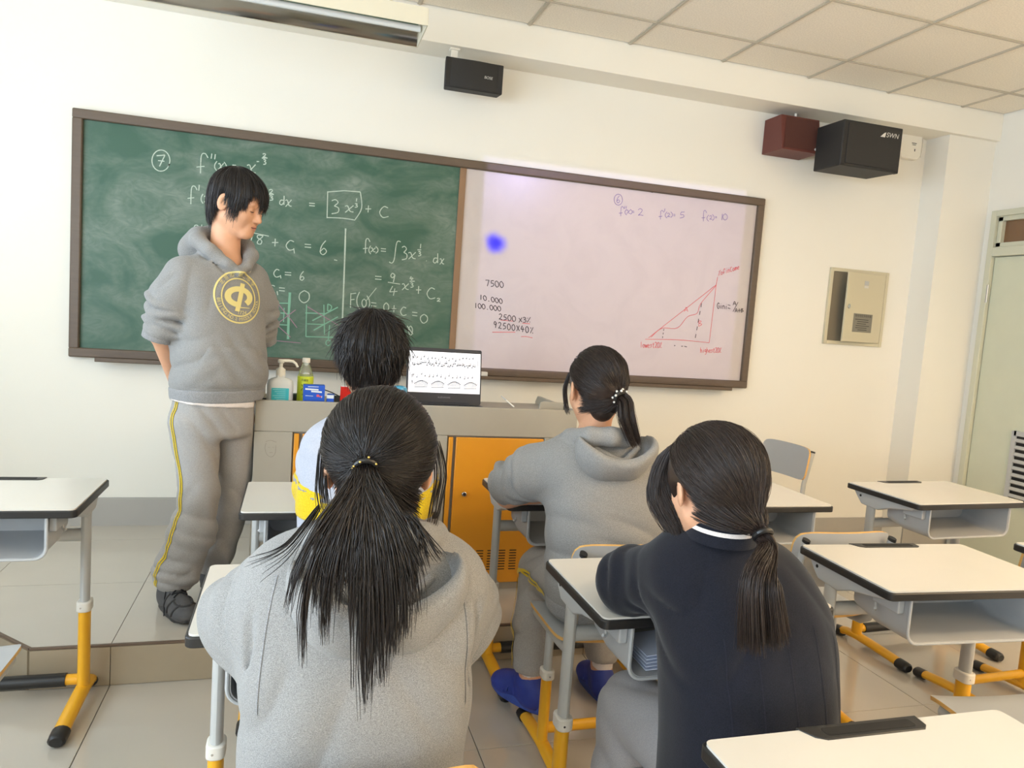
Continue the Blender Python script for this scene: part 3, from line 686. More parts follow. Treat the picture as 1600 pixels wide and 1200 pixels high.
def make_chair():
    t = empty('school_chair')
    def seat(u, v):
        x, y = corner(u, v, 0.385, 0.37, 0.05)
        fr = max(0.0, (y-0.10)/0.085); rb = max(0.0, (-y-0.12)/0.07)
        z = 0.438-0.020*fr*fr+0.012*rb*rb+0.010*(x/0.19)**2-0.004
        return (x, y, z), (-0.1*x, 0.45*fr*0.5-0.25*rb, 1)
    ply_sheet(seat, 14, 16, 0.011, 'seat', t, m_lam, m_ply)
    def back(u, v):
        x, h = corner(u, v, 0.385, 0.20, 0.05)
        ben = 0.03*(x/0.19)**2
        y = -0.215-0.30*h*0.5+ben-0.016
        return (x, y, 0.665+h*0.965), (-0.25*x/0.19, 1, 0.15)
    ply_sheet(back, 16, 10, 0.011, 'backrest', t, m_lam, m_ply)
    for sx in (-1, 1):
        x = sx*0.168
        path = [(x, 0.13, 0.412), (x, 0.0, 0.412), (x, -0.10, 0.412), (x, -0.155, 0.417), (x, -0.190, 0.440), (x, -0.205, 0.480), (x, -0.210, 0.55), (x*1.03, -0.228, 0.65), (x*1.03, -0.249, 0.738)]
        up = MB().tube(path, 0.0145, 12, flat=(0.72, 1.10)).build('back_upright', m_gsteel, t)
        MB().tube([(x*1.03, -0.2478, 0.733), (x*1.03, -0.2502, 0.743)], [0.0150, 0.0142], 12, flat=(0.74, 1.10)).build('end_cap', m_black, up)
        MB().prism(ell(0.013, 0.020, 14, x, -0.02), 'z', 0.275, 0.408).build('upper_leg', m_gsteel, t)
        co = MB().prism(rr(0.040, 0.054, 0.015, 4, x, -0.02), 'z', 0.255, 0.285).build('collar', m_collar, t, bevel=0.004)
        MB().tube([(x, -0.0475, 0.27), (x, -0.0495, 0.27)], 0.003, 8).build('screw', m_chrome, co)
        MB().prism(ell(0.0165, 0.024, 14, x, -0.02), 'z', 0.028, 0.258).build('lower_leg', m_yel, t)
        f = MB().tube([(x, -0.175, 0.026), (x, -0.08, 0.033), (x, -0.02, 0.037), (x, 0.07, 0.033), (x, 0.155, 0.026)], 0.019, 12, flat=(1.15, 0.88)).build('foot', m_yel, t)
        for (a, c) in ((-0.175, -0.218), (0.155, 0.198)):
            s_ = 1 if c > a else -1
            MB().tube([(x, a-0.005*s_, 0.0235), (x, c-0.008*s_, 0.021), (x, c, 0.021)], [0.0215, 0.0210, 0.015], 12, flat=(1.15, 0.95)).build('end_cap', m_black, f)
    MB().tube([(-0.165, -0.02, 0.395), (0.165, -0.02, 0.395)], 0.014, 12).build('seat_bar', m_gsteel, t)
    MB().tube([(-0.160, -0.02, 0.085), (0.160, -0.02, 0.085)], 0.017, 12, flat=(0.8, 1.1)).build('crossbar', m_yel, t)
    bt = MB()
    for sx in (-1, 1):
        for yy in (-0.07, 0.07): bt.tube([(sx*0.168, yy, 0.436), (sx*0.168, yy, 0.4465)], 0.006, 8)
    return t
chair0 = make_chair()
_cused = [False]
def place_chair(x, y, rz, label):
    o = chair0 if not _cused[0] else dup(chair0)
    _cused[0] = True
    o.location = (x, y, 0); o.rotation_euler = (0, 0, rz); tag(o, label, 'chair', 'grey plywood school chairs')
    return o
place_chair(0.150, -2.235, 0.0, 'grey plywood school chair at the desk before the platform step')
place_chair(1.213, -2.062, 0.0, 'grey plywood school chair under the boy in the white jacket')
place_chair(1.985, -2.090, 0.0, 'grey plywood school chair under the blue-shoed student')
place_chair(2.800, -2.010, 0.0, 'empty grey plywood school chair behind the desk beside the blue-shoed student')
place_chair(3.770, -2.034, 0.05, 'grey plywood school chair at the front desk nearest the door')
place_chair(3.640, -0.530, PI/2+0.12, 'grey plywood school chair turned sideways by the cream wall')
place_chair(1.950, -2.968, 0.0, 'grey plywood school chair under the navy sweater student').scale = (1, 1, 0.90)
place_chair(2.885, -2.885, -0.12, 'empty grey plywood school chair at the desk right of the navy sweater student')
place_chair(1.130, -2.940, 0.0, 'grey plywood school chair under the long haired student in grey').scale = (1, 1, 0.90)

# ------------------------------------------------------------------ lectern
LX0, LX1, LY0, LY1, LZT = 0.85, 2.255, -1.10, -0.52, 0.99
lect = empty('lectern', ((LX0+LX1)/2, (LY0+LY1)/2, PLZ), label='wide grey teaching console with orange-yellow cabinet doors on the platform', cat='lectern')
LO = Vector(lect.location)
def lpart(name, c, d, m, parent=None, bevel=0.0):
    return box_obj(name, tuple(Vector(c)-LO), d, m, parent or lect, bevel=bevel)
yc, yd = (LY0+LY1)/2, LY1-LY0
lpart('body', ((LX0+LX1)/2, yc+0.01, (PLZ+0.93)/2), (LX1-LX0-0.01, yd-0.02, 0.93-PLZ), m_lect)
lpart('front_panel', ((LX0+LX1)/2, LY0+0.008, (0.86+LZT)/2), (LX1-LX0, 0.018, LZT-0.86), m_lect, bevel=0.004)
lpart('front_panel', (LX0+0.0755, LY0+0.008, (0.18+0.86)/2), (0.151, 0.018, 0.68), m_lect, bevel=0.002)
lpart('front_panel', (1.5525, LY0+0.008, (0.18+0.86)/2), (0.201, 0.018, 0.68), m_lect, bevel=0.002)
lpart('front_panel', (LX1-0.0755, LY0+0.008, (0.18+0.86)/2), (0.151, 0.018, 0.68), m_lect, bevel=0.002)
lpart('plinth', ((LX0+LX1)/2, yc+0.02, PLZ+0.015), (LX1-LX0-0.02, yd-0.03, 0.03), m_lect)
lpart('worktop', ((LX0+LX1)/2, yc, 0.938), (LX1-LX0-0.03, yd-0.03, 0.018), m_lect, bevel=0.002)
for x in (LX0+0.009, LX1-0.009):
    MB().prism([(LY0+0.017, 0.16), (LY1, 0.16), (LY1, LZT-0.03), (LY1-0.03, LZT), (LY0+0.017, LZT)], 'x', x-0.009, x+0.009).xf(Matrix.Translation(-LO)).build('side_panel', m_lect, lect, bevel=0.004)
for (a, c) in ((1.003, 1.450), (1.655, 2.102)):
    d_ = lpart('cabinet_door', ((a+c)/2+0.018, LY0+0.006, 0.520), (c-a-0.040, 0.014, 0.668), m_door_y, bevel=0.003)
    lpart('hinge_stile', (a+0.014, LY0+0.004, 0.520), (0.020, 0.016, 0.668), m_door_y, d_, bevel=0.003)
    MB().tube([tuple(Vector((a+0.088, LY0+0.001, 0.60))-LO), tuple(Vector((a+0.088, LY0-0.012, 0.60))-LO)], 0.011, 16).build('lock', m_chrome, d_, bevel=0.002)
    MB().tube([tuple(Vector((a+0.088, LY0-0.0115, 0.60))-LO), tuple(Vector((a+0.088, LY0-0.0125, 0.60))-LO)], 0.006, 12).build('keyhole', m_dark, d_)
    for i in range(6):
        for j in range(8):
            MB().prism(rr(0.034, 0.0042, 0.002, 2, a+0.075+i*0.052, 0.250+j*0.0125), 'y', LY0-0.0018, LY0+0.002).xf(Matrix.Translation(-LO)).build('vent_slot', m_dark, d_)
# pencil drawing of a face on the left stile, faint
dr = Ink(LY0-0.001, 0.0016)
dr.line((415, 690), (423, 688), (432, 691)).line((416, 692), (414, 700), (417, 710), (424, 714), (430, 708), (431, 696)).line((419, 699), (421, 699)).line((426, 699), (428, 699)).line((421, 707), (426, 707))
o = dr.build('pencil_doodle', mat('pencil', (140, 134, 122), 0.9), lect, off=0.0005); o.location = -LO

# ------------------------------------------------------------------ things on the lectern
WT = 0.948
def lt(name, x, y, label, cat, rz=0.0): return empty(name, (x, y, WT), rz, label, cat)
m_sanit = mat('sanitizer_plastic', (238, 240, 238), 0.3, spec=0.5, trans=0.15)
m_pump = mat('pump_ivory', (240, 234, 220), 0.4)
m_teal = mat('teal_label', (64, 188, 200), 0.5)
m_tealt = mat('teal_print', (180, 228, 230), 0.5)
px = on_y(438, 600, -0.98)
t = lt('sanitizer_bottle', px[0], -0.985, 'white pump bottle with a turquoise label on the lectern', 'bottle', 0.05)
body = MB()
secs = [(0.0, 0.88, 0.9), (0.006, 1, 1), (0.06, 1, 1), (0.098, 1.0, 1.0), (0.113, 0.92, 0.95), (0.122, 0.66, 0.8), (0.127, 0.32, 0.58), (0.136, 0.30, 0.55)]
vs = []; n = 28
for (z, kx, ky) in secs:
    for (a, c) in rr(0.108*kx, 0.062*ky, 0.028*min(kx, ky), 6): vs.append((a, c, z))
n = 28
body.add(vs, [(i*n+j, i*n+(j+1) % n, (i+1)*n+(j+1) % n, (i+1)*n+j) for i in range(len(secs)-1) for j in range(n)]+[tuple(range(n-1, -1, -1))])
body.build('bottle_body', m_sanit, t, ang=1.0)
lb = MB().prism(rr(0.070, 0.075, 0.002, 2, 0.0, 0.046), 'y', -0.0322, -0.0305).build('label', m_teal, t)
lp = MB()
for k in range(8): lp.box((-0.004+0.004*(k % 3), -0.0325, 0.077-k*0.0085), (0.052-0.008*(k % 3), 0.0006, 0.0014))
lp.build('label_print', m_tealt, lb)['kind'] = 'stuff'
pm = MB().lathe([(0.019, 0.130), (0.0195, 0.160), (0.017, 0.163), (0.012, 0.166), (0.0075, 0.170), (0.0075, 0.186), (0.011, 0.187), (0.0135, 0.190), (0.0135, 0.200), (0.010, 0.203)], 20).build('pump_head', m_pump, t)
MB().tube([(0.006, 0, 0.197), (0.030, 0, 0.198), (0.048, 0, 0.196), (0.060, 0, 0.187), (0.068, 0, 0.172)], [0.007, 0.0065, 0.006, 0.0055, 0.005], 10).build('spout', m_pump, pm)
# drink bottle
m_pet = mat('clear_pet', (236, 240, 230), 0.08, trans=0.85, spec=0.5)
m_lime = mat('lime_label', (206, 218, 46), 0.45)
m_tea = mat('yellow_drink', (214, 220, 90), 0.1, trans=0.4)
px = on_y(477, 600, -0.90)
t = lt('drink_bottle', px[0], -0.905, 'clear drink bottle with a lime label and white cap behind the blue boxes', 'bottle', 0.1)
MB().lathe([(0.026, 0.0), (0.032, 0.004), (0.0335, 0.02), (0.0335, 0.125), (0.031, 0.138), (0.022, 0.165), (0.0145, 0.182), (0.0135, 0.196)], 24).build('bottle_body', m_pet, t)
MB().lathe([(0.0, 0.004), (0.031, 0.006), (0.032, 0.125), (0.0, 0.125)], 20).build('drink', m_tea, t)
lb = MB().lathe([(0.0341, 0.018), (0.0344, 0.019), (0.0344, 0.128), (0.0341, 0.129)], 24).build('label', m_lime, t)
tx_ = MB()
for s_, sz, zz in (('冻', 0.034, 0.078), ('柠檬茶', 0.010, 0.112), ('茶饮料', 0.008, 0.050)):
    v_, f_ = text_flat(s_, sz)
    tx_.add([(0.0350*math.sin((x-0.006)/0.0350), -0.0350*math.cos((x-0.006)/0.0350), zz+y) for x, y, z in v_], f_)
tx_.build('label_print', mat('print_black', (24, 30, 22), 0.6), lb)['kind'] = 'stuff'
cp = MB().lathe([(0.0165, 0.188), (0.0168, 0.190), (0.0168, 0.206), (0.0155, 0.208)], 24).build('cap', m_pump, t)
# blue boxes
m_blue = mat('blue_carton', (38, 92, 206), 0.4, var=0.03)
m_prt = mat('carton_print', (232, 236, 240), 0.5)
m_prr = mat('carton_print_red', (226, 90, 110), 0.5)
def carton(x, y, z, w, d, h, rz, label, rows):
    t = empty('tissue_carton', (x, y, z), rz, label, 'box', 'blue cartons on the lectern')
    bx = box_obj('carton', (0, 0, h/2), (w, d, h), m_blue, t, bevel=0.0015)
    pb = MB()
    for (u, v, pw, ph, sk) in rows:
        x0, z0 = -w/2+u*w, v*h
        pb.add([(x0, -d/2-0.0006, z0), (x0+pw*w, -d/2-0.0006, z0-sk), (x0+pw*w, -d/2-0.0006, z0+ph*h-sk), (x0, -d/2-0.0006, z0+ph*h)], [(0, 1, 2, 3)])
    pb.build('carton_print', m_prt, bx, smooth=False)['kind'] = 'stuff'
    return t, bx
px = on_y(491, 600, -1.0)
t, bx = carton(px[0], -1.0, WT, 0.088, 0.045, 0.034, 0.02, 'lower blue carton of the stack on the lectern', [(0.12, 0.55, 0.05, 0.2, 0), (0.5, 0.45, 0.36, 0.06, 0.001)])
pr = MB().box((-0.022, -0.0231, 0.010), (0.006, 0.0006, 0.006)).box((-0.013, -0.0231, 0.010), (0.007, 0.0006, 0.006)); pr.build('carton_print', m_prr, bx)['kind'] = 'stuff'
t, bx = carton(px[0], -1.0, WT+0.0342, 0.088, 0.045, 0.068, 0.03, 'upper blue carton of the stack on the lectern', [(0.08, 0.70, 0.62, 0.10, 0.002), (0.36, 0.56, 0.5, 0.10, 0.002), (0.1, 0.32, 0.36, 0.03, 0.001), (0.2, 0.88, 0.5, 0.04, 0.0), (0.85, 0.2, 0.03, 0.12, -0.003)])
pr = MB().box((0.016, -0.0231, 0.024), (0.011, 0.0006, 0.010)).box((0.026, -0.0231, 0.020), (0.007, 0.0006, 0.006)); pr.build('carton_print', m_prr, bx)['kind'] = 'stuff'
t, bx = carton(px[0]+0.071, -0.985, WT, 0.030, 0.05, 0.062, -0.1, 'small blue carton leaning against the stack on the lectern', [(0.0, 0.75, 1.0, 0.24, 0)])
# black pouch with a cable
px = on_y(528, 620, -0.95)
t = lt('black_pouch', px[0], -0.915, 'black zip pouch with a cable on the lectern behind the blue cartons', 'pouch')
pb = MB(); secs = [(0.0, 1.0), (0.012, 1.04), (0.028, 0.96), (0.040, 0.7), (0.045, 0.35)]; vs = []
for (z, k) in secs:
    for (a, c) in rr(0.095*k, 0.075*k, 0.025*k, 5): vs.append((a, c, z+0.0025*abs(math.sin(a*90))))
n = 24
pb.add(vs, [(i*n+j, i*n+(j+1) % n, (i+1)*n+(j+1) % n, (i+1)*n+j) for i in range(len(secs)-1) for j in range(n)]+[tuple(range(n-1, -1, -1)), tuple(range(n*(len(secs)-1), n*len(secs)))])
pb.build('pouch_body', m_black, t, ang=1.2)
MB().tube([(-0.060, 0.03, 0.070), (-0.030, 0.015, 0.062), (0.0, 0.0, 0.050), (0.03, -0.005, 0.036), (0.055, -0.01, 0.022), (0.075, -0.01, 0.006)], 0.0022, 8).build('cable', m_black, t)
# dark phone-like holder beside the sanitizer
px = on_y(410, 620, -0.92)
t = lt('wire_coil', px[0]+0.01, -0.92, 'coil of black cable in the corner of the lectern', 'cable', 0.0)
pts = [(0.024*math.cos(a), 0.018*math.sin(a), 0.004+0.0012*a) for a in np.linspace(0, 6*PI, 60)]
MB().tube(pts, 0.0042, 8).build('coil', m_black, t)
t2 = empty('drink_can', (on_y(464, 620, -0.86)[0]-0.005, -0.86, WT), 0, 'small dark tin standing between the bottles on the lectern', 'tin')
MB().lathe([(0.024, 0), (0.026, 0.003), (0.026, 0.040), (0.024, 0.043)], 20).build('tin_body', mat('dark_tin', (44, 52, 44), 0.4), t2)
# blue cup
px = on_y(624, 615, -0.95)
m_cup = mat('sky_plastic', (78, 178, 222), 0.25, spec=0.6, trans=0.15)
t = lt('water_bottle', px[0], -0.95, 'sky blue plastic drinking bottle beside the laptop', 'bottle')
MB().lathe([(0.030, 0), (0.036, 0.004), (0.038, 0.03), (0.040, 0.050), (0.039, 0.058)], 24).build('bottle_body', m_cup, t)
MB().lathe([(0.041, 0.056), (0.042, 0.059), (0.042, 0.066), (0.037, 0.070), (0.034, 0.074), (0.034, 0.092), (0.031, 0.100), (0.022, 0.106), (0.012, 0.108)], 24).build('lid', m_cup, t)
# red pencil case partly hidden
t = lt('red_book', on_y(541, 610, -0.97)[0], -0.97, 'red notebook standing behind the boy in the white jacket', 'book')
box_obj('cover', (0, 0, 0.05), (0.05, 0.012, 0.10), mat('red_cover', (214, 44, 34), 0.4), t, bevel=0.002, rot=Matrix.Rotation(0.25, 3, 'X'))
box_obj('pages', (0, 0.0, 0.05), (0.046, 0.008, 0.102), m_prt, t, rot=Matrix.Rotation(0.25, 3, 'X'))
# laptop facing the class
m_lapt = mat('laptop_dark', (52, 54, 62), 0.4, metal=0.2)
m_keys = mat('laptop_keys', (24, 25, 30), 0.5)
m_screen = mat('screen_white', (250, 250, 255), 0.3, emit=(246, 246, 255), estr=0.45)
p0 = on_y(634, 622, -0.868); p1 = on_y(753, 633, -0.868)
t = lt('laptop', (p0[0]+p1[0])/2, -0.868, 'open dark laptop on the lectern showing sheet music', 'laptop', 0.02)
LW, LD, LH = 0.358, 0.215, 0.262
bs_ = box_obj('keyboard_base', (0, -LD/2+0.01, 0.011), (LW, LD, 0.018), m_lapt, t, bevel=0.003)
for i in range(13):
    for j in range(5):
        box_obj('key', (-0.150+i*0.025, -0.035-j*0.024, 0.0212), (0.021, 0.020, 0.002), m_keys, bs_)
sc_rot = Matrix.Rotation(-0.16, 3, 'X')
def sp(x, z, y=0.0): return tuple(sc_rot @ Vector((x, y, z)) + Vector((0, 0.012, 0.020)))
lid = MB().prism(rr(LW, LH, 0.008, 4, 0, LH/2), 'y', 0.0, 0.008)
lid.v = [sp(x, z, y) for x, y, z in lid.v]; lid = lid.build('screen_lid', m_lapt, t, bevel=0.0015)
sx0, sx1, sz0, sz1 = -LW/2+0.008, LW/2-0.006, 0.052, LH-0.018
MB().add([sp(sx0, sz0, -0.0008), sp(sx1, sz0, -0.0008), sp(sx1, sz1, -0.0008), sp(sx0, sz1, -0.0008)], [(0, 1, 2, 3)]).build('display', m_screen, lid, smooth=False)
nb = MB()
def sq(x, z, w, h, sk=0.0): nb.add([sp(x-w/2, z-h/2, -0.0014), sp(x+w/2, z-h/2+sk, -0.0014), sp(x+w/2, z+h/2+sk, -0.0014), sp(x-w/2, z+h/2, -0.0014)], [(0, 1, 2, 3)])
rn = random.Random(3)
for (zc, n_) in ((0.212, 4), (0.183, 6), (0.128, 4), (0.098, 4)):
    for k in range(5): sq(0.003, zc+0.010-k*0.005, 0.315, 0.0004)
for xb in (-0.155, -0.075, 0.005, 0.085, 0.16):
    sq(xb, 0.1975, 0.0009, 0.040); sq(xb, 0.113, 0.0009, 0.042)
for zc, cnt in ((0.212, 18), (0.183, 44), (0.128, 16)):
    for k in range(cnt):
        x = -0.148+0.300*k/cnt+rn.uniform(-0.002, 0.002); z = zc+rn.uniform(-0.007, 0.009)
        sq(x, z, 0.0052, 0.0040); sq(x+0.0022, z+0.006, 0.0013, 0.013)
for g in range(4):
    for k in range(11):
        x = -0.140+g*0.079+k*0.0058; z = 0.088+0.018*math.sin(PI*(k+1)/(13.0)); 
        sq(x, z, 0.0046, 0.0038); sq(x, (z+0.076)/2, 0.0010, z-0.076)
    sq(-0.111+g*0.079, 0.0755, 0.060, 0.0016, 0.003)
    for k in range(8):
        sq(-0.136+g*0.079+k*0.007, 0.146+0.006*math.sin(PI*k/7), 0.0072, 0.0008)
for zc in (0.212, 0.183, 0.128, 0.098): text_on(nb, 'S', 0.018, sp(-0.152, zc, -0.0014), (1, 0, 0), tuple(sc_rot @ Vector((0, 0, 1))))
nb.build('score_print', mat('score_ink', (30, 28, 36), 0.7), lid, smooth=False)['kind'] = 'stuff'
lg = MB(); text_on(lg, 'ALIENWARE', 0.011, sp(0, 0.031, -0.0012), (1, 0, 0), tuple(sc_rot @ Vector((0, 0, 1)))); lg.build('maker_lettering', mat('grey_print', (130, 132, 140), 0.5), lid, smooth=False)['kind'] = 'stuff'
MB().tube([(-0.12, 0.014, 0.020), (0.12, 0.014, 0.020)], 0.008, 12).build('hinge', m_lapt, t)
# pen lying against the rim, and the upright tray at the right end
t = lt('chalk_holder', 1.90, -1.0, 'thin white pointer pen resting on the lectern rim', 'pen')
a_, b_ = Vector(on_y(783, 620, -1.02)), Vector(on_y(803, 637, -1.09))
t.location = b_
MB().tube([(0, 0, 0.004), tuple((a_-b_)*0.6+Vector((0, 0, 0.004)))], 0.0028, 8).build('barrel', m_pump, t)
MB().tube([tuple((a_-b_)*0.6+Vector((0, 0, 0.004))), tuple((a_-b_)+Vector((0, 0, 0.004)))], [0.0032, 0.0022], 8).build('grip', m_gplast, t)
q = on_y(868, 632, -1.0)
t = lt('document_tray', 2.140, -0.98, 'grey plastic tray standing at the end of the lectern', 'tray')
MB().prism([(-0.035, 0.0), (0.085, 0.0), (0.085, 0.062), (-0.01, 0.066), (-0.030, 0.060), (-0.035, 0.045)], 'y', -0.006, 0.006).build('tray_front', m_lect, t, bevel=0.003)
box_obj('tray_base', (0.025, 0.06, 0.004), (0.115, 0.12, 0.008), m_lect, t, bevel=0.002)
# printed sheet on the blue-shoed student's desk
t = empty('printed_sheet', (1.895, -1.545, DESK_H+0.0005), 0.14, 'printed worksheet lying on the desk of the blue-shoed student', 'paper')
pw, ph = 0.21, 0.297; g = MB(); nu, nv = 6, 8
vs = [((i/nu-0.5)*pw, (j/nv-0.5)*ph, 0.0012+0.004*max(0, (0.2-i/nu))*5*(j/nv)**2) for i in range(nu+1) for j in range(nv+1)]
g.add(vs, [(i*(nv+1)+j, (i+1)*(nv+1)+j, (i+1)*(nv+1)+j+1, i*(nv+1)+j+1) for i in range(nu) for j in range(nv)])
sh = g.build('sheet', mat('paper_white', (240, 236, 236), 0.7), t)
g = MB(); rn = random.Random(5)
for r_ in range(17):
    x = -pw*0.36
    while x < pw*0.36:
        w_ = rn.uniform(0.006, 0.022)
        if rn.random() < 0.9: g.box((x+w_/2, ph*0.36-r_*0.0125, 0.0030), (w_, 0.0045, 0.0004))
        x += w_+rn.uniform(0.002, 0.006)
g.build('sheet_print', mat('pinkish_print', (206, 160, 158), 0.7), sh, smooth=False)['kind'] = 'stuff'
# folded papers in the navy student's desk box
t = empty('folded_papers', (2.0, -2.66, 0.5905), 0.0, 'stack of folded pale blue papers inside the navy sweater student\'s desk', 'papers')
m_pp = mat('pale_blue_paper', (206, 214, 234), 0.6)
for k in range(5):
    g = MB(); n_ = 14
    top = [(x/n_*0.36-0.18, 0.006+k*0.0085+0.010*math.sin(PI*x/n_)*(0.4+0.15*k)) for x in range(n_+1)]
    poly = [(x, z) for x, z in top]+[(x, z-0.0022) for x, z in reversed(top)]
    g.prism(poly, 'y', -0.085, 0.035).build('paper', m_pp, t)

# ------------------------------------------------------------------ things on the walls and ceiling
m_spk = mat('speaker_black', (38, 36, 35), 0.6, bump=0.25, bscale=500)
m_spkw = mat('speaker_redwood', (104, 52, 44), 0.55, var=0.05)
m_spkg = mat('speaker_redgrille', (84, 46, 38), 0.8, bump=0.3, bscale=500)
m_logo = mat('logo_silver', (215, 212, 205), 0.4)
t = empty('wall_speaker', (1.855, -0.20, 2.592), 0.0, 'flat black loudspeaker hanging under the beam above the board divider', 'speaker')
MB().prism([(-0.16, -0.03), (0.16, -0.03), (0.15, 0.045), (-0.15, 0.045)], 'z', 0.0, 0.155).build('cabinet', m_spk, t, bevel=0.006)
MB().prism([(x, -0.031-0.012*(1-(x/0.13)**2)) for x in np.linspace(-0.13, 0.13, 13)]+[(0.13, -0.02), (-0.13, -0.02)], 'z', 0.004, 0.151).build('grille', m_spk, t, bevel=0.002)
lg = MB(); text_on(lg, 'BOSE', 0.020, (0.075, -0.0435, 0.072), (1, 0.07, 0), (0.15, 0, 1)); lg.build('maker_lettering', m_logo, t, smooth=False)['kind'] = 'stuff'
MB().box((-0.105, 0.03, 0.18), (0.035, 0.012, 0.075)).box((-0.105, 0.03, 0.212), (0.05, 0.04, 0.008)).build('hanging_bracket', m_trimw, t)
t = empty('wall_speaker', (3.952, -0.10, 2.545), 0.0, 'small dark red wooden loudspeaker beside the big black speaker', 'speaker')
MB().prism([(-0.11, 0.0), (0.095, 0.0), (0.095, 0.215), (-0.075, 0.215)], 'x', -0.14, 0.14).build('cabinet', m_spkw, t, bevel=0.003)
g = MB(); g.add([(-0.125, -0.1115, 0.012), (0.130, -0.1115, 0.012), (0.130, -0.0795, 0.205), (-0.105, -0.0795, 0.205)], [(0, 1, 2, 3)]); gr = g.build('grille', m_spkg, t, smooth=False)
bd = MB().lathe([(0.008, 0), (0.008, 0.003), (0.006, 0.004)], 16); bd.xf(Matrix.Translation((0.105, -0.110, 0.024)) @ Matrix.Rotation(PI/2-0.16, 4, 'X')); bd.build('badge', m_logo, gr)
MB().tube([(0.03, 0.02, 0.213), (0.03, 0.02, 0.262)], 0.008, 10).build('hanger', m_trimw, t)
t = empty('wall_speaker', (4.27, -0.335, 2.435), 0.0, 'large black loudspeaker lettered SWN hung below the ceiling beam', 'speaker')
MB().prism([(-0.215, -0.115), (0.215, -0.115), (0.19, 0.125), (-0.215, 0.125)], 'z', 0.0, 0.268).build('cabinet', m_spk, t, bevel=0.006)
box_obj('grille', (0.008, -0.117, 0.134), (0.38, 0.006, 0.236), m_spk, t, bevel=0.002)
lg = MB(); text_on(lg, 'SWN', 0.040, (0.138, -0.1205, 0.213), (1, 0, 0), (0.2, 0, 1)); lg.add([(0.048, -0.1205, 0.198), (0.082, -0.1205, 0.198), (0.088, -0.1205, 0.228), (0.074, -0.1205, 0.222)], [(0, 1, 2, 3)]); lg.build('maker_lettering', m_logo, t, smooth=False)['kind'] = 'stuff'
MB().box((0, 0.03, 0.285), (0.10, 0.04, 0.036)).box((0, 0.07, 0.298), (0.05, 0.10, 0.012)).build('bracket', m_spk, t)
for x in (-0.2, 0.195): box_obj('corner_guard', (x, -0.1, 0.004), (0.03, 0.03, 0.010), m_spk, t)
MB().box((0.0, 0.2, 0.29), (0.03, 0.24, 0.010)).build('bracket_arm', m_spk, t)
p = on_y(1422, 225, -0.03)
t = empty('wireless_router', (p[0], -0.0, 2.655), 0.0, 'white wireless access point on the wall behind the black speaker', 'router')
MB().prism(rr(0.175, 0.20, 0.04, 5, 0, 0.10), 'y', -0.045, -0.0005).build('shell', m_trimw, t, bevel=0.006)
MB().tube([(0.05, -0.02, 0.16), (0.11, -0.02, 0.175), (0.12, -0.02, 0.10), (0.112, -0.015, 0.03)], 0.005, 8).build('cable', m_trimw, t)
MB().box((0.02, -0.0457, 0.105), (0.04, 0.001, 0.004)).box((0.02, -0.0457, 0.094), (0.03, 0.001, 0.003)).box((0.03, -0.0457, 0.06), (0.006, 0.001, 0.016)).build('marking', m_dark, t)['kind'] = 'stuff'
# board lamp
m_lamp = mat('lamp_cream', (222, 212, 188), 0.45); m_refl = mat('lamp_mirror', (214, 210, 204), 0.14, metal=1.0, bump=0.02, bscale=3)
t = empty('board_lamp', (0.85, -0.96, 2.56), 0.0, 'long unlit strip lamp with a mirror reflector hanging before the board', 'lamp')
lx0, lx1 = -0.64, 0.61
g = MB()
g.box((0, -0.138, 0.033), (lx1-lx0, 0.004, 0.066)); g.v = [(x-0.015, y, z) for x, y, z in g.v]
g.build('side_panel', m_lamp, t)
box_obj('side_panel', (-0.015, 0.138, 0.033), (lx1-lx0, 0.004, 0.066), m_lamp, t)
box_obj('top_panel', (-0.015, 0, 0.068), (lx1-lx0, 0.28, 0.004), m_lamp, t)
for x in (lx0, lx1): box_obj('end_cap', (x, 0, 0.033), (0.004, 0.278, 0.066), m_lamp, t)
pr = [(-0.134, 0.002), (-0.10, 0.035), (-0.05, 0.055), (0.0, 0.06), (0.05, 0.055), (0.10, 0.035), (0.134, 0.002)]
g = MB(); g.prism(pr+[(y, z+0.002) for y, z in reversed(pr)], 'x', lx0+0.003, lx1-0.003); g.build('reflector', m_refl, t)
MB().tube([(lx0+0.01, 0, 0.032), (lx1-0.01, 0, 0.032)], 0.013, 12).build('tube', mat('lamp_tube', (236, 236, 232), 0.3), t)
for x in (-0.5, 0.47): MB().tube([(x, 0, 0.068), (x, 0, ZC-2.56)], 0.006, 8).build('suspension_rod', m_lamp, t)
# electric box
m_ebox = mat('ebox_cream', (208, 198, 170), 0.45); m_ein = mat('ebox_inside', (128, 118, 100), 0.6)
t = empty('electric_box', (4.668, 0.0, 1.368), 0.0, 'cream metal electric box set in the wall with its door ajar', 'box')
g = MB()
for x, w_ in ((-0.2395+0.012, 0.024), (0.2395-0.012, 0.024)): g.box((x, -0.009, 0.257), (w_, 0.018, 0.514))
for z in (0.012, 0.502): g.box((0, -0.009, z), (0.43, 0.018, 0.024))
g.build('frame', m_ebox, t, bevel=0.002)
box_obj('back_plate', (0, -0.002, 0.257), (0.44, 0.004, 0.47), m_ein, t)
dr_ = empty('door_hinge'); bpy.data.objects.remove(dr_, do_unlink=True)
dm = MB().box((-0.182, -0.010, 0.257), (0.364, 0.012, 0.466)); dl = dm.build('door', m_ebox, t, bevel=0.002); dl.location = (0.208, -0.006, 0); dl.rotation_euler = (0, 0, 0.17)
box_obj('sign', (-0.185, -0.0168, 0.155), (0.185, 0.0012, 0.125), mat('sign_grey', (140, 134, 122), 0.4, metal=0.3), dl)
g = MB(); text_on(g, '有线电视多媒体箱', 0.020, (-0.185, -0.0178, 0.202), (1, 0, 0), (0, 0, 1))
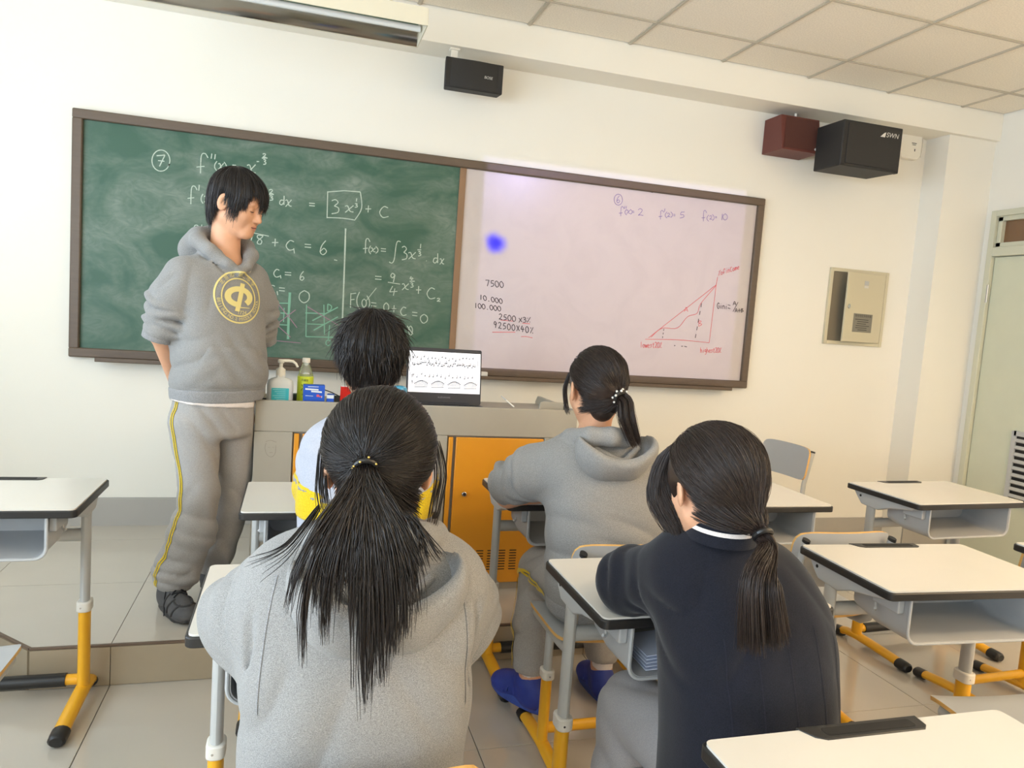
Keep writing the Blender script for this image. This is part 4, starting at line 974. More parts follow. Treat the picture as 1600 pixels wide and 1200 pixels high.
for k in range(6): g.box((-0.195+0.012*(k % 2), -0.0178, 0.178-k*0.014), (0.13-0.02*(k % 3), 0.0004, 0.0045))
g.build('sign_print', mat('sign_dark', (70, 64, 58), 0.6), dl, smooth=False)['kind'] = 'stuff'
MB().prism(ell(0.010, 0.016, 16, -0.335, 0.26), 'y', -0.024, -0.014).build('lock', m_chrome, dl, bevel=0.001)
MB().box((-0.185, -0.0166, 0.425), (0.042, 0.001, 0.030)).build('sticker', m_gsteel, dl); MB().box((-0.185, -0.0166, 0.400), (0.042, 0.001, 0.016)).build('sticker', m_white, dl)

# ceiling projector
t = empty('ceiling_projector', PJ, 0.0, 'white ceiling projector aimed at the whiteboard', 'projector')
box_obj('housing', (0, -0.165, 0.02), (0.34, 0.28, 0.11), m_trimw, t, bevel=0.012)
MB().tube([(0, -0.028, 0.0), (0, -0.012, 0.0)], 0.030, 16).build('lens', m_dark, t)
MB().tube([(0, -0.165, 0.07), (0, -0.165, ZC-PJ[2])], 0.018, 12).build('mount', m_trimw, t)

# made-up strip lamps out of view, bodies for the added warm lights
m_lit = mat('added_lamp_diffuser', (255, 226, 180), 0.5, emit=(255, 214, 150), estr=2.0)
for k_, (lx_, ly_) in enumerate(ADDED_LAMPS):
    t = empty('added_ceiling_lamp', (lx_, ly_, 2.60), 0.0, ('added warm strip lamp out of view near the door wall', 'added warm strip lamp out of view at the back near the door wall')[k_], 'lamp')
    box_obj('housing', (0, 0, 0.035), (1.24, 0.26, 0.05), m_lamp, t, bevel=0.004)
    box_obj('added_diffuser', (0, 0, 0.002), (1.20, 0.22, 0.014), m_lit, t, bevel=0.004)
    for x in (-0.45, 0.45): MB().tube([(x, 0, 0.06), (x, 0, ZC-2.60)], 0.006, 8).build('suspension_rod', m_lamp, t)

# ------------------------------------------------------------------ soft shapes: signed distance fields on a grid
def axis(lo, hi, h, fine=None):
    out = [lo]; x = lo
    while x < hi:
        st = h
        if fine and fine[0]-h < x < fine[1]: st = fine[2]
        x += st; out.append(x)
    return np.array(out)
def wrinkle(kx, ky, kz, ph=0.0, warp=1.2, wk=9.0):
    """cloth folds: rounded ridges with sharp valleys, running across the direction (kx,ky,kz)"""
    def fn(X, Y, Z):
        w = warp*(np.sin(wk*(0.7*X-0.5*Z+0.6*Y)+ph)+0.6*np.sin(wk*1.9*(0.4*X+0.8*Z-0.3*Y)+2*ph))
        p = 0.5*(kx*X+ky*Y+kz*Z)+ph+w
        return (1.7*np.abs(np.sin(p))**0.8-1.0)*(0.6+0.4*np.sin(wk*0.9*(X+Z)+3*ph))
    return fn
def unit(v): v = np.asarray(v, float); return v/(np.linalg.norm(v)+1e-12)
class Field:
    def __init__(s, lo, hi, h, fx=None, fy=None, fz=None):
        s.xs, s.ys, s.zs = axis(lo[0], hi[0], h, fx), axis(lo[1], hi[1], h, fy), axis(lo[2], hi[2], h, fz)
        s.F = np.full((len(s.xs), len(s.ys), len(s.zs)), 0.5, np.float32)
    def sub(s, lo, hi):
        r = []
        for ax_, a, b in ((s.xs, lo[0], hi[0]), (s.ys, lo[1], hi[1]), (s.zs, lo[2], hi[2])):
            i0, i1 = np.searchsorted(ax_, a), np.searchsorted(ax_, b)
            r.append(slice(max(0, i0-1), min(len(ax_), i1+1)))
        return tuple(r)
    def pts(s, sl):
        return s.xs[sl[0]][:, None, None], s.ys[sl[1]][None, :, None], s.zs[sl[2]][None, None, :]
    def merge(s, sl, d, k, op='add'):
        A = s.F[sl]
        if A.size == 0: return
        d = d.astype(np.float32)
        if op == 'add':
            h = np.maximum(k-np.abs(A-d), 0)/k; s.F[sl] = np.minimum(A, d)-h*h*k*0.25
        else:
            d = -d; h = np.maximum(k-np.abs(A-d), 0)/k; s.F[sl] = np.maximum(A, d)+h*h*k*0.25
    def cone(s, a, b, ra, rb, k=0.02, op='add', sq=None):
        a, b = np.asarray(a, float), np.asarray(b, float); m = max(ra, rb)+k+0.02
        sl = s.sub(np.minimum(a, b)-m, np.maximum(a, b)+m); X, Y, Z = s.pts(sl)
        ba = b-a; L = ba@ba+1e-12
        px, py, pz = X-a[0], Y-a[1], Z-a[2]
        h = np.clip((px*ba[0]+py*ba[1]+pz*ba[2])/L, 0, 1)
        dx, dy, dz = px-h*ba[0], py-h*ba[1], pz-h*ba[2]
        d = np.sqrt(dx*dx+dy*dy+dz*dz)-(ra+(rb-ra)*h)
        s.merge(sl, d, k, op); return s
    def chain(s, pts, rs, k=0.02, op='add'):
        for i in range(len(pts)-1): s.cone(pts[i], pts[i+1], rs[i], rs[i+1], k, op)
        return s
    def ell(s, c, r, R=None, k=0.02, op='add'):
        c = np.asarray(c, float); r = np.asarray(r, float); m = max(r)+k+0.02
        sl = s.sub(c-m, c+m); X, Y, Z = s.pts(sl); px, py, pz = X-c[0], Y-c[1], Z-c[2]
        if R is not None:
            R = np.asarray(R)      # columns: local axes in world
            px, py, pz = (px*R[0, 0]+py*R[1, 0]+pz*R[2, 0], px*R[0, 1]+py*R[1, 1]+pz*R[2, 1], px*R[0, 2]+py*R[1, 2]+pz*R[2, 2])
        k0 = np.sqrt((px/r[0])**2+(py/r[1])**2+(pz/r[2])**2)+1e-9
        k1 = np.sqrt((px/r[0]**2)**2+(py/r[1]**2)**2+(pz/r[2]**2)**2)+1e-9
        s.merge(sl, k0*(k0-1)/k1, k, op); return s
    def loft(s, rows, yaw=0.0, k=0.03, op='add', p=2.4, round_=0.03):
        """rows: (z, cx, cy, half width, half depth), z rising"""
        rows = np.array(rows, float); m = max(rows[:, 3].max(), rows[:, 4].max())+k+0.03
        lo = (rows[:, 1].min()-m, rows[:, 2].min()-m, rows[0, 0]-k-0.03); hi = (rows[:, 1].max()+m, rows[:, 2].max()+m, rows[-1, 0]+k+0.03)
        sl = s.sub(lo, hi); X, Y, Z = s.pts(sl); z1 = np.clip(Z.ravel(), rows[0, 0], rows[-1, 0])
        def sm(col):
            zz = np.linspace(rows[0, 0], rows[-1, 0], 200); v = np.interp(zz, rows[:, 0], rows[:, col])
            kk = 15; v = np.convolve(np.pad(v, kk, mode='edge'), np.ones(2*kk+1)/(2*kk+1), 'valid')
            return np.interp(z1, zz, v)[None, None, :]
        cx, cy, a, b = sm(1), sm(2), sm(3), sm(4)
        c_, s_ = math.cos(yaw), math.sin(yaw)
        px, py = (X-cx)*c_+(Y-cy)*s_, -(X-cx)*s_+(Y-cy)*c_
        q = ((np.abs(px)/a)**p+(np.abs(py)/b)**p)**(1/p)
        d = (q-1)*np.minimum(a, b)
        dz = np.maximum(rows[0, 0]+round_-Z, Z-(rows[-1, 0]-round_))
        dd = np.sqrt(np.maximum(d+round_, 0)**2+np.maximum(dz, 0)**2)+np.minimum(np.maximum(d+round_, dz), 0)-round_
        s.merge(sl, dd, k, op); return s
    def cut(s, point, normal, k=0.006):
        """remove what lies on the normal side of a plane"""
        n = unit(normal); X, Y, Z = s.pts((slice(None),)*3)
        d = (X-point[0])*n[0]+(Y-point[1])*n[1]+(Z-point[2])*n[2]
        s.F = np.maximum(s.F, d.astype(np.float32)); return s
    def warp(s, amp, fn, c=None, rad=None):
        """add a relief fn(X,Y,Z) in [-1,1], limited to a ball"""
        if c is not None:
            c = np.asarray(c, float); sl = s.sub(c-rad, c+rad)
        else: sl = (slice(None),)*3
        X, Y, Z = s.pts(sl); w = 1.0
        if c is not None:
            w = np.clip(1-((X-c[0])**2+(Y-c[1])**2+(Z-c[2])**2)/rad**2, 0, 1)
        s.F[sl] = s.F[sl]-(amp*w*fn(X, Y, Z)).astype(np.float32); return s
    def rings(s, a, b, amp, wave, rad, seed=0, lo=-0.2, hi=1.2, sharp=1.0):
        """bunched cloth around a limb from a to b"""
        a, b = np.asarray(a, float), np.asarray(b, float); L = np.linalg.norm(b-a); u = (b-a)/L
        e1 = unit(np.cross(u, [0.3, 0.8, 0.5])); e2 = np.cross(u, e1)
        sl = s.sub(np.minimum(a, b)-rad, np.maximum(a, b)+rad); X, Y, Z = s.pts(sl)
        px, py, pz = X-a[0], Y-a[1], Z-a[2]
        t = px*u[0]+py*u[1]+pz*u[2]
        ang = np.arctan2(px*e2[0]+py*e2[1]+pz*e2[2], px*e1[0]+py*e1[1]+pz*e1[2])
        rr_ = np.sqrt(np.maximum(px*px+py*py+pz*pz-t*t, 0))
        ph = PI*t/wave+1.1*np.sin(ang+seed)+0.8*np.sin(2*ang+2.3*seed)+0.5*np.sin(3*ang-seed)
        f = 1.7*np.abs(np.sin(ph))**(0.75*sharp)-1.0
        f = f*(0.55+0.45*np.sin(2*ang+0.7*ph+1.9*seed))+0.25*np.sin(1.7*ph+2*ang)
        w = np.clip((t/L-lo)/0.15, 0, 1)*np.clip((hi-t/L)/0.15, 0, 1)*np.clip((rad-rr_)/0.03, 0, 1)
        s.F[sl] = s.F[sl]-(amp*w*f).astype(np.float32); return s
    def sample(s, P):
        P = np.asarray(P, float); idx = []; fr = []
        for d, ax_ in enumerate((s.xs, s.ys, s.zs)):
            v = np.clip(P[:, d], ax_[0], ax_[-1]-1e-6); i = np.clip(np.searchsorted(ax_, v, side='right')-1, 0, len(ax_)-2)
            idx.append(i); fr.append((v-ax_[i])/(ax_[i+1]-ax_[i]))
        i, j, k = idx; a, b, c = fr; F = s.F
        return (F[i, j, k]*(1-a)*(1-b)*(1-c)+F[i+1, j, k]*a*(1-b)*(1-c)+F[i, j+1, k]*(1-a)*b*(1-c)+F[i+1, j+1, k]*a*b*(1-c)
                + F[i, j, k+1]*(1-a)*(1-b)*c+F[i+1, j, k+1]*a*(1-b)*c+F[i, j+1, k+1]*(1-a)*b*c+F[i+1, j+1, k+1]*a*b*c)
    def project(s, P, D, off=0.002, n=60, step=0.6):
        """march points along direction D until they meet the surface"""
        P = np.array(P, float); D = np.array(D, float)
        if D.ndim == 1: D = np.tile(unit(D), (len(P), 1))
        for _ in range(n): P = P+D*np.clip(s.sample(P)-off, -0.02, 0.03)[:, None]*step
        return P
    def mesh(s):
        F, xs, ys, zs = s.F, s.xs, s.ys, s.zs
        S = F < 0
        n = np.zeros(tuple(q-1 for q in F.shape), np.int8)
        for a in (0, 1):
            for b in (0, 1):
                for c in (0, 1): n += S[a:F.shape[0]-1+a, b:F.shape[1]-1+b, c:F.shape[2]-1+c]
        I, J, K = np.nonzero((n > 0) & (n < 8))
        acc = np.zeros((len(I), 3)); cnt = np.zeros(len(I))
        C8 = [(a, b, c) for a in (0, 1) for b in (0, 1) for c in (0, 1)]
        for p in C8:
            for q in C8:
                if sum(q)-sum(p) == 1 and sum(abs(u-v) for u, v in zip(p, q)) == 1:
                    fa = F[I+p[0], J+p[1], K+p[2]]; fb = F[I+q[0], J+q[1], K+q[2]]
                    m = (fa < 0) != (fb < 0); t = np.where(m, fa/np.where(m, fa-fb, 1), 0)
                    x = xs[I+p[0]]*(1-t)+xs[I+q[0]]*t; y = ys[J+p[1]]*(1-t)+ys[J+q[1]]*t; z = zs[K+p[2]]*(1-t)+zs[K+q[2]]*t
                    acc[m, 0] += x[m]; acc[m, 1] += y[m]; acc[m, 2] += z[m]; cnt[m] += 1
        V = acc/cnt[:, None]
        vid = np.full(n.shape, -1, np.int32); vid[I, J, K] = np.arange(len(I))
        faces = []
        for axn in range(3):
            sa = [slice(None)]*3; sb = [slice(None)]*3
            sa[axn] = slice(0, -1); sb[axn] = slice(1, None)
            E = S[tuple(sa)] != S[tuple(sb)]
            o = [d for d in range(3) if d != axn]
            i3 = np.array(np.nonzero(E)); ok = (i3[o[0]] > 0) & (i3[o[1]] > 0) & (i3[o[0]] < n.shape[o[0]]) & (i3[o[1]] < n.shape[o[1]])
            i3 = i3[:, ok]; inside = S[tuple(i3)]
            def cell(d0, d1):
                q = i3.copy(); q[o[0]] -= d0; q[o[1]] -= d1; return vid[tuple(q)]
            Q = np.stack([cell(1, 1), cell(0, 1), cell(0, 0), cell(1, 0)], 1)
            fl = inside if axn != 1 else ~inside
            Q[~fl] = Q[~fl][:, ::-1]; faces.append(Q[(Q >= 0).all(1)])
        return V, np.concatenate(faces)
def np_mesh(name, V, Q, mats, parent=None, base=None, smooth=True, mi=None):
    V = np.asarray(V, np.float32)
    if base is not None: V = V-np.asarray(base, np.float32)
    me = bpy.data.meshes.new(name); nq, kq = Q.shape
    me.vertices.add(len(V)); me.vertices.foreach_set('co', V.ravel())
    me.loops.add(nq*kq); me.loops.foreach_set('vertex_index', Q.ravel().astype(np.int32))
    me.polygons.add(nq); me.polygons.foreach_set('loop_start', np.arange(0, nq*kq, kq, dtype=np.int32))
    for m in (mats if isinstance(mats, (list, tuple)) else [mats]): me.materials.append(m)
    if mi is not None: me.polygons.foreach_set('material_index', mi.astype(np.int32))
    if smooth: me.polygons.foreach_set('use_smooth', np.ones(nq, bool))
    me.update(calc_edges=True); me.validate()
    o = bpy.data.objects.new(name, me); COL.objects.link(o)
    if parent: o.parent = parent
    return o
def smooth_verts(V, Q, it=1, lam=0.5):
    for _ in range(it):
        A = np.zeros_like(V); c = np.zeros(len(V))
        for k in range(4):
            a, b = Q[:, k], Q[:, (k+1) % 4]
            np.add.at(A, a, V[b]); np.add.at(c, a, 1)
        V = V+lam*(A/np.maximum(c, 1)[:, None]-V)
    return V
def field_obj(name, f, m, parent, it=1):
    V, Q = f.mesh(); V = smooth_verts(V, Q, it)
    return np_mesh(name, V, Q, m, parent, parent.location)
def strands(name, P, r0, r1, m, parent, sides=3, mid=None):
    """P: (N,K,3) polylines -> thin tapering tubes in one mesh"""
    P = np.asarray(P, float); N, K, _ = P.shape
    T = np.gradient(P, axis=1); T /= np.linalg.norm(T, axis=2, keepdims=True)+1e-9
    rv = RNG.normal(size=(N, 1, 3)); U = np.cross(T, np.broadcast_to(rv, T.shape)); U /= np.linalg.norm(U, axis=2, keepdims=True)+1e-9
    B = np.cross(T, U)
    t = np.linspace(0, 1, K)
    rad = np.interp(t, [0, 0.12, 0.6, 1], [r0*0.35, r0, mid or r0, r1])[None, :, None]*RNG.uniform(0.7, 1.3, (N, 1, 1))
    V = np.stack([P+(U*math.cos(2*PI*s_/sides)+B*math.sin(2*PI*s_/sides))*rad for s_ in range(sides)], 2).reshape(-1, 3)
    i = np.arange(N)[:, None, None]*K*sides+np.arange(K-1)[None, :, None]*sides; s_ = np.arange(sides)[None, None, :]; s2 = (s_+1) % sides
    Q = np.stack([i+s_, i+s2, i+sides+s2, i+sides+s_], -1).reshape(-1, 4)
    return np_mesh(name, V, Q, m, parent, parent.location)
class Frame:
    """head or hand frame: l = person's left, f = forward, u = up"""
    def __init__(s, c, yaw, pitch=0.0, roll=0.0):
        s.c = np.asarray(c, float)
        h = np.array([math.sin(yaw), math.cos(yaw), 0]); l = np.array([-math.cos(yaw), math.sin(yaw), 0])
        s.f = h*math.cos(pitch)+np.array([0, 0, math.sin(pitch)]); u = -h*math.sin(pitch)+np.array([0, 0, math.cos(pitch)])
        s.l = l*math.cos(roll)+u*math.sin(roll); s.u = -l*math.sin(roll)+u*math.cos(roll)
        s.R = np.stack([s.l, s.f, s.u], 1)
    def __call__(s, l, f, u): return s.c+l*s.l+f*s.f+u*s.u
    def many(s, A): return s.c+np.asarray(A)@s.R.T

def fabric(name, col, dark, scale=420, rough=0.95, bump=0.35, stretch=(1, 1, 1)):
    m = bpy.data.materials.new(name); m.use_nodes = True; nt = m.node_tree; b = nt.nodes['Principled BSDF']
    tc = nt.nodes.new('ShaderNodeTexCoord'); mp = nt.nodes.new('ShaderNodeMapping'); mp.inputs['Scale'].default_value = stretch
    nt.links.new(tc.outputs['Object'], mp.inputs[0])
    n = nt.nodes.new('ShaderNodeTexNoise'); n.inputs['Scale'].default_value = scale; n.inputs['Detail'].default_value = 2; nt.links.new(mp.outputs[0], n.inputs['Vector'])
    r = nt.nodes.new('ShaderNodeMapRange'); r.inputs['From Min'].default_value = 0.35; r.inputs['From Max'].default_value = 0.65; nt.links.new(n.outputs['Fac'], r.inputs['Value'])
    mx = nt.nodes.new('ShaderNodeMix'); mx.data_type = 'RGBA'; mx.inputs[6].default_value = srgb(*dark); mx.inputs[7].default_value = srgb(*col)
    nt.links.new(r.outputs[0], mx.inputs[0]); nt.links.new(mx.outputs[2], b.inputs['Base Color'])
    bp = nt.nodes.new('ShaderNodeBump'); bp.inputs['Strength'].default_value = bump; bp.inputs['Distance'].default_value = 0.0015
    nt.links.new(n.outputs['Fac'], bp.inputs['Height']); nt.links.new(bp.outputs[0], b.inputs['Normal'])
    b.inputs['Roughness'].default_value = rough; b.inputs['Specular IOR Level'].default_value = 0.2
    b.inputs['Sheen Weight'].default_value = 0.15
    return m
m_heather = fabric('heather_grey_fleece', (162, 160, 157), (128, 126, 125), 520, stretch=(1, 1, 1.7))
m_sweat = fabric('heather_grey_sweatpants', (176, 171, 166), (148, 144, 141), 620)
m_greycot = fabric('plain_grey_trousers', (160, 158, 160), (144, 142, 146), 500, bump=0.15)
m_navy = fabric('navy_knit', (33, 34, 44), (24, 25, 33), 500, bump=0.3)
m_jacket = fabric('white_jacket', (180, 182, 192), (168, 170, 182), 300, bump=0.15)
m_yelcloth = fabric('yellow_cloth', (224, 192, 40), (200, 168, 26), 350, bump=0.2)
m_greyrib = fabric('grey_rib', (162, 161, 161), (128, 127, 128), 500)
m_tee = fabric('white_cotton', (238, 228, 222), (226, 214, 208), 400, bump=0.1)
def skin_mat(name, col):
    m = mat(name, col, 0.5, var=0.05, vscale=22, bump=0.06, bscale=350, spec=0.35)
    b = m.node_tree.nodes['Principled BSDF']; b.inputs['Subsurface Weight'].default_value = 0.12
    b.inputs['Subsurface Radius'].default_value = (0.012, 0.005, 0.003); b.inputs['Subsurface Scale'].default_value = 0.5
    return m
m_skin = skin_mat('skin', (222, 168, 134))
def hair_mat(name, col, tip):
    m = bpy.data.materials.new(name); m.use_nodes = True; nt = m.node_tree; b = nt.nodes['Principled BSDF']
    tc = nt.nodes.new('ShaderNodeTexCoord'); n = nt.nodes.new('ShaderNodeTexNoise'); n.inputs['Scale'].default_value = 60; nt.links.new(tc.outputs['Object'], n.inputs['Vector'])
    mx = nt.nodes.new('ShaderNodeMix'); mx.data_type = 'RGBA'; mx.inputs[6].default_value = srgb(*col); mx.inputs[7].default_value = srgb(*tip)
    nt.links.new(n.outputs['Fac'], mx.inputs[0]); nt.links.new(mx.outputs[2], b.inputs['Base Color'])
    b.inputs['Roughness'].default_value = 0.38; b.inputs['Specular IOR Level'].default_value = 0.45
    return m
m_hair = hair_mat('black_hair', (24, 20, 19), (46, 38, 35))
m_hairb = hair_mat('brown_black_hair', (34, 26, 23), (60, 46, 40))

# ------------------------------------------------------------------ building blocks for people
def head_sdf(f, H, face=False):
    """skull, jaw, ears and optional facial features into field f; H is the head frame (origin at eye level)"""
    R = H.R
    f.ell(H(0, -0.018, 0.030), (0.076, 0.094, 0.086), R, 0.02)
    f.ell(H(0, 0.022, -0.035), (0.064, 0.066, 0.078), R, 0.03)
    f.cone(H(0.046, -0.002, -0.062), H(0.014, 0.064, -0.097), 0.024, 0.017, 0.03)
    f.cone(H(-0.046, -0.002, -0.062), H(-0.014, 0.064, -0.097), 0.024, 0.017, 0.03)
    f.ell(H(0, 0.070, -0.098), (0.024, 0.018, 0.016), R, 0.02)
    for s_ in (-1, 1):
        f.ell(H(s_*0.040, 0.050, -0.034), (0.028, 0.030, 0.030), R, 0.03)
        er_ = Frame(H.c, 0); er_.R = np.stack([unit(H.l+s_*0.45*H.f), unit(H.f-s_*0.45*H.l), H.u], 1)
        f.ell(H(s_*0.084, -0.012, -0.012), (0.0075, 0.021, 0.034), er_.R, 0.006)
        f.ell(H(s_*0.092, -0.004, -0.008), (0.007, 0.012, 0.021), er_.R, 0.006, 'sub')
    if face:
        f.cone(H(-0.036, 0.074, 0.020), H(0.036, 0.074, 0.020), 0.013, 0.013, 0.025)
        for s_ in (-1, 1):
            f.ell(H(s_*0.033, 0.096, -0.002), (0.018, 0.014, 0.010), R, 0.016, 'sub')
            f.ell(H(s_*0.033, 0.072, -0.004), (0.0155, 0.0135, 0.0115), R, 0.004)
        f.cone(H(0, 0.082, 0.004), H(0, 0.103, -0.036), 0.0085, 0.0105, 0.014)
        for s_ in (-1, 1): f.ell(H(s_*0.0115, 0.093, -0.040), (0.0078, 0.010, 0.0072), R, 0.006)
        f.ell(H(0, 0.080, -0.068), (0.026, 0.012, 0.018), R, 0.014)
        f.cone(H(-0.016, 0.083, -0.064), H(0, 0.0895, -0.0625), 0.0035, 0.0052, 0.006); f.cone(H(0.016, 0.083, -0.064), H(0, 0.0895, -0.0625), 0.0035, 0.0052, 0.006)
        f.cone(H(-0.013, 0.083, -0.0735), H(0.013, 0.083, -0.0735), 0.0058, 0.0058, 0.006)
def hand_sdf(f, wrist, fdir, palm, side, curl=0.5, sc=1.0):
    """palm and five fingers; fdir along the hand, palm = palm normal, side = +1 thumb on the cross(fdir,palm) side"""
    d = unit(fdir); n = unit(np.asarray(palm)-d*np.dot(palm, d)); t = np.cross(d, n)*side
    w = np.asarray(wrist, float)
    for a, b in ((-0.022, -0.026), (0.0, -0.002), (0.022, 0.022)):
        f.cone(w+t*a*0.8*sc, w+d*0.080*sc+t*b*sc, 0.017*sc, 0.0135*sc, 0.014)
    for off, L in ((0.031, 0.070), (0.011, 0.080), (-0.010, 0.075), (-0.029, 0.058)):
        p = w+d*0.082*sc+t*off*sc; dd = d; r = 0.0092*sc
        for q in range(3):
            a_ = curl*(0.6+0.25*q); dd = unit(dd*math.cos(a_)+n*math.sin(a_)); p2 = p+dd*L*sc*(0.44, 0.31, 0.25)[q]
            f.cone(p, p2, r, r*0.92, 0.004); p = p2; r *= 0.93
    p = w+d*0.022*sc+t*0.024*sc; dd = unit(d*0.75+t*0.62+n*0.25)
    for q, L in enumerate((0.042, 0.032, 0.026)):
        p2 = p+dd*L*sc; f.cone(p, p2, (0.0125, 0.0105, 0.0095)[q]*sc, (0.0105, 0.0095, 0.008)[q]*sc, 0.006); p = p2; dd = unit(dd+n*0.25*curl+d*0.2)
def ribbon(name, f, path, aim, width, m, parent, off=0.0025):
    """strip of cloth laid on field f; path = points near the surface, aim = matching points on the limb axis"""
    P = np.array(smooth_pl([tuple(p) for p in path], 8)); A = np.array(smooth_pl([tuple(p) for p in aim], 8))
    D = A-P; D /= np.linalg.norm(D, axis=1, keepdims=True)+1e-9
    T = np.gradient(P, axis=0); S_ = np.cross(T, D); S_ /= np.linalg.norm(S_, axis=1, keepdims=True)+1e-9
    rows = [f.project(P-D*0.03+S_*width*w_, D, off) for w_ in (-0.5, 0, 0.5)]
    V = np.stack(rows, 1).reshape(-1, 3); k = len(P); i = np.arange(k-1)[:, None]*3; j = np.arange(2)[None, :]
    Q = np.stack([i+j, i+j+1, i+j+4, i+j+3], -1).reshape(-1, 4)
    return np_mesh(name, V, Q, m, parent, parent.location)
def foot_outline(n=40, L=0.285, W=0.104):
    pts = []
    for i in range(n):
        a = 2*PI*i/n; f_ = math.cos(a); s_ = math.sin(a)
        w = (0.5*W)*(0.80+0.20*f_+0.06*math.cos(2*a)) ; pts.append((s_*w*1.0+0.006*f_, f_*L/2))
    return pts
def shoe(person, name, toe_c, yaw, z, m_up, m_sole, m_lace, label=None, L=0.285, W=0.104, hiking=True, h=0.0045, pitch=0.0):
    """toe_c: centre of the shoe on the ground, yaw as in Frame"""
    H = Frame((toe_c[0], toe_c[1], z), yaw, pitch)
    c = H.c
    f = Field(c-0.20, c+0.24, h)
    f.ell(H(0.004, L*0.30, 0.036), (W*0.44, L*0.20, 0.034), H.R, 0.03)
    f.ell(H(0, 0.02, 0.042), (W*0.41, L*0.28, 0.042), H.R, 0.04)
    f.ell(H(0, -L*0.30, 0.050), (W*0.37, L*0.19, 0.052), H.R, 0.03)
    f.cone(H(0, -L*0.22, 0.05), H(0, -L*0.24, 0.105 if hiking else 0.09), 0.036, 0.043, 0.03)
    f.cone(H(0, L*0.20, 0.052), H(0, -L*0.10, 0.092), 0.024, 0.033, 0.03)
    f.cone(H(0, -L*0.20, 0.16), H(0, -L*0.20, 0.085 if hiking else 0.080), 0.036 if hiking else 0.030, 0.028 if hiking else 0.022, 0.008, 'sub')
    f.cut(H(0, 0, 0.012), -H.u)
    up = field_obj(name, f, m_up, person, 1)
    if label: up['label'] = label
    # sole
    out = foot_outline(44, L*1.02, W*1.04); b = MB(); rows = []
    for (u_, k) in ((0.0, 0.93), (0.006, 1.0), (0.022, 1.0), (0.030, 0.95)):
        ring = []
        for i, (l_, f_) in enumerate(out):
            kk = k*(0.955 if (hiking and u_ < 0.02 and (i//2) % 2) else 1.0); sp_ = 0.020*max(0, f_/(L/2)-0.55) if u_ < 0.02 else 0.012*max(0, f_/(L/2)-0.55)
            ring.append(tuple(H(l_*kk, f_*kk, u_+sp_)))
        rows.append(ring)
    n = len(out); b.add([p for r_ in rows for p in r_], [(i*n+j, i*n+(j+1) % n, (i+1)*n+(j+1) % n, (i+1)*n+j) for i in range(3) for j in range(n)]+[tuple(range(n-1, -1, -1)), tuple(range(3*n, 4*n))])
    so = b.xf(Matrix.Translation(-Vector(person.location))).build('sole', m_sole, up, ang=0.7)
    if m_lace:
        ys_ = [0.045, 0.025, 0.005, -0.015, -0.033]
        for k in range(4):
            for s_ in (-1, 1):
                P = np.array([H(s_*(0.026-0.052*t_), ys_[k]*(1-t_)+ys_[k+1]*t_, 0.14) for t_ in np.linspace(0, 1, 7)])
                P = f.project(P, -H.u, 0.002)
                MB().tube([tuple(p-np.array(person.location)) for p in P], 0.0030, 6).build('lace', m_lace, up)
        for s_ in (-1, 1):
            P = f.project(np.array([H(s_*(0.004+0.05*t_), -0.030+0.03*t_, 0.15-0.02*t_) for t_ in np.linspace(0, 1, 8)]), -H.u, 0.003)
            MB().tube([tuple(p-np.array(person.location)) for p in P], 0.0022, 6).build('lace', m_lace, up)
        if hiking:
            for a0, a1 in ((0.105, 0.06), (0.06, 0.012), (0.015, -0.035)):
                for s_ in (-1, 1):
                    P = np.array([H(s_*(0.030+0.10*t_), a0+(a1-a0)*t_*0.7, 0.10-0.07*t_) for t_ in np.linspace(0, 1, 8)])
                    D = np.array([unit(H(0, (a0+a1)/2, 0.03)-p) for p in P])
                    P = f.project(P, D, 0.001)
                    MB().tube([tuple(p-np.array(person.location)) for p in P], 0.0042, 6).build('overlay', m_sole, up)
            P = f.project(np.array([H(0.047*math.sin(a), 0.085+0.055*math.cos(a), 0.10) for a in np.linspace(-2.0, 2.0, 16)]), np.array([unit(H(0, 0.06, 0.02)-H(0.047*math.sin(a), 0.085+0.055*math.cos(a), 0.10)) for a in np.linspace(-2.0, 2.0, 16)]), 0.001)
            MB().tube([tuple(p-np.array(person.location)) for p in P], 0.004, 6).build('toe_cap_edge', m_sole, up)
    return up, H
def slerp_paths(S_, T_, K):
    S_ = S_/np.linalg.norm(S_, axis=1, keepdims=True); T_ = T_/np.linalg.norm(T_, axis=1, keepdims=True)
    w = np.arccos(np.clip((S_*T_).sum(1), -0.9999, 0.9999))[:, None, None]; u = np.linspace(0, 1, K)[None, :, None]
    return (np.sin((1-u)*w)*S_[:, None, :]+np.sin(u*w)*T_[:, None, :])/np.sin(w)
def person_at(x, y, z, label):
    return empty('person', (x, y, z), 0, label, 'person')

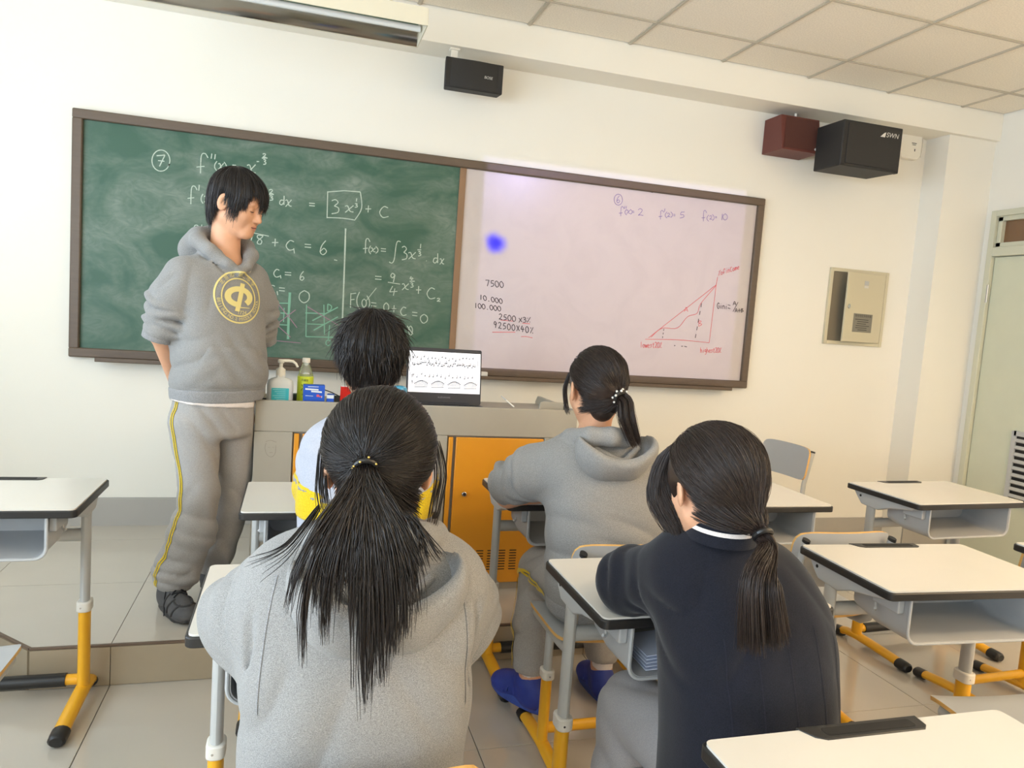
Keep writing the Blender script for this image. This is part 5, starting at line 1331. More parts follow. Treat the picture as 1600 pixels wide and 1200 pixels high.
# ------------------------------------------------------------------ the student standing by the board
def hair_bowl(H, ends, n, K, rad, r0, r1, m, person, name='hair', crown=(0, -0.28, 0.96), c0=(0, -0.020, 0.028), part=None, seed=1, drop_in=0.25, spread=0.03, front_out=0.0):
    """short hair falling from the crown; ends(phi) -> lowest u of the strand for azimuth phi (0 = face, +-pi = back)"""
    rg = np.random.default_rng(seed)
    ck = rg.uniform(-PI, PI, 90); gi = rg.integers(0, 90, n); phi = np.where(rg.random(n) < 0.7, ck[gi]+rg.normal(size=n)*0.035, rg.uniform(-PI, PI, n)); phi = (phi+PI) % (2*PI)-PI; rad = np.asarray(rad)
    ce = rg.normal(size=90)*0.014; cl_ = rg.normal(size=90)*0.5
    E = np.stack([np.sin(phi), np.cos(phi), np.full(n, 0.05)], 1)
    C = np.tile(unit(crown), (n, 1))+rg.normal(size=(n, 3))*0.03
    full = slerp_paths(C, E, 40)
    s0 = rg.uniform(0.0, 0.8, n)**1.3
    uend = np.array([ends(p) for p in phi])+rg.normal(size=n)*0.006+ce[gi]
    out = np.zeros((n, K, 3)); sc = 1+rg.normal(size=n)*spread*0.25+cl_[gi]*spread*0.5
    for i in range(n):
        arc = full[i][int(s0[i]*38):]
        P = arc*rad*sc[i]; P[:, 1] = np.where(P[:, 1] > 0, P[:, 1]*1.17, P[:, 1]); P = P+np.asarray(c0)
        e = P[-1]; drop = e[2]-uend[i]
        if drop > 0:
            q = np.linspace(0, 1, 16)[1:, None]
            inw = np.array([-e[0]*drop_in*(0.6 if e[1] < 0 else 0.15), (-e[1] if e[1] < 0 else 0.02)*drop_in*1.0, 0])
            tail = e+q*np.array([0, 0, -drop])+inw*(q**2)*(drop/0.10)
            tail[:, 0] += rg.normal()*0.006*q[:, 0]**2; tail[:, 1] += rg.normal()*0.006*q[:, 0]**2
            P = np.concatenate([P, tail])
        else:
            keep = P[:, 2] > uend[i]; keep[:3] = True; P = P[:max(3, keep.sum())]
        d = np.concatenate([[0], np.cumsum(np.linalg.norm(np.diff(P, axis=0), axis=1))]); t = np.linspace(0, d[-1], K)
        out[i] = np.stack([np.interp(t, d, P[:, a]) for a in range(3)], 1)
    W_ = H.many(out.reshape(-1, 3)).reshape(n, K, 3)
    return strands(name, W_, r0, r1, m, person, mid=r0)

boy = person_at(0.68, -1.13, PLZ, 'student standing by the board in a grey hoodie with a yellow emblem, hands behind back')
T = Frame((0.695, -1.125, 1.30), PI-0.611)
HB = Frame((0.764, -1.150, 1.762), 2.02, -0.33, 0.04)
L_ = T.l
Sr, Er, Wr = np.array((0.566, -1.218, 1.468)), np.array((0.500, -1.185, 1.250)), np.array((0.538, -1.010, 1.040))
Sl, El, Wl = np.array((0.828, -1.037, 1.468)), np.array((0.862, -0.950, 1.245)), np.array((0.695, -0.905, 1.045))
rleg = [(0.630, -1.165, 0.90), (0.660, -1.185, 0.63), (0.640, -1.185, 0.47), (0.585, -1.168, 0.31), (0.580, -1.160, 0.20)]
lleg = [(0.764, -1.070, 0.90), (0.772, -1.030, 0.70), (0.758, -1.000, 0.52), (0.718, -0.985, 0.33), (0.705, -0.985, 0.20)]
f = Field((0.38, -1.42, 0.14), (1.0, -0.78, 1.93), 0.010, (0.66, 0.90, 0.0032), (-1.28, -1.03, 0.0032), (1.60, 1.89, 0.0032))
f.loft([(0.86, 0.70, -1.115, 0.15, 0.10), (1.0, 0.70, -1.115, 0.155, 0.10), (1.2, 0.70, -1.12, 0.14, 0.095), (1.4, 0.70, -1.13, 0.155, 0.10), (1.50, 0.71, -1.125, 0.12, 0.075), (1.55, 0.715, -1.12, 0.06, 0.05)], 0.611)
for pts, rs in ((rleg, (0.075, 0.052, 0.05, 0.042, 0.04)), (lleg, (0.075, 0.052, 0.05, 0.042, 0.04))): f.chain(pts, rs, 0.03)
for S_, E_, W_ in ((Sr, Er, Wr), (Sl, El, Wl)): f.chain([S_, E_, W_], (0.045, 0.038, 0.026), 0.03)
f.cone((0.715, -1.118, 1.50), HB(0, -0.030, -0.065), 0.060, 0.052, 0.03)
head_sdf(f, HB, True)
hand_sdf(f, Wr, (0.75, 0.25, -0.45), (-0.5, 0.8, 0), 1, 0.5); hand_sdf(f, Wl, (-0.7, 0.05, -0.5), (-0.5, 0.8, 0), -1, 0.5)
body = field_obj('body', f, m_skin, boy, 1)
# eyes, brows, lips
m_lash = mat('lash_dark', (38, 28, 26), 0.6); m_lip = mat('lip_skin', (204, 138, 116), 0.5); m_eye = mat('eye_white', (226, 220, 214), 0.25)
OB = np.array(boy.location)
def face_line(name, pts, r, m, flat=None):
    P = f.project(np.array([HB(*p) for p in pts]), -HB.f, 0.0008)
    return MB().tube([tuple(p-OB) for p in P], r, 8, flat=flat).build(name, m, boy)
for s_ in (-1, 1):
    face_line('eyelashes', [(s_*(0.032+x), 0.14, -0.0085-0.0020*math.cos(x*110)) for x in np.linspace(-0.012, 0.013, 9)], [0.0005, 0.0009, 0.0012, 0.0014, 0.0015, 0.0015, 0.0014, 0.0011, 0.0006], m_lash)
face_line('upper_lip', [(x, 0.14, -0.0630-0.25*abs(x)*0.3) for x in np.linspace(-0.019, 0.019, 11)], [0.0006, 0.0014, 0.002, 0.0025, 0.0027, 0.0024, 0.0027, 0.0025, 0.002, 0.0014, 0.0006], m_lip)
face_line('lower_lip', [(x, 0.14, -0.0725+6*x*x) for x in np.linspace(-0.016, 0.016, 9)], [0.0006, 0.0018, 0.0026, 0.0031, 0.0033, 0.0031, 0.0026, 0.0018, 0.0006], m_lip)
face_line('mouth_line', [(x, 0.15, -0.0678+4*x*x*0.3) for x in np.linspace(-0.019, 0.019, 9)], 0.0010, mat('mouth_dark', (128, 66, 58), 0.6))
# hair
def boy_ends(p):
    a = abs(p)
    side = 1 if p > 0 else -1
    if a < 0.75: return 0.030-0.016*math.sin(p*2.2)+0.009*math.sin(11*p)
    if a < 1.35: return 0.010-0.072*math.sin((a-0.75)/0.6*PI*0.7)**2
    if a < 1.75: return 0.010
    return -0.050-0.050*min(1, (a-1.75)/0.5)
fh = Field(HB.c-0.16, HB.c+0.17, 0.006)
fh.ell(HB(0, -0.022, 0.030), (0.082, 0.099, 0.093), HB.R, 0.01)
fh.cone(HB(0, -0.085, 0.0), HB(0, -0.070, -0.085), 0.050, 0.040, 0.03)
fh.ell(HB(0, 0.110, -0.075), (0.12, 0.105, 0.105), HB.R, 0.01, 'sub'); fh.cone(HB(-0.12, -0.005, -0.04), HB(0.12, -0.005, -0.04), 0.045, 0.045, 0.01, 'sub')
hb = field_obj('hair', fh, m_hair, boy, 1)
hair_bowl(HB, boy_ends, 4200, 12, (0.087, 0.105, 0.099), 0.0011, 0.0003, m_hair, boy, 'hair_strands', seed=4, front_out=0.1, spread=0.06)['kind'] = 'stuff'
# trousers
f = Field((0.40, -1.36, 0.18), (0.98, -0.84, 1.08), 0.0065)
f.loft([(0.84, 0.710, -1.115, 0.140, 0.115), (0.93, 0.705, -1.115, 0.158, 0.122), (1.05, 0.702, -1.115, 0.165, 0.122)], 0.611, 0.05)
f.chain(rleg[:4]+[(0.578, -1.160, 0.245)], (0.094, 0.070, 0.084, 0.084, 0.064), 0.03)
f.chain(lleg[:4]+[(0.703, -0.985, 0.255)], (0.094, 0.076, 0.078, 0.070, 0.060), 0.015)
f.rings(rleg[0], rleg[2], 0.0035, 0.16, 0.15, 0.2, 0.1, 0.9); f.rings(rleg[2], (0.58, -1.16, 0.25), 0.0055, 0.085, 0.15, 0.7, 0.0, 1.1); f.rings(lleg[1], (0.703, -0.985, 0.25), 0.005, 0.11, 0.13, 2.1, 0.0, 1.1)
f.warp(0.006, wrinkle(60, 40, 70, 0.3), (0.68, -1.20, 0.90), 0.16); f.warp(0.007, wrinkle(40, 20, 80, 1.3), (0.62, -1.22, 0.50), 0.18); f.warp(0.008, wrinkle(30, 20, 110, 2.3), (0.58, -1.22, 0.30), 0.13)
f.cut((0, 0, 0.236), (0, 0, -1)); f.cut((0.8465, 0, 0), (1, 0, 0))     # pressed flat against the lectern's side
field_obj('trousers', f, m_sweat, boy, 1)
for dv in (-0.0085, 0.0085):
    pth = [np.array(p)-L_*0.16-T.f*0.0+np.array((0, 0, 0)) for p in [(0.62, -1.17, 0.99)]+rleg[:1]+[(0.647, -1.177, 0.76)]+rleg[1:4]+[(0.578, -1.160, 0.262)]]
    aim = [np.array(p) for p in [(0.69, -1.12, 0.99)]+rleg[:1]+[(0.647, -1.177, 0.76)]+rleg[1:4]+[(0.578, -1.160, 0.262)]]
    pth = [p+T.f*0.020+T.f*dv*1.2 for p in pth]
    ribbon('yellow_stripe', f, pth, aim, 0.0060, m_yelcloth, boy)
    pth = [np.array(p)+L_*0.15 for p in lleg[:4]]
    ribbon('yellow_stripe', f, [p+T.f*(0.03+dv) for p in pth], [np.array(p) for p in lleg[:4]], 0.008, m_yelcloth, boy)
# white undershirt edge
f = Field((0.45, -1.32, 0.93), (0.95, -0.90, 1.06), 0.006)
f.loft([(0.955, 0.705, -1.118, 0.172, 0.128), (1.03, 0.705, -1.118, 0.176, 0.130)], 0.611, 0.02, round_=0.006)
X_, Y_, Z_ = f.pts((slice(None),)*3); f.F = np.maximum(f.F, ((0.976-0.09*(X_-0.70))-Z_).astype(np.float32))
f.cut((0.8465, 0, 0), (1, 0, 0))
field_obj('undershirt', f, m_tee, boy, 1)
# hoodie
f = Field((0.38, -1.38, 0.98), (1.0, -0.84, 1.68), 0.0060)
f.loft([(1.015, 0.708, -1.115, 0.172, 0.126), (1.035, 0.710, -1.115, 0.184, 0.136), (1.09, 0.716, -1.118, 0.190, 0.142), (1.20, 0.714, -1.12, 0.174, 0.132), (1.38, 0.704, -1.128, 0.176, 0.122), (1.47, 0.702, -1.128, 0.162, 0.105), (1.53, 0.708, -1.125, 0.115, 0.085), (1.585, 0.716, -1.120, 0.080, 0.065)], 0.611, 0.03)
for S_, E_ in ((Sr, Er), (Sl, El)):
    S2 = S_+(np.array((0.7, -1.128, S_[2]))-S_)*0.12
    f.chain([S2, S_+(E_-S_)*0.45, E_+(S_-E_)*0.08], (0.070, 0.068, 0.062), 0.05)
    f.rings(S_+(E_-S_)*0.40, E_, 0.0150, 0.042, 0.110, 1.1, -0.05, 0.95)
    f.rings(S_, E_, 0.005, 0.12, 0.12, 2.6, -0.1, 0.7)
# hood: draped collar round the neck with a pouch behind
NB = Frame((0.718, -1.120, 1.572), PI-0.611)
ring = [NB(0.0, -0.105, 0.062), NB(0.065, -0.085, 0.052), NB(0.102, -0.02, 0.030), NB(0.088, 0.045, -0.005), NB(0.040, 0.090, -0.050), NB(0.0, 0.108, -0.078)]
rs = (0.038, 0.036, 0.030, 0.025, 0.020, 0.014)
f.chain(ring, rs, 0.014); f.chain([NB(-((p-NB.c)@NB.l), (p-NB.c)@NB.f, (p-NB.c)@NB.u) for p in ring], rs, 0.014)
f.ell(NB(0, -0.125, 0.000), (0.125, 0.055, 0.085), NB.R, 0.03)
f.cone((0.713, -1.118, 1.48), HB(0, -0.030, -0.03), 0.066, 0.066, 0.010, 'sub')
f.cone(NB(0, 0.055, -0.02), NB(0, 0.10, 0.02), 0.040, 0.055, 0.010, 'sub')
f.chain([NB(0.118, -0.03, 0.000), NB(0.105, 0.04, -0.035), NB(0.05, 0.098, -0.082)], (0.004, 0.005, 0.004), 0.012, 'sub'); f.chain([NB(-0.118, -0.03, 0.000), NB(-0.105, 0.04, -0.035), NB(-0.05, 0.098, -0.082)], (0.004, 0.005, 0.004), 0.012, 'sub')
f.warp(0.010, wrinkle(40, 20, -60, 0.4), (0.60, -1.22, 1.20), 0.20); f.warp(0.008, wrinkle(60, 30, 50, 1.7), (0.80, -1.18, 1.14), 0.17)
f.warp(0.006, wrinkle(70, 30, -30, 0.9), (0.62, -1.23, 1.40), 0.13)
f.cut((0, 0, 1.006), (0, 0, -1))
for E_, S_ in ((Er, Sr), (El, Sl)):
    pass
hood_f = f
field_obj('hoodie', f, m_heather, boy, 1)
# ribbed cuffs pushed up to the elbow, and the ribbed hem
for E_, S_, W_ in ((Er, Sr, Wr), (El, Sl, Wl)):
    g = Field(E_-0.12, E_+0.12, 0.005); ax_ = unit(E_-S_)
    g.cone(E_-ax_*0.020, E_+ax_*0.030, 0.058, 0.054, 0.01); g.cone(E_, E_+ax_*0.09, 0.040, 0.044, 0.006, 'sub'); g.cut(E_+ax_*0.036, ax_); g.cut(E_-ax_*0.03, -ax_)
    field_obj('cuff', g, m_greyrib, boy, 1)
g = Field((0.42, -1.34, 0.97), (0.98, -0.88, 1.08), 0.005)
g.loft([(0.985, 0.707, -1.116, 0.176, 0.132), (1.04, 0.709, -1.116, 0.184, 0.138)], 0.611, 0.02, round_=0.010)
X_, Y_, Z_ = g.pts((slice(None),)*3); g.F = np.maximum(g.F, np.minimum(X_-0.8465+0*Y_, 0.9915-Z_).astype(np.float32))     # its edge rests on the lectern's rim
field_obj('hem_band', g, m_greyrib, boy, 1)
# pocket
rows_ = []
for z in np.linspace(1.042, 1.212, 13):
    w = np.interp(z, [1.04, 1.10, 1.15, 1.19, 1.212], [0.165, 0.163, 0.125, 0.103, 0.100])
    rows_.append([T.c+T.l*l_+T.f*0.30+np.array((0, 0, z-1.30)) for l_ in np.linspace(-w, w, 25)])
G = np.array(rows_); nr, nc, _ = G.shape
off = np.full((nr, nc), 0.0065); off[0, :] = off[-1, :] = off[:, 0] = off[:, -1] = -0.003
P = hood_f.project(G.reshape(-1, 3), -T.f, 0.0); P = (P.reshape(nr, nc, 3)+T.f[None, None, :]*off[..., None]).reshape(-1, 3)
i = np.arange(nr-1)[:, None]*nc+np.arange(nc-1)[None, :]; Q = np.stack([i, i+1, i+nc+1, i+nc], -1).reshape(-1, 4)
np_mesh('pocket', P, Q, m_heather, boy, boy.location)
# emblem
EC = T.c+T.l*0.018+np.array((0, 0, 0.098)); ER = 0.100
eb_v, eb_q = [], []
def emb_poly(ringpts):
    o = len(eb_v); eb_v.extend(ringpts); return o
def emb_band(fa, fb, n, closed=True):
    o = len(eb_v)
    for i in range(n if closed else n+1):
        t = i/n; eb_v.append(fa(t)); eb_v.append(((fa(t)[0]+fb(t)[0])/2, (fa(t)[1]+fb(t)[1])/2)); eb_v.append(fb(t))
    m_ = n if closed else n+1
    for i in range(n):
        j = (i+1) % m_
        for c in (0, 1): eb_q.append((o+3*i+c, o+3*j+c, o+3*j+c+1, o+3*i+c+1))
circ = lambda r: (lambda t: (r*math.sin(2*PI*t), r*math.cos(2*PI*t)))
emb_band(circ(1.0), circ(0.94), 64); emb_band(circ(0.74), circ(0.69), 56)
# the slanted zhong shape: flat oval ring open at lower right plus leaning bar
def oval(rx, ry, cx=0.0, cy=0.02): return lambda t: (cx+rx*math.sin(2*PI*(t*0.91+0.485)), cy+ry*math.cos(2*PI*(t*0.91+0.485)))
emb_band(oval(0.60, 0.40), oval(0.34, 0.20), 40, False)
emb_band(lambda t: (-0.20+0.30*t, -0.52+1.08*t), lambda t: (-0.01+0.30*t, -0.54+1.06*t), 16, False)
emb_band(lambda t: (0.02+0.42*t, -0.36-0.02*t), lambda t: (0.05+0.40*t, -0.40), 8, False)
def emb_text(txt, size, ang0, r, flip=False, arc=None):
    n = len(txt)
    for i, ch in enumerate(txt):
        if ch == ' ': continue
        a = ang0+(i/(n-1)-0.5)*arc
        vs, fs = text_flat(ch, size)
        o = len(eb_v)
        for x, y, z in vs:
            if flip: px_, py_ = math.sin(a)*(r-y)+math.cos(a)*(-x), math.cos(a)*(r-y)-math.sin(a)*(-x)
            else: px_, py_ = math.sin(a)*(r+y)+math.cos(a)*x, math.cos(a)*(r+y)-math.sin(a)*x
            eb_v.append((px_, py_))
        for q in fs: eb_q.append(tuple(o+k for k in q))
emb_text('北京市第二中学', 0.19, 0.0, 0.845, arc=1.75)
emb_text('BEIJING NO.2 MIDDLE SCHOOL', 0.175, PI, 0.835, True, -2.9)
vs, fs = text_flat('1724', 0.20); o = len(eb_v); eb_v.extend([(x+0.10, y-0.58) for x, y, z in vs]); eb_q.extend([tuple(o+k for k in q) for q in fs])
P = np.array([EC+T.f*0.30+T.l*(a*ER)+np.array((0, 0, b_*ER)) for a, b_ in eb_v])
P = hood_f.project(P, -T.f, 0.0022)
me = bpy.data.meshes.new('emblem'); me.from_pydata([tuple(p-OB) for p in P], [], eb_q); me.materials.append(mat('emblem_yellow', (228, 212, 140), 0.6)); me.update()
o = bpy.data.objects.new('emblem', me); COL.objects.link(o); o.parent = boy; o['kind'] = 'stuff'; o['label'] = 'yellow round school emblem print'
m_shoe_g = mat('shoe_charcoal', (84, 82, 82), 0.75, var=0.1, vscale=40, bump=0.3, bscale=300); m_sole_g = mat('sole_charcoal', (58, 56, 56), 0.7, bump=0.2, bscale=200); m_lace_k = mat('lace_black', (30, 30, 32), 0.8)
shoe(boy, 'shoe', (0.592, -1.222), PI-0.50, PLZ, m_shoe_g, m_sole_g, m_lace_k)
shoe(boy, 'shoe', (0.735, -1.050), PI-0.55, PLZ, m_shoe_g, m_sole_g, m_lace_k)

# ------------------------------------------------------------------ seated students
def scalp_dirs(rg, n, edge=0.45, lo=((-1, -0.62), (-0.3, -0.42), (0.1, 0.02), (0.55, 0.40), (0.8, 0.55), (1, 0.9))):
    xs_, ys_ = zip(*lo); out = []
    while len(out) < n:
        d = unit(rg.normal(size=3)); b = np.interp(d[1], xs_, ys_)
        if d[2] < b: continue
        if rg.random() < edge and d[2]-b > 0.25: continue
        out.append(d)
    return np.array(out)
def tied_hair(person, H, tie, n, rad, m, seed, c0=(0, -0.018, 0.030), r=0.00072, parting=0.0, sag=0.0, lo=None, ear=False):
    rg = np.random.default_rng(seed)
    S_ = scalp_dirs(rg, n) if lo is None else scalp_dirs(rg, n, lo=lo)
    tl = (np.asarray(tie)-H.c)@H.R-np.asarray(c0); td = unit(tl/np.asarray(rad))
    Tt = np.tile(td, (n, 1))+rg.normal(size=(n, 3))*0.05
    P = slerp_paths(S_, Tt, 14); k = 14
    amp = (1+rg.normal(size=n)*0.012)[:, None, None]
    wav = 1+0.012*np.sin(np.linspace(0, PI, k))[None, :, None]*rg.normal(size=(n, 1, 1))
    P = P*np.asarray(rad)*amp*wav+np.asarray(c0)
    tg = np.linspace(0, 1, k)[None, :, None]**6
    P = P*(1-tg)+tg*(tl+np.asarray(c0)+rg.normal(size=(n, 1, 3))*0.006)
    if sag: P[:, :, 2] -= sag*np.sin(np.linspace(0, PI, k))[None, :]*(S_[:, 2:3] < 0.2)
    P = P[np.linalg.norm(P-np.asarray(c0), axis=2).max(1) < max(rad)*1.45]
    if ear:
        hit = ((np.abs(P[:, :, 0]) > 0.045) & (P[:, :, 1] > -0.040) & (P[:, :, 1] < 0.030) & (P[:, :, 2] < 0.016)).any(1); P = P[~hit]
    return strands('hair_strands', H.many(P.reshape(-1, 3)).reshape(len(P), k, 3), r, r*0.9, m, person)
def nape_hair(person, H, tie, m, seed, n=500, low=0.060):
    rg = np.random.default_rng(seed); sl_ = rg.uniform(-1.0, 1.0, n); su = rg.uniform(0, 1, n)
    A_ = np.stack([0.076*np.sin(sl_*1.35), -0.030-0.075*np.cos(sl_*1.35)+0.02*su, -0.035-low*su], 1); tl = (np.asarray(tie)-H.c)@H.R
    tq = np.linspace(0, 1, 10)[None, :, None]; P = A_[:, None, :]*(1-tq)+tl*tq; bul = np.sin(PI*tq)*0.014
    dirn = P-np.array((0, -0.02, 0)); dirn /= np.linalg.norm(dirn, axis=2, keepdims=True); P = P+dirn*bul+rg.normal(size=(n, 1, 3))*0.003
    o = strands('nape_hair', H.many(P.reshape(-1, 3)).reshape(n, 10, 3), 0.0008, 0.0007, m, person); o['kind'] = 'stuff'; return o
def hair_cap(person, H, rad, m, face=True, c0=(0, -0.018, 0.030), nape=True, ear=True):
    f = Field(H.c-0.17, H.c+0.17, 0.006)
    f.ell(H(*c0), rad, H.R, 0.01)
    if nape: f.cone(H(0, -0.060, 0.0), H(0, -0.055, -0.070), 0.060, 0.040, 0.03)
    f.ell(H(0, 0.118, -0.070), (0.12, 0.105, 0.105), H.R, 0.01, 'sub')
    if ear:
        for s_ in (-1, 1): f.cone(H(s_*0.060, -0.006, -0.045), H(s_*0.14, -0.006, -0.030), 0.036, 0.040, 0.01, 'sub')
    return field_obj('hair', f, m, person, 1)
def tail(person, pts, n, spread, r, m, seed, K=14, clumps=0, name='ponytail', jit=0.004, lenvar=0.15):
    """lock of strands along a centre line; spread = radius at each centre point"""
    rg = np.random.default_rng(seed); C = np.array(smooth_pl([tuple(p) for p in pts], 6)); s_ = np.interp(np.linspace(0, 1, len(C)), np.linspace(0, 1, len(spread)), spread)
    T_ = np.gradient(C, axis=0); T_ /= np.linalg.norm(T_, axis=1, keepdims=True); E1 = np.cross(T_, [0, 1, 0]); E1 /= np.linalg.norm(E1, axis=1, keepdims=True)+1e-9; E2 = np.cross(T_, E1)
    ang = rg.uniform(0, 2*PI, n); rr_ = np.sqrt(rg.uniform(0, 1, n))
    if clumps:
        ca, cr = rg.uniform(0, 2*PI, clumps), np.sqrt(rg.uniform(0, 1, clumps)); g = rg.integers(0, clumps, n)
        ang = ca[g]+rg.normal(size=n)*0.12; rr_ = np.clip(cr[g]+rg.normal(size=n)*0.05, 0, 1)
    P = C[None]+(np.cos(ang)*rr_)[:, None, None]*s_[None, :, None]*E1[None]+(np.sin(ang)*rr_*0.6)[:, None, None]*s_[None, :, None]*E2[None]
    out = np.zeros((n, K, 3))
    for i in range(n):
        e = 1-lenvar*rg.random()**1.5; t = np.linspace(0, e*(len(C)-1), K)
        out[i] = np.stack([np.interp(t, np.arange(len(C)), P[i, :, a]) for a in range(3)], 1)+rg.normal(size=(1, 3))*jit*np.linspace(0, 1, K)[:, None]
    o = strands(name, out, r, r*0.35, m, person); o['kind'] = 'stuff'; return o
def seated_body(person, H, neck, rows, arms, legs, fine=None, face=False, hands=True):
    """one continuous figure: torso loft rows, arms [(shoulder, elbow, wrist, finger dir)], legs [(hip, knee, ankle, toe dir)]"""
    allp = np.array([p for a in arms for p in a[:3]]+[p for l in legs for p in l[:3]]+[tuple(H.c)])
    lo, hi = allp.min(0)-0.22, allp.max(0)+0.22; lo[2] = 0.005
    c = H.c
    f = Field(lo, hi, 0.0105, (c[0]-0.11, c[0]+0.11, 0.0045), (c[1]-0.13, c[1]+0.13, 0.0045), (c[2]-0.15, c[2]+0.13, 0.0045))
    f.loft([(z, x, y, a*0.80, b*0.76) for z, x, y, a, b in rows], 0.0, 0.03)
    f.cone(neck, H(0, -0.030, -0.060), 0.052, 0.047, 0.03); head_sdf(f, H, face)
    for a in arms:
        f.chain(a[:3], (0.042, 0.038, 0.026), 0.03); hand_sdf(f, a[2], a[3], (0, 0, -1), a[4], 0.35, 0.92)
    for l in legs:
        f.chain(l[:3], (0.075, 0.055, 0.038), 0.04); t = np.asarray(l[2]); f.chain([t, t+np.array((0, 0, -0.05)), t+np.array((l[3][0], l[3][1], 0))*0.13+np.array((0, 0, -0.07))], (0.036, 0.03, 0.022), 0.02)
    return field_obj('body', f, m_skin, person, 1), f
def hood_shape(f, N, rad=0.100, k=0.012, pouch=(0.145, 0.065, 0.105), pc=(0, -0.135, -0.035)):
    ring = [N(0.0, -rad*1.12, 0.030), N(rad*0.62, -rad*0.92, 0.026), N(rad, -0.02, 0.010), N(rad*0.86, 0.045, -0.012), N(rad*0.40, 0.090, -0.040), N(0.0, 0.105, -0.060)]
    rs = (0.030, 0.030, 0.028, 0.024, 0.020, 0.014)
    f.chain(ring, rs, k); f.chain([N(-((p-N.c)@N.l), (p-N.c)@N.f, (p-N.c)@N.u) for p in ring], rs, k)
def hood_part(person, N, c, r, m, tilt=0.45, th=0.017, h=0.0055, cutu=0.02, rough=0.006):
    """hood folded down the back: a thick open bowl of cloth"""
    C = N(*c); f = Field(C-max(r)-0.05, C+max(r)+0.05, h)
    f.ell(C, r, N.R, 0.01)
    f.warp(rough, lambda X, Y, Z: np.sin(34*(X-C[0])+1.2)*np.cos(26*(Z-C[2])+14*(X-C[0])))
    f.ell(C+N.u*0.030+N.f*0.012, (r[0]-th, r[1]-th, r[2]), N.R, 0.012, 'sub')
    nrm = N.u*math.cos(tilt)-N.f*math.sin(tilt)
    X, Y, Z = f.pts((slice(None),)*3); Pc = C+N.u*cutu
    d = (X-Pc[0])*nrm[0]+(Y-Pc[1])*nrm[1]+(Z-Pc[2])*nrm[2]+0.020*np.cos(((X-C[0])/r[0])*2.2)-0.012
    k = 0.014; A = f.F; dd = d.astype(np.float32); hh = np.maximum(k-np.abs(A-dd), 0)/k; f.F = np.maximum(A, dd)+hh*hh*k*0.25
    # folds inside
    f.cone(C+N.l*r[0]*0.55+N.f*0.02, C-N.l*r[0]*0.15-N.f*(r[1]*0.45)-N.u*r[2]*0.45, 0.011, 0.014, 0.02); f.cone(C-N.l*r[0]*0.6+N.f*0.02, C+N.l*r[0]*0.05-N.f*(r[1]*0.45)-N.u*r[2]*0.5, 0.010, 0.013, 0.02)
    return field_obj('hood', f, m, person, 1)

# --- boy in the white jacket
b2 = person_at(1.22, -2.04, 0.0, 'seated student with short black hair in a white jacket with yellow sleeves')
H2 = Frame((1.212, -2.030, 1.250), 0.02, -0.12)
rows2 = [(0.46, 1.22, -2.06, 0.175, 0.125), (0.60, 1.22, -2.06, 0.185, 0.130), (0.80, 1.22, -2.05, 0.190, 0.130), (0.95, 1.22, -2.04, 0.185, 0.120), (1.03, 1.215, -2.035, 0.14, 0.095), (1.10, 1.21, -2.03, 0.075, 0.07)]
armsb = [((1.082, -2.03, 0.975), (1.078, -1.93, 0.835), (1.13, -1.72, 0.785), (0.5, 0.6, 0), -1), ((1.375, -2.03, 0.985), (1.390, -1.93, 0.835), (1.32, -1.72, 0.785), (-0.5, 0.6, 0), 1)]
legsb = [((1.13, -2.06, 0.530), (1.10, -1.68, 0.470), (1.10, -1.795, 0.10), (0, 1)), ((1.31, -2.06, 0.530), (1.33, -1.68, 0.470), (1.33, -1.795, 0.10), (0, 1))]
_, fb = seated_body(b2, H2, (1.212, -2.03, 1.06), rows2, armsb, legsb)
f = Field((0.92, -2.24, 0.42), (1.54, -1.64, 1.17), 0.0068)
f.loft([(z, x, y, a*1.04, b*1.06) for z, x, y, a, b in rows2], 0.0, 0.04)
for a in armsb:
    f.chain([np.array(a[0])+np.array((0.02 if a[0][0] < 1.2 else -0.02, 0, 0)), a[1], np.array(a[1])*0.45+np.array(a[2])*0.55], (0.074, 0.060, 0.050), 0.04); f.rings(a[0], a[1], 0.005, 0.075, 0.12, 1.3, 0.0, 1.1)
f.chain([(1.135, -2.035, 1.09), (1.212, -2.10, 1.115), (1.29, -2.035, 1.095)], (0.018, 0.022, 0.018), 0.015)
f.cone((1.212, -2.03, 1.06), (1.212, -2.02, 1.2), 0.060, 0.064, 0.01, 'sub')
f.warp(0.009, wrinkle(60, 10, 50, 0.4), (1.08, -2.15, 0.90), 0.20); f.warp(0.008, wrinkle(60, 0, -50, 1.4), (1.36, -2.15, 0.88), 0.18)
jk = field_obj('jacket', f, m_jacket, b2, 1)
# yellow lower back, following the jacket
import copy
for nm, z0, z1, of_, mm in (('back_panel', 0.66, 0.845, 0.0030, m_yelcloth), ('back_piping', 0.842, 0.856, 0.0042, m_greyrib)):
    g = copy.copy(f); g.F = f.F-of_; g.cut((0, 0, z0), (0, 0, -1)); g.cut((0, 0, z1), (0, 0, 1)); g.cut((0, -2.085, 0), (0, 1, 0)); g.cut((1.055, 0, 0), (-1, 0, 0)); g.cut((1.385, 0, 0), (1, 0, 0))
    field_obj(nm, g, mm, b2, 1)
for sd in (-1, 1):
    for nm, z0, z1, of_, mm in (('sleeve_band', 0.785, 0.880, 0.0035, m_yelcloth), ('sleeve_piping', 0.862, 0.872, 0.0050, m_greyrib)):
        g = copy.copy(f); g.F = f.F-of_; g.cut((0, 0, z0), (0, 0, -1)); g.cut((1.225+sd*0.19, 0, z1), (sd*-0.25, 0, 1)); g.cut((1.225+sd*0.135, 0, 0), (-sd, 0, 0)); g.cut((0, -1.80, 0), (0, 1, 0))
        field_obj(nm, g, mm, b2, 1)
f = Field((0.95, -2.24, 0.06), (1.50, -1.48, 0.62), 0.009)
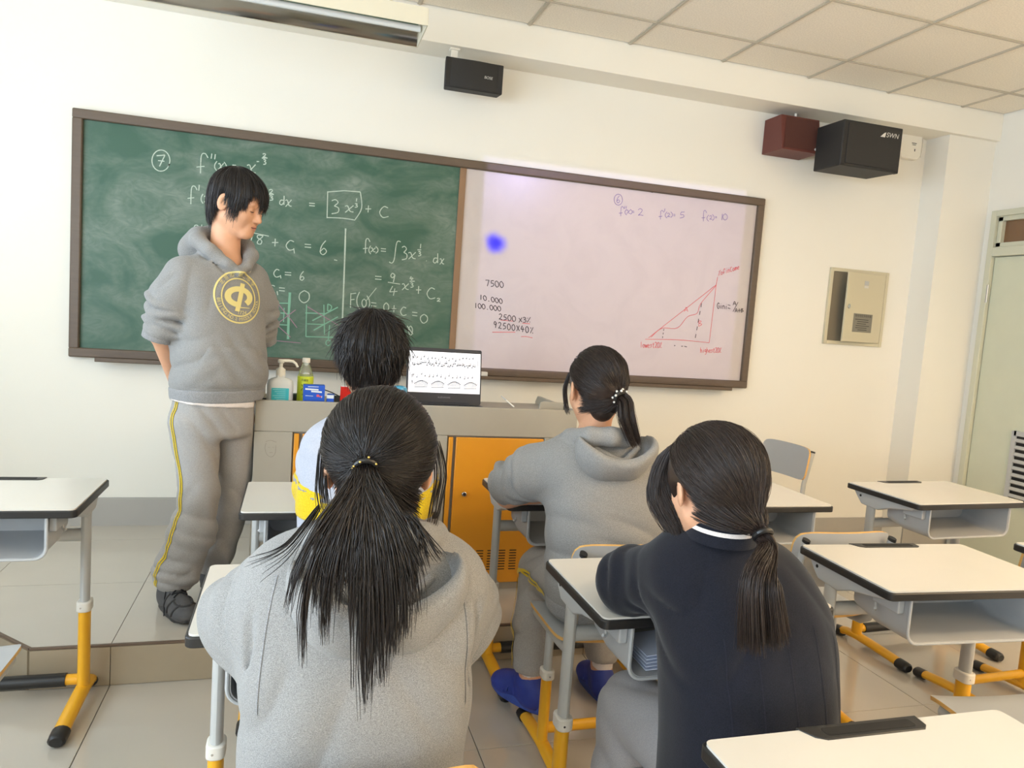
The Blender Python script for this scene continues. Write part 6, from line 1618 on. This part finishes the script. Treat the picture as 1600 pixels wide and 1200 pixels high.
f.loft([(0.446, 1.22, -2.05, 0.165, 0.13), (0.60, 1.22, -2.06, 0.160, 0.12)], 0, 0.03)
for l in legsb: f.chain(l[:3], (0.084, 0.074, 0.064), 0.025)
field_obj('trousers', f, m_sweat, b2, 1)
for l in legsb: shoe(b2, 'shoe', (l[2][0], l[2][1]+0.05), 0.0, 0.0, mat('shoe_white', (220, 220, 222), 0.6), mat('sole_white', (230, 228, 224), 0.6), None, hiking=False, h=0.008)
hair_cap(b2, H2, (0.086, 0.104, 0.098), m_hair)
def b2_ends(p):
    a = abs(p)
    return 0.040 if a < 0.9 else (0.0 if a < 1.7 else -0.035-0.050*min(1, (a-1.7)/0.6))
hair_bowl(H2, b2_ends, 4200, 10, (0.097, 0.115, 0.108), 0.0010, 0.0003, m_hair, b2, 'hair_strands', seed=9, spread=0.10, drop_in=0.35)['kind'] = 'stuff'
# short tufts lifting off the scalp
rg = np.random.default_rng(21); n = 1500; D = scalp_dirs(rg, n, 0.0); K = 6; cr = unit((0.05, -0.45, 0.89))
tang = D-cr; tang -= (tang*D).sum(1, keepdims=True)*D; tang /= np.linalg.norm(tang, axis=1, keepdims=True)+1e-6
tang += rg.normal(size=(n, 3))*0.25
t_ = np.linspace(0, 1, K)[None, :, None]; Ln = rg.uniform(0.025, 0.055, (n, 1, 1)); R_ = np.array((0.092, 0.110, 0.103))
P = D[:, None, :]*R_+Ln*(tang[:, None, :]*t_+D[:, None, :]*t_*(0.45-0.35*t_))+np.array((0, -0.018, 0.030)); P[:, :, 2] -= 0.010*t_[..., 0]**2
strands('hair_tufts', H2.many(P.reshape(-1, 3)).reshape(n, K, 3), 0.0013, 0.0003, m_hair, b2)['kind'] = 'stuff'

# --- long haired student in the foreground
g3 = person_at(1.14, -2.97, 0.0, 'seated student in a light grey hoodie with a long loose black ponytail, seen from behind')
H3 = Frame((1.150, -2.925, 1.118), 0.03, -0.28)
rows3 = [(0.44, 1.130, -2.985, 0.188, 0.135), (0.60, 1.130, -2.970, 0.192, 0.138), (0.75, 1.135, -2.955, 0.197, 0.138), (0.87, 1.140, -2.945, 0.196, 0.128), (0.96, 1.145, -2.935, 0.150, 0.100), (1.02, 1.150, -2.925, 0.075, 0.065)]
arms3 = [((0.985, -2.935, 0.905), (0.935, -2.835, 0.805), (1.04, -2.60, 0.775), (0.5, 0.5, 0), -1), ((1.300, -2.935, 0.895), (1.335, -2.835, 0.800), (1.24, -2.60, 0.775), (-0.5, 0.5, 0), 1)]
legs3 = [((1.04, -2.96, 0.485), (1.01, -2.54, 0.455), (1.01, -2.670, 0.10), (0, 1)), ((1.22, -2.96, 0.485), (1.25, -2.54, 0.455), (1.25, -2.670, 0.10), (0, 1))]
seated_body(g3, H3, (1.15, -2.925, 0.98), rows3, arms3, legs3)
f = Field((0.80, -3.20, 0.41), (1.47, -2.54, 1.10), 0.0058)
f.loft([(z, x, y, a*1.03, b*1.07) for z, x, y, a, b in rows3], 0.0, 0.04)
for a in arms3:
    S_, E_, W_ = [np.array(p) for p in a[:3]]
    f.chain([S_+np.array((0.03 if S_[0] < 1.1 else -0.03, 0, 0)), E_, E_+(W_-E_)*0.75], (0.088, 0.074, 0.052), 0.06)
    f.rings(S_, E_, 0.006, 0.060, 0.13, 0.4, 0.1, 1.2); f.rings(E_, W_, 0.005, 0.05, 0.10, 1.4, 0.0, 0.8)
N3 = Frame((1.148, -2.935, 0.985), 0.0, 0.0)
hood_shape(f, N3, 0.102)
f.cone((1.15, -2.93, 0.94), H3(0, -0.02, 0.0), 0.064, 0.066, 0.010, 'sub')
f.warp(0.009, wrinkle(70, 20, 36, 0.5), (0.93, -2.95, 0.82), 0.17); f.warp(0.009, wrinkle(70, 20, -40, 1.5), (1.35, -2.95, 0.82), 0.17); f.warp(0.008, wrinkle(46, 0, 40, 0.8), (1.26, -3.10, 0.68), 0.20); f.warp(0.006, wrinkle(46, 0, -34, 2.1), (1.02, -3.10, 0.66), 0.20)
for (p, q) in (((0.945, -3.02, 0.90), (0.955, -3.00, 0.74)), ((1.325, -3.02, 0.89), (1.315, -3.0, 0.73))):
    f.cone(p, q, 0.0015, 0.003, 0.020, 'sub')
f.cut((0, 0, 0.42), (0, 0, -1))
hood3 = f
field_obj('hoodie', f, m_heather, g3, 1)
hood_part(g3, N3, (0, -0.118, -0.040), (0.150, 0.088, 0.125), m_heather)
# seams of the sleeves
for path, aim in (([(0.968, -3.12, 0.955), (0.957, -3.13, 0.88), (0.953, -3.12, 0.80), (0.957, -3.10, 0.735)], [(1.0, -2.93, 0.95), (0.99, -2.93, 0.88), (0.985, -2.93, 0.80), (0.98, -2.93, 0.73)]),
                  ([(1.312, -3.12, 0.945), (1.322, -3.13, 0.87), (1.324, -3.12, 0.79), (1.320, -3.10, 0.725)], [(1.27, -2.93, 0.94), (1.28, -2.93, 0.87), (1.285, -2.93, 0.79), (1.29, -2.93, 0.72)])):
    ribbon('sleeve_seam', hood3, path, aim, 0.003, m_greyrib, g3, 0.0012)
f = Field((0.88, -3.16, 0.06), (1.40, -2.38, 0.62), 0.009)
f.loft([(0.400, 1.13, -2.96, 0.18, 0.13), (0.60, 1.13, -2.97, 0.170, 0.11)], 0, 0.03)
for l in legs3: f.chain(l[:3], (0.092, 0.078, 0.066), 0.025)
field_obj('trousers', f, m_sweat, g3, 1)
for l in legs3: shoe(g3, 'shoe', (l[2][0], l[2][1]+0.05), 0.0, 0.0, MATS['shoe_white'], MATS['sole_white'], None, hiking=False, h=0.008)
TIE3 = on_y(570, 722, -3.035)
nape_hair(g3, H3, TIE3, m_hair, 34, 900, 0.062)
hair_cap(g3, H3, (0.097, 0.110, 0.107), m_hair, ear=False)
tied_hair(g3, H3, TIE3, 5200, (0.100, 0.114, 0.108), m_hair, 31, lo=((-1, -0.72), (-0.3, -0.60), (0.15, -0.25), (0.55, 0.35), (0.8, 0.55), (1, 0.9)))['kind'] = 'stuff'
rg = np.random.default_rng(33); allp = []
def yb(py): return np.interp(py, [722, 745, 780, 840, 900, 1000, 1120], [-3.035, -3.080, -3.125, -3.160, -3.168, -3.162, -3.160])
def lock(x1, y1, cnt, wid, x0=570.0, y0=724.0, mid=None, tipvar=30):
    for _ in range(cnt):
        ox = rg.normal()*wid; ty = max(y1-abs(rg.normal())*tipvar*0.8, min(y1-20, 860+rg.random()*60)); dx = x1+ox-x0
        ys_ = np.concatenate([[y0+rg.normal()*3], y0+(ty-y0)*np.array((0.10, 0.24, 0.42, 0.62, 0.82, 1.0))])
        fr_ = np.interp(ys_, [724, 742, 775, 820, 880, 950], [0.0, 0.07, 0.28, 0.58, 0.86, 1.0]) if mid is None else np.linspace(0, 1, 7)
        wob = np.cumsum(rg.normal(size=7)*1.2); px_ = x0+rg.normal()*6*(1-fr_)+dx*fr_+wob; px_[-1] = px_[-1]-ox*0.35; py_ = ys_
        pts = [on_y(a, b, yb(b)+rg.normal()*0.004) for a, b in zip(px_, py_)]
        C = np.array(smooth_pl([tuple(p) for p in pts], 4)); t = np.linspace(0, len(C)-1, 14)
        allp.append(np.stack([np.interp(t, np.arange(len(C)), C[:, a]) for a in range(3)], 1))
for (x1, y1, cnt, wid, tv) in ((450, 965, 45, 5, 50), (474, 1045, 40, 4, 70), (490, 960, 50, 5, 60), (508, 1010, 80, 6, 70), (528, 960, 60, 7, 60), (550, 1000, 50, 5, 80), (575, 1110, 80, 6, 90), (598, 1075, 100, 7, 80), (615, 1030, 110, 7, 80), (632, 1000, 100, 7, 60), (652, 965, 80, 7, 60), (672, 905, 40, 6, 50), (545, 930, 90, 26, 50), (590, 960, 110, 28, 60), (520, 920, 60, 22, 50)):
    lock(x1, y1, cnt, wid, tipvar=tv)
lock(688, 885, 22, 4, 630, 800, 0.9, 25); lock(670, 890, 24, 5, 640, 810, 0.9, 30); lock(570, 1128, 10, 6, tipvar=30); lock(548, 1085, 6, 4, tipvar=20)
tl_ = strands('ponytail', np.array(allp), 0.0011, 0.0003, m_hair, g3); tl_['kind'] = 'stuff'; tl_['label'] = 'long loose black ponytail'
tail(g3, [TIE3+np.array((0, 0.005, 0.004)), TIE3+np.array((0, -0.045, -0.045)), on_y(572, 800, -3.120), on_y(572, 860, -3.130)], 420, (0.014, 0.022, 0.038, 0.048), 0.0016, m_hair, 35, name='ponytail_core')
# loose side locks by the right cheek
for (pts, cnt, sp_) in (([on_y(680, 690, -2.90), on_y(688, 740, -2.93), on_y(680, 790, -2.97), on_y(672, 830, -3.00)], 22, (0.010, 0.016, 0.014, 0.010)), ([on_y(505, 700, -2.92), on_y(503, 760, -2.97), on_y(508, 800, -3.02)], 24, (0.008, 0.012, 0.010)), ([on_y(500, 790, -3.02), on_y(450, 855, -3.06), on_y(395, 885, -3.03)], 14, (0.004, 0.012, 0.03))):
    tail(g3, pts, cnt, sp_, 0.0009, m_hair, 41, name='loose_lock')
tb = MB(); rg = np.random.default_rng(2)
def tie_ring(person, c, nrm, R_, r_, m, name='hair_tie', beads=None, bm=None, bead_r=0.003):
    n_ = unit(nrm); e1 = unit(np.cross(n_, (0.2, 0.3, 0.9))); e2 = np.cross(n_, e1); b = MB(); o_ = np.array(person.location)
    b.tube([tuple(c+R_*(math.cos(a)*e1+math.sin(a)*e2)-o_) for a in np.linspace(0, 2*PI, 25)], r_, 8, caps=False); t = b.build(name, m, person)
    if beads:
        for k in range(beads):
            a = 2*PI*k/beads
            for q in (0.0,):
                bb = MB(); cc = c+(R_+r_*0.9)*(math.cos(a)*e1+math.sin(a)*e2)+n_*(0.004*(-1)**k)-o_
                bb.lathe([(0.0005, -bead_r), (bead_r*0.8, -bead_r*0.6), (bead_r, 0), (bead_r*0.8, bead_r*0.6), (0.0005, bead_r)], 8, c=tuple(cc)); bb.build('bead', bm, t)
    return t
m_gold = mat('gold_bead', (214, 180, 96), 0.3, metal=0.8)
tie_ring(g3, TIE3+np.array((0, -0.014, -0.006)), (0.0, -0.8, -0.6), 0.0165, 0.0045, m_black, beads=9, bm=m_gold, bead_r=0.0020)

# --- student with blue shoes
g4 = person_at(1.98, -2.09, 0.0, 'seated student in a grey hoodie and blue shoes with a short ponytail')
H4 = Frame((1.940, -2.030, 1.188), 0.02, -0.16)
rows4 = [(0.50, 2.000, -2.105, 0.192, 0.140), (0.60, 1.998, -2.10, 0.196, 0.145), (0.72, 1.990, -2.09, 0.190, 0.142), (0.86, 1.975, -2.07, 0.186, 0.132), (0.97, 1.960, -2.05, 0.150, 0.105), (1.05, 1.945, -2.03, 0.075, 0.065)]
arms4 = [((1.825, -2.045, 0.945), (1.722, -1.850, 0.785), (1.930, -1.800, 0.775), (0.9, 0.1, 0), -1), ((2.105, -2.045, 0.935), (2.140, -1.900, 0.825), (2.03, -1.670, 0.775), (-0.6, 0.5, 0), 1)]
legs4 = [((1.915, -2.10, 0.540), (1.905, -1.745, 0.480), (1.832, -1.912, 0.165), (-0.38, 0.92)), ((2.085, -2.10, 0.540), (2.125, -1.70, 0.490), (2.150, -1.805, 0.115), (0.05, 1))]
seated_body(g4, H4, (1.945, -2.03, 1.02), rows4, arms4, legs4)
f = Field((1.60, -2.32, 0.47), (2.28, -1.72, 1.14), 0.0065)
f.loft([(z, x, y, a*1.03, b*1.07) for z, x, y, a, b in rows4], 0.0, 0.04)
for a in arms4:
    S_, E_, W_ = [np.array(p) for p in a[:3]]
    up_ = np.array((0, -0.01, 0.046)) if S_[0] < 1.9 else np.array((0, 0, 0.02))
    f.chain([S_+np.array((0.03 if S_[0] < 1.9 else -0.03, 0, 0)), S_+(E_-S_)*0.5+up_*0.6, E_+up_, E_+(W_-E_)*0.16+up_], (0.086, 0.080, 0.064, 0.050), 0.05)
    f.rings(S_+(E_-S_)*0.35, E_+up_, 0.0125, 0.055, 0.12, 0.9, 0.0, 1.3)
N4 = Frame((1.950, -2.045, 1.020), 0.0, 0.0)
hood_shape(f, N4, 0.098)
f.cone((1.945, -2.03, 0.97), H4(0, -0.02, 0.0), 0.062, 0.066, 0.010, 'sub')
f.warp(0.011, wrinkle(38, 20, 62, 0.5), (1.88, -2.16, 0.72), 0.20); f.warp(0.010, wrinkle(20, 10, 70, 1.6), (2.06, -2.20, 0.68), 0.20); f.warp(0.008, wrinkle(60, 10, -40, 2.6), (1.82, -2.10, 0.88), 0.15)
f.cut((0, 0, 0.482), (0, 0, -1))
field_obj('hoodie', f, m_heather, g4, 1)
hood_part(g4, N4, (-0.022, -0.112, -0.008), (0.136, 0.092, 0.105), m_heather)
S_, E_, W_ = [np.array(p) for p in arms4[0][:3]]
for a in arms4:
    S_, E_, W_ = [np.array(p) for p in a[:3]]; ax_ = unit(W_-E_); c = E_+(W_-E_)*0.16+(np.array((0, -0.01, 0.040)) if S_[0] < 1.9 else np.array((0, 0, 0.015)))
    g = Field(c-0.11, c+0.11, 0.0055); g.cone(c-ax_*0.03, c+ax_*0.02, 0.058, 0.052, 0.01); g.cut(c+ax_*0.026, ax_); field_obj('cuff', g, m_greyrib, g4, 1)
g = Field((1.74, -2.30, 0.46), (2.26, -1.90, 0.58), 0.006); g.loft([(0.472, 2.0, -2.105, 0.192, 0.146), (0.525, 2.0, -2.105, 0.199, 0.151)], 0, 0.02, round_=0.01); field_obj('hem_band', g, m_greyrib, g4, 1)
f = Field((1.70, -2.28, 0.08), (2.32, -1.58, 0.62), 0.007)
f.loft([(0.442, 2.0, -2.08, 0.18, 0.13), (0.58, 2.0, -2.10, 0.175, 0.12)], 0, 0.03)
f.chain(legs4[0][:2]+((1.868, -1.82, 0.32), (1.834, -1.900, 0.19)), (0.094, 0.080, 0.074, 0.062), 0.03); f.chain(legs4[1][:2]+((2.135, -1.75, 0.30), (2.15, -1.800, 0.16)), (0.094, 0.080, 0.072, 0.060), 0.025)
f.rings(legs4[0][1], legs4[0][2], 0.006, 0.085, 0.13, 0.7, 0.2, 1.0); f.warp(0.008, wrinkle(20, 60, 60, 0.7), (1.88, -1.85, 0.48), 0.18)
X_, Y_, Z_ = f.pts((slice(None),)*3); f.F = np.maximum(f.F, (np.where(X_ < 2.0, 0.178, 0.150)-Z_+0*Y_).astype(np.float32))
field_obj('trousers', f, m_sweat, g4, 1)
for dv in (-0.010, 0.012):
    ribbon('yellow_stripe', f, [np.array((1.76, -2.03+dv, 0.50)), np.array((1.77, -1.92+dv, 0.49+dv)), np.array((1.78, -1.83, 0.50+dv)), np.array((1.79, -1.76-dv, 0.49)), np.array((1.80, -1.73-dv, 0.44)), np.array((1.78, -1.80-dv, 0.32)), np.array((1.75, -1.88-dv, 0.19))],
           [np.array((1.92, -2.03, 0.50)), np.array((1.91, -1.92, 0.49)), np.array((1.908, -1.83, 0.48)), np.array((1.905, -1.76, 0.475)), np.array((1.90, -1.745, 0.44)), np.array((1.87, -1.81, 0.32)), np.array((1.838, -1.89, 0.19))], 0.009, m_yelcloth, g4, 0.0050)
m_shoe_b = mat('shoe_blue', (40, 58, 146), 0.5, var=0.08, vscale=30, bump=0.25, bscale=350); m_sole_b = mat('sole_blue', (54, 78, 160), 0.5)
shoe(g4, 'shoe', (1.808, -1.862), -0.39, 0.047, m_shoe_b, m_sole_b, None, hiking=False, L=0.262, W=0.098)     # resting on the desk foot
shoe(g4, 'shoe', (2.152, -1.755), 0.05, 0.0, m_shoe_b, m_sole_b, None, hiking=False, L=0.262, W=0.098)
# raised band over each blue shoe
for (cx_, cy_, yw_, zz_, pt_) in ((1.808, -1.862, -0.39, 0.047, 0.0), (2.152, -1.755, 0.05, 0.0, 0.0)):
    H_ = Frame((cx_, cy_, zz_), yw_, pt_); o_ = np.array(g4.location)
    for k_ in (0.0, 0.022): MB().tube([tuple(H_(0.043*math.sin(a), 0.012+k_, 0.026+0.052*math.cos(a)-k_*0.35)-o_) for a in np.linspace(-1.35, 1.35, 13)], 0.0045, 8, flat=(1.6, 0.7)).build('strap', m_sole_b, g4)
for l in legs4:
    g = Field(np.array(l[2])-0.12, np.array(l[2])+0.10, 0.006); a = np.array(l[2]); g.cone(a+np.array((0, 0, -0.030)), a+np.array((0, 0, 0.022)), 0.0395, 0.041, 0.01); field_obj('sock', g, m_tee, g4, 1)
TIE4 = on_y(966, 619, -2.135)
hair_cap(g4, H4, (0.090, 0.108, 0.102), m_hairb)
tied_hair(g4, H4, TIE4, 4200, (0.093, 0.111, 0.105), m_hairb, 51, ear=True, lo=((-1, -0.95), (-0.25, -0.80), (-0.05, -0.1), (0.1, 0.05), (0.55, 0.40), (0.8, 0.55), (1, 0.9)))['kind'] = 'stuff'
nape_hair(g4, H4, TIE4, m_hairb, 68, 1000, 0.050)
tail(g4, [TIE4, TIE4+np.array((0.010, -0.030, -0.012)), on_y(980, 655, -2.185), on_y(994, 696, -2.195)], 600, (0.012, 0.024, 0.026, 0.012), 0.0009, m_hairb, 52, clumps=30)
tail(g4, [H4(0.074, 0.050, 0.050), H4(0.086, 0.062, 0.0), H4(0.080, 0.066, -0.055), H4(0.074, 0.062, -0.085)], 40, (0.006, 0.008, 0.006, 0.003), 0.0009, m_hairb, 53, name='loose_lock')
tie_ring(g4, TIE4+np.array((0.002, -0.010, -0.003)), (0.3, -0.9, -0.35), 0.019, 0.0085, m_black, beads=14, bm=mat('white_bead', (232, 228, 220), 0.4), bead_r=0.0042)

# --- student in the navy sweater
g5 = person_at(1.95, -2.98, 0.0, 'seated student in a navy sweater with a low brown-black ponytail, leaning on the desk')
H5 = Frame((1.846, -2.905, 1.080), -0.04, -0.30)
rows5 = [(0.44, 1.935, -3.000, 0.176, 0.150), (0.56, 1.932, -2.995, 0.174, 0.148), (0.70, 1.928, -2.975, 0.178, 0.142), (0.83, 1.925, -2.945, 0.184, 0.130), (0.92, 1.895, -2.920, 0.150, 0.105), (0.99, 1.865, -2.900, 0.070, 0.065)]
arms5 = [((1.775, -2.895, 0.890), (1.765, -2.730, 0.808), (1.97, -2.560, 0.775), (0.7, 0.3, 0), -1), ((2.030, -2.900, 0.870), (2.110, -2.760, 0.805), (2.00, -2.520, 0.775), (-0.6, 0.4, 0), 1)]
legs5 = [((1.865, -2.97, 0.490), (1.835, -2.675, 0.462), (1.806, -2.672, 0.10), (0, 1)), ((2.035, -2.97, 0.490), (2.090, -2.640, 0.455), (2.085, -2.672, 0.10), (0, 1))]
seated_body(g5, H5, (1.865, -2.90, 0.96), rows5, arms5, legs5)
f = Field((1.62, -3.20, 0.41), (2.26, -2.60, 1.04), 0.0062)
f.loft([(z, x, y, a*1.03, b*1.05) for z, x, y, a, b in rows5], 0.0, 0.04)
for a in arms5:
    S_, E_, W_ = [np.array(p) for p in a[:3]]
    f.chain([S_+np.array((0.03 if S_[0] < 1.9 else -0.03, 0, 0)), E_, E_+(W_-E_)*0.6], (0.078, 0.066, 0.052), 0.05)
    f.rings(S_, E_, 0.006, 0.055, 0.12, 0.5, 0.2, 1.2); f.rings(E_, W_, 0.005, 0.05, 0.10, 1.9, -0.1, 0.7)
f.cone((1.865, -2.90, 0.93), H5(0, -0.02, 0.0), 0.060, 0.062, 0.008, 'sub')
f.warp(0.008, wrinkle(50, 0, 30, 0.6), (1.98, -3.10, 0.66), 0.22); f.warp(0.007, wrinkle(60, 20, -40, 1.9), (1.80, -3.02, 0.84), 0.17); f.warp(0.007, wrinkle(60, 20, 50, 2.5), (2.06, -3.02, 0.84), 0.15)
f.cut((0, 0, 0.42), (0, 0, -1))
sw5 = f
field_obj('sweater', f, m_navy, g5, 1)
# knitted vertical ribs
m_navyrib = fabric('navy_rib', (39, 40, 51), (31, 32, 42), 500)
for k, x0 in enumerate((1.80, 1.86, 1.93, 2.00, 2.06)):
    zz = np.linspace(0.86-0.02*abs(k-2), 0.50, 7); path = [(x0+0.06*(0.86-z), -3.155, z) for z in zz]; aim = [(x0+0.06*(0.86-z), -2.95, z) for z in zz]
    ribbon('knit_rib', sw5, path, aim, 0.0026, m_navyrib, g5, 0.0010)
# ribbed collar with a white stripe
NC = Frame((1.858, -2.936, 0.998), 0.0, 0.05)
def collar(name, R_, u0, u1, th, m):
    b = MB(); n_ = 40; o_ = np.array(g5.location)
    vs = []
    for i in range(n_):
        a = 2*PI*i/n_
        for (r_, u_) in ((R_, u0), (R_+th, u0), (R_+th*0.8, u1), (R_-0.001, u1)): vs.append(tuple(NC(r_*math.sin(a), r_*math.cos(a)*1.05, u_+0.004*math.sin(a*20)*0)-o_))
    b.add(vs, [(4*i+j, 4*i+(j+1) % 4, 4*((i+1) % n_)+(j+1) % 4, 4*((i+1) % n_)+j) for i in range(n_) for j in range(4)])
    return b.build(name, m, g5, ang=1.0)
collar('collar', 0.061, -0.022, 0.002, 0.012, m_navy); collar('collar_stripe', 0.0605, 0.0015, 0.0105, 0.011, m_tee); collar('collar_edge', 0.060, 0.0100, 0.0165, 0.010, m_navy)
f = Field((1.66, -3.20, 0.06), (2.28, -2.50, 0.62), 0.007)
f.loft([(0.405, 1.950, -2.98, 0.175, 0.13), (0.60, 1.945, -2.99, 0.165, 0.11)], 0, 0.03)
f.chain(legs5[0][:3], (0.094, 0.082, 0.074), 0.025); f.chain(legs5[1][:3], (0.094, 0.078, 0.070), 0.025)
f.rings(legs5[0][1], legs5[0][2], 0.006, 0.12, 0.13, 0.3, 0.0, 1.0); f.warp(0.007, wrinkle(70, 20, 36, 0.2), (1.83, -2.72, 0.46), 0.18)
f.cone((1.845, -2.765, 0.545), (1.855, -2.755, 0.30), 0.003, 0.003, 0.012, 'sub')
field_obj('trousers', f, m_greycot, g5, 1)
for l in legs5: shoe(g5, 'shoe', (l[2][0], l[2][1]+0.050), 0.0, 0.0, MATS['shoe_white'], MATS['sole_white'], None, hiking=False, h=0.008, L=0.245, W=0.094)
TIE5 = on_y(1187, 830, -3.040)
hair_cap(g5, H5, (0.095, 0.111, 0.106), m_hairb, ear=True, nape=False, c0=(0, -0.020, 0.020))
tied_hair(g5, H5, TIE5, 5600, (0.099, 0.116, 0.108), m_hairb, 61, ear=True, c0=(0, -0.018, 0.022), lo=((-1, -0.99), (-0.30, -0.96), (-0.18, -0.5), (0.0, 0.12), (0.35, 0.20), (0.8, 0.55), (1, 0.9)))['kind'] = 'stuff'
tail(g5, [TIE5, TIE5+np.array((0.002, -0.030, -0.025)), on_y(1190, 900, -3.125), on_y(1192, 960, -3.135), on_y(1195, 1008, -3.130)], 1300, (0.014, 0.022, 0.036, 0.044, 0.050), 0.0008, m_hairb, 62, clumps=60, lenvar=0.12)
nape_hair(g5, H5, TIE5, m_hairb, 67, 900, 0.032)
rg = np.random.default_rng(66); n = 1100; rad5 = np.array((0.099, 0.116, 0.108)); u1 = lambda a, b: rg.uniform(a, b, n)
a_, c_ = u1(0, 1), u1(0, 1); nz = lambda k: rg.normal(size=(n, 3))*k
q0 = np.stack([-0.25+0.70*a_, 0.15+0.60*c_, np.full(n, 0.8)], 1); q0 /= np.linalg.norm(q0, axis=1, keepdims=True)
q1 = np.stack([0.35+0.35*a_, 0.55+0.40*c_, 0.60-0.25*a_], 1)*1.05+nz(0.012)
q2 = np.stack([0.66+0.28*a_, 0.62+0.42*c_, 0.05-0.40*a_], 1)*1.04+nz(0.014)
q3 = np.stack([0.62+0.22*a_, 0.42+0.40*c_, -0.55-0.40*a_], 1)+nz(0.02)
q4 = np.stack([0.62+0.12*a_, 0.32+0.22*c_, -0.85-0.60*a_*u1(0.3, 1)], 1)+nz(0.02)
tt = np.linspace(0, 4, 14); P = np.zeros((n, 14, 3)); Qs = np.stack([q0, q1, q2, q3, q4], 1); pad = np.concatenate([Qs[:, :1], Qs, Qs[:, -1:]], 1)
for a_, t in enumerate(tt):
    k_ = min(int(t), 3); w = t-k_; p0_, p1_, p2_, p3_ = pad[:, k_], pad[:, k_+1], pad[:, k_+2], pad[:, k_+3]
    P[:, a_] = 0.5*(2*p1_+(p2_-p0_)*w+(2*p0_-5*p1_+4*p2_-p3_)*w*w+(3*p1_-p0_-3*p2_+p3_)*w**3)
P = P*rad5+np.array((0, -0.018, 0.022))
strands('front_hair', H5.many(P.reshape(-1, 3)).reshape(n, 14, 3), 0.0008, 0.0003, m_hairb, g5)['kind'] = 'stuff'
tie_ring(g5, TIE5+np.array((0, -0.010, -0.004)), (0.05, -0.75, -0.65), 0.0165, 0.0055, m_black)
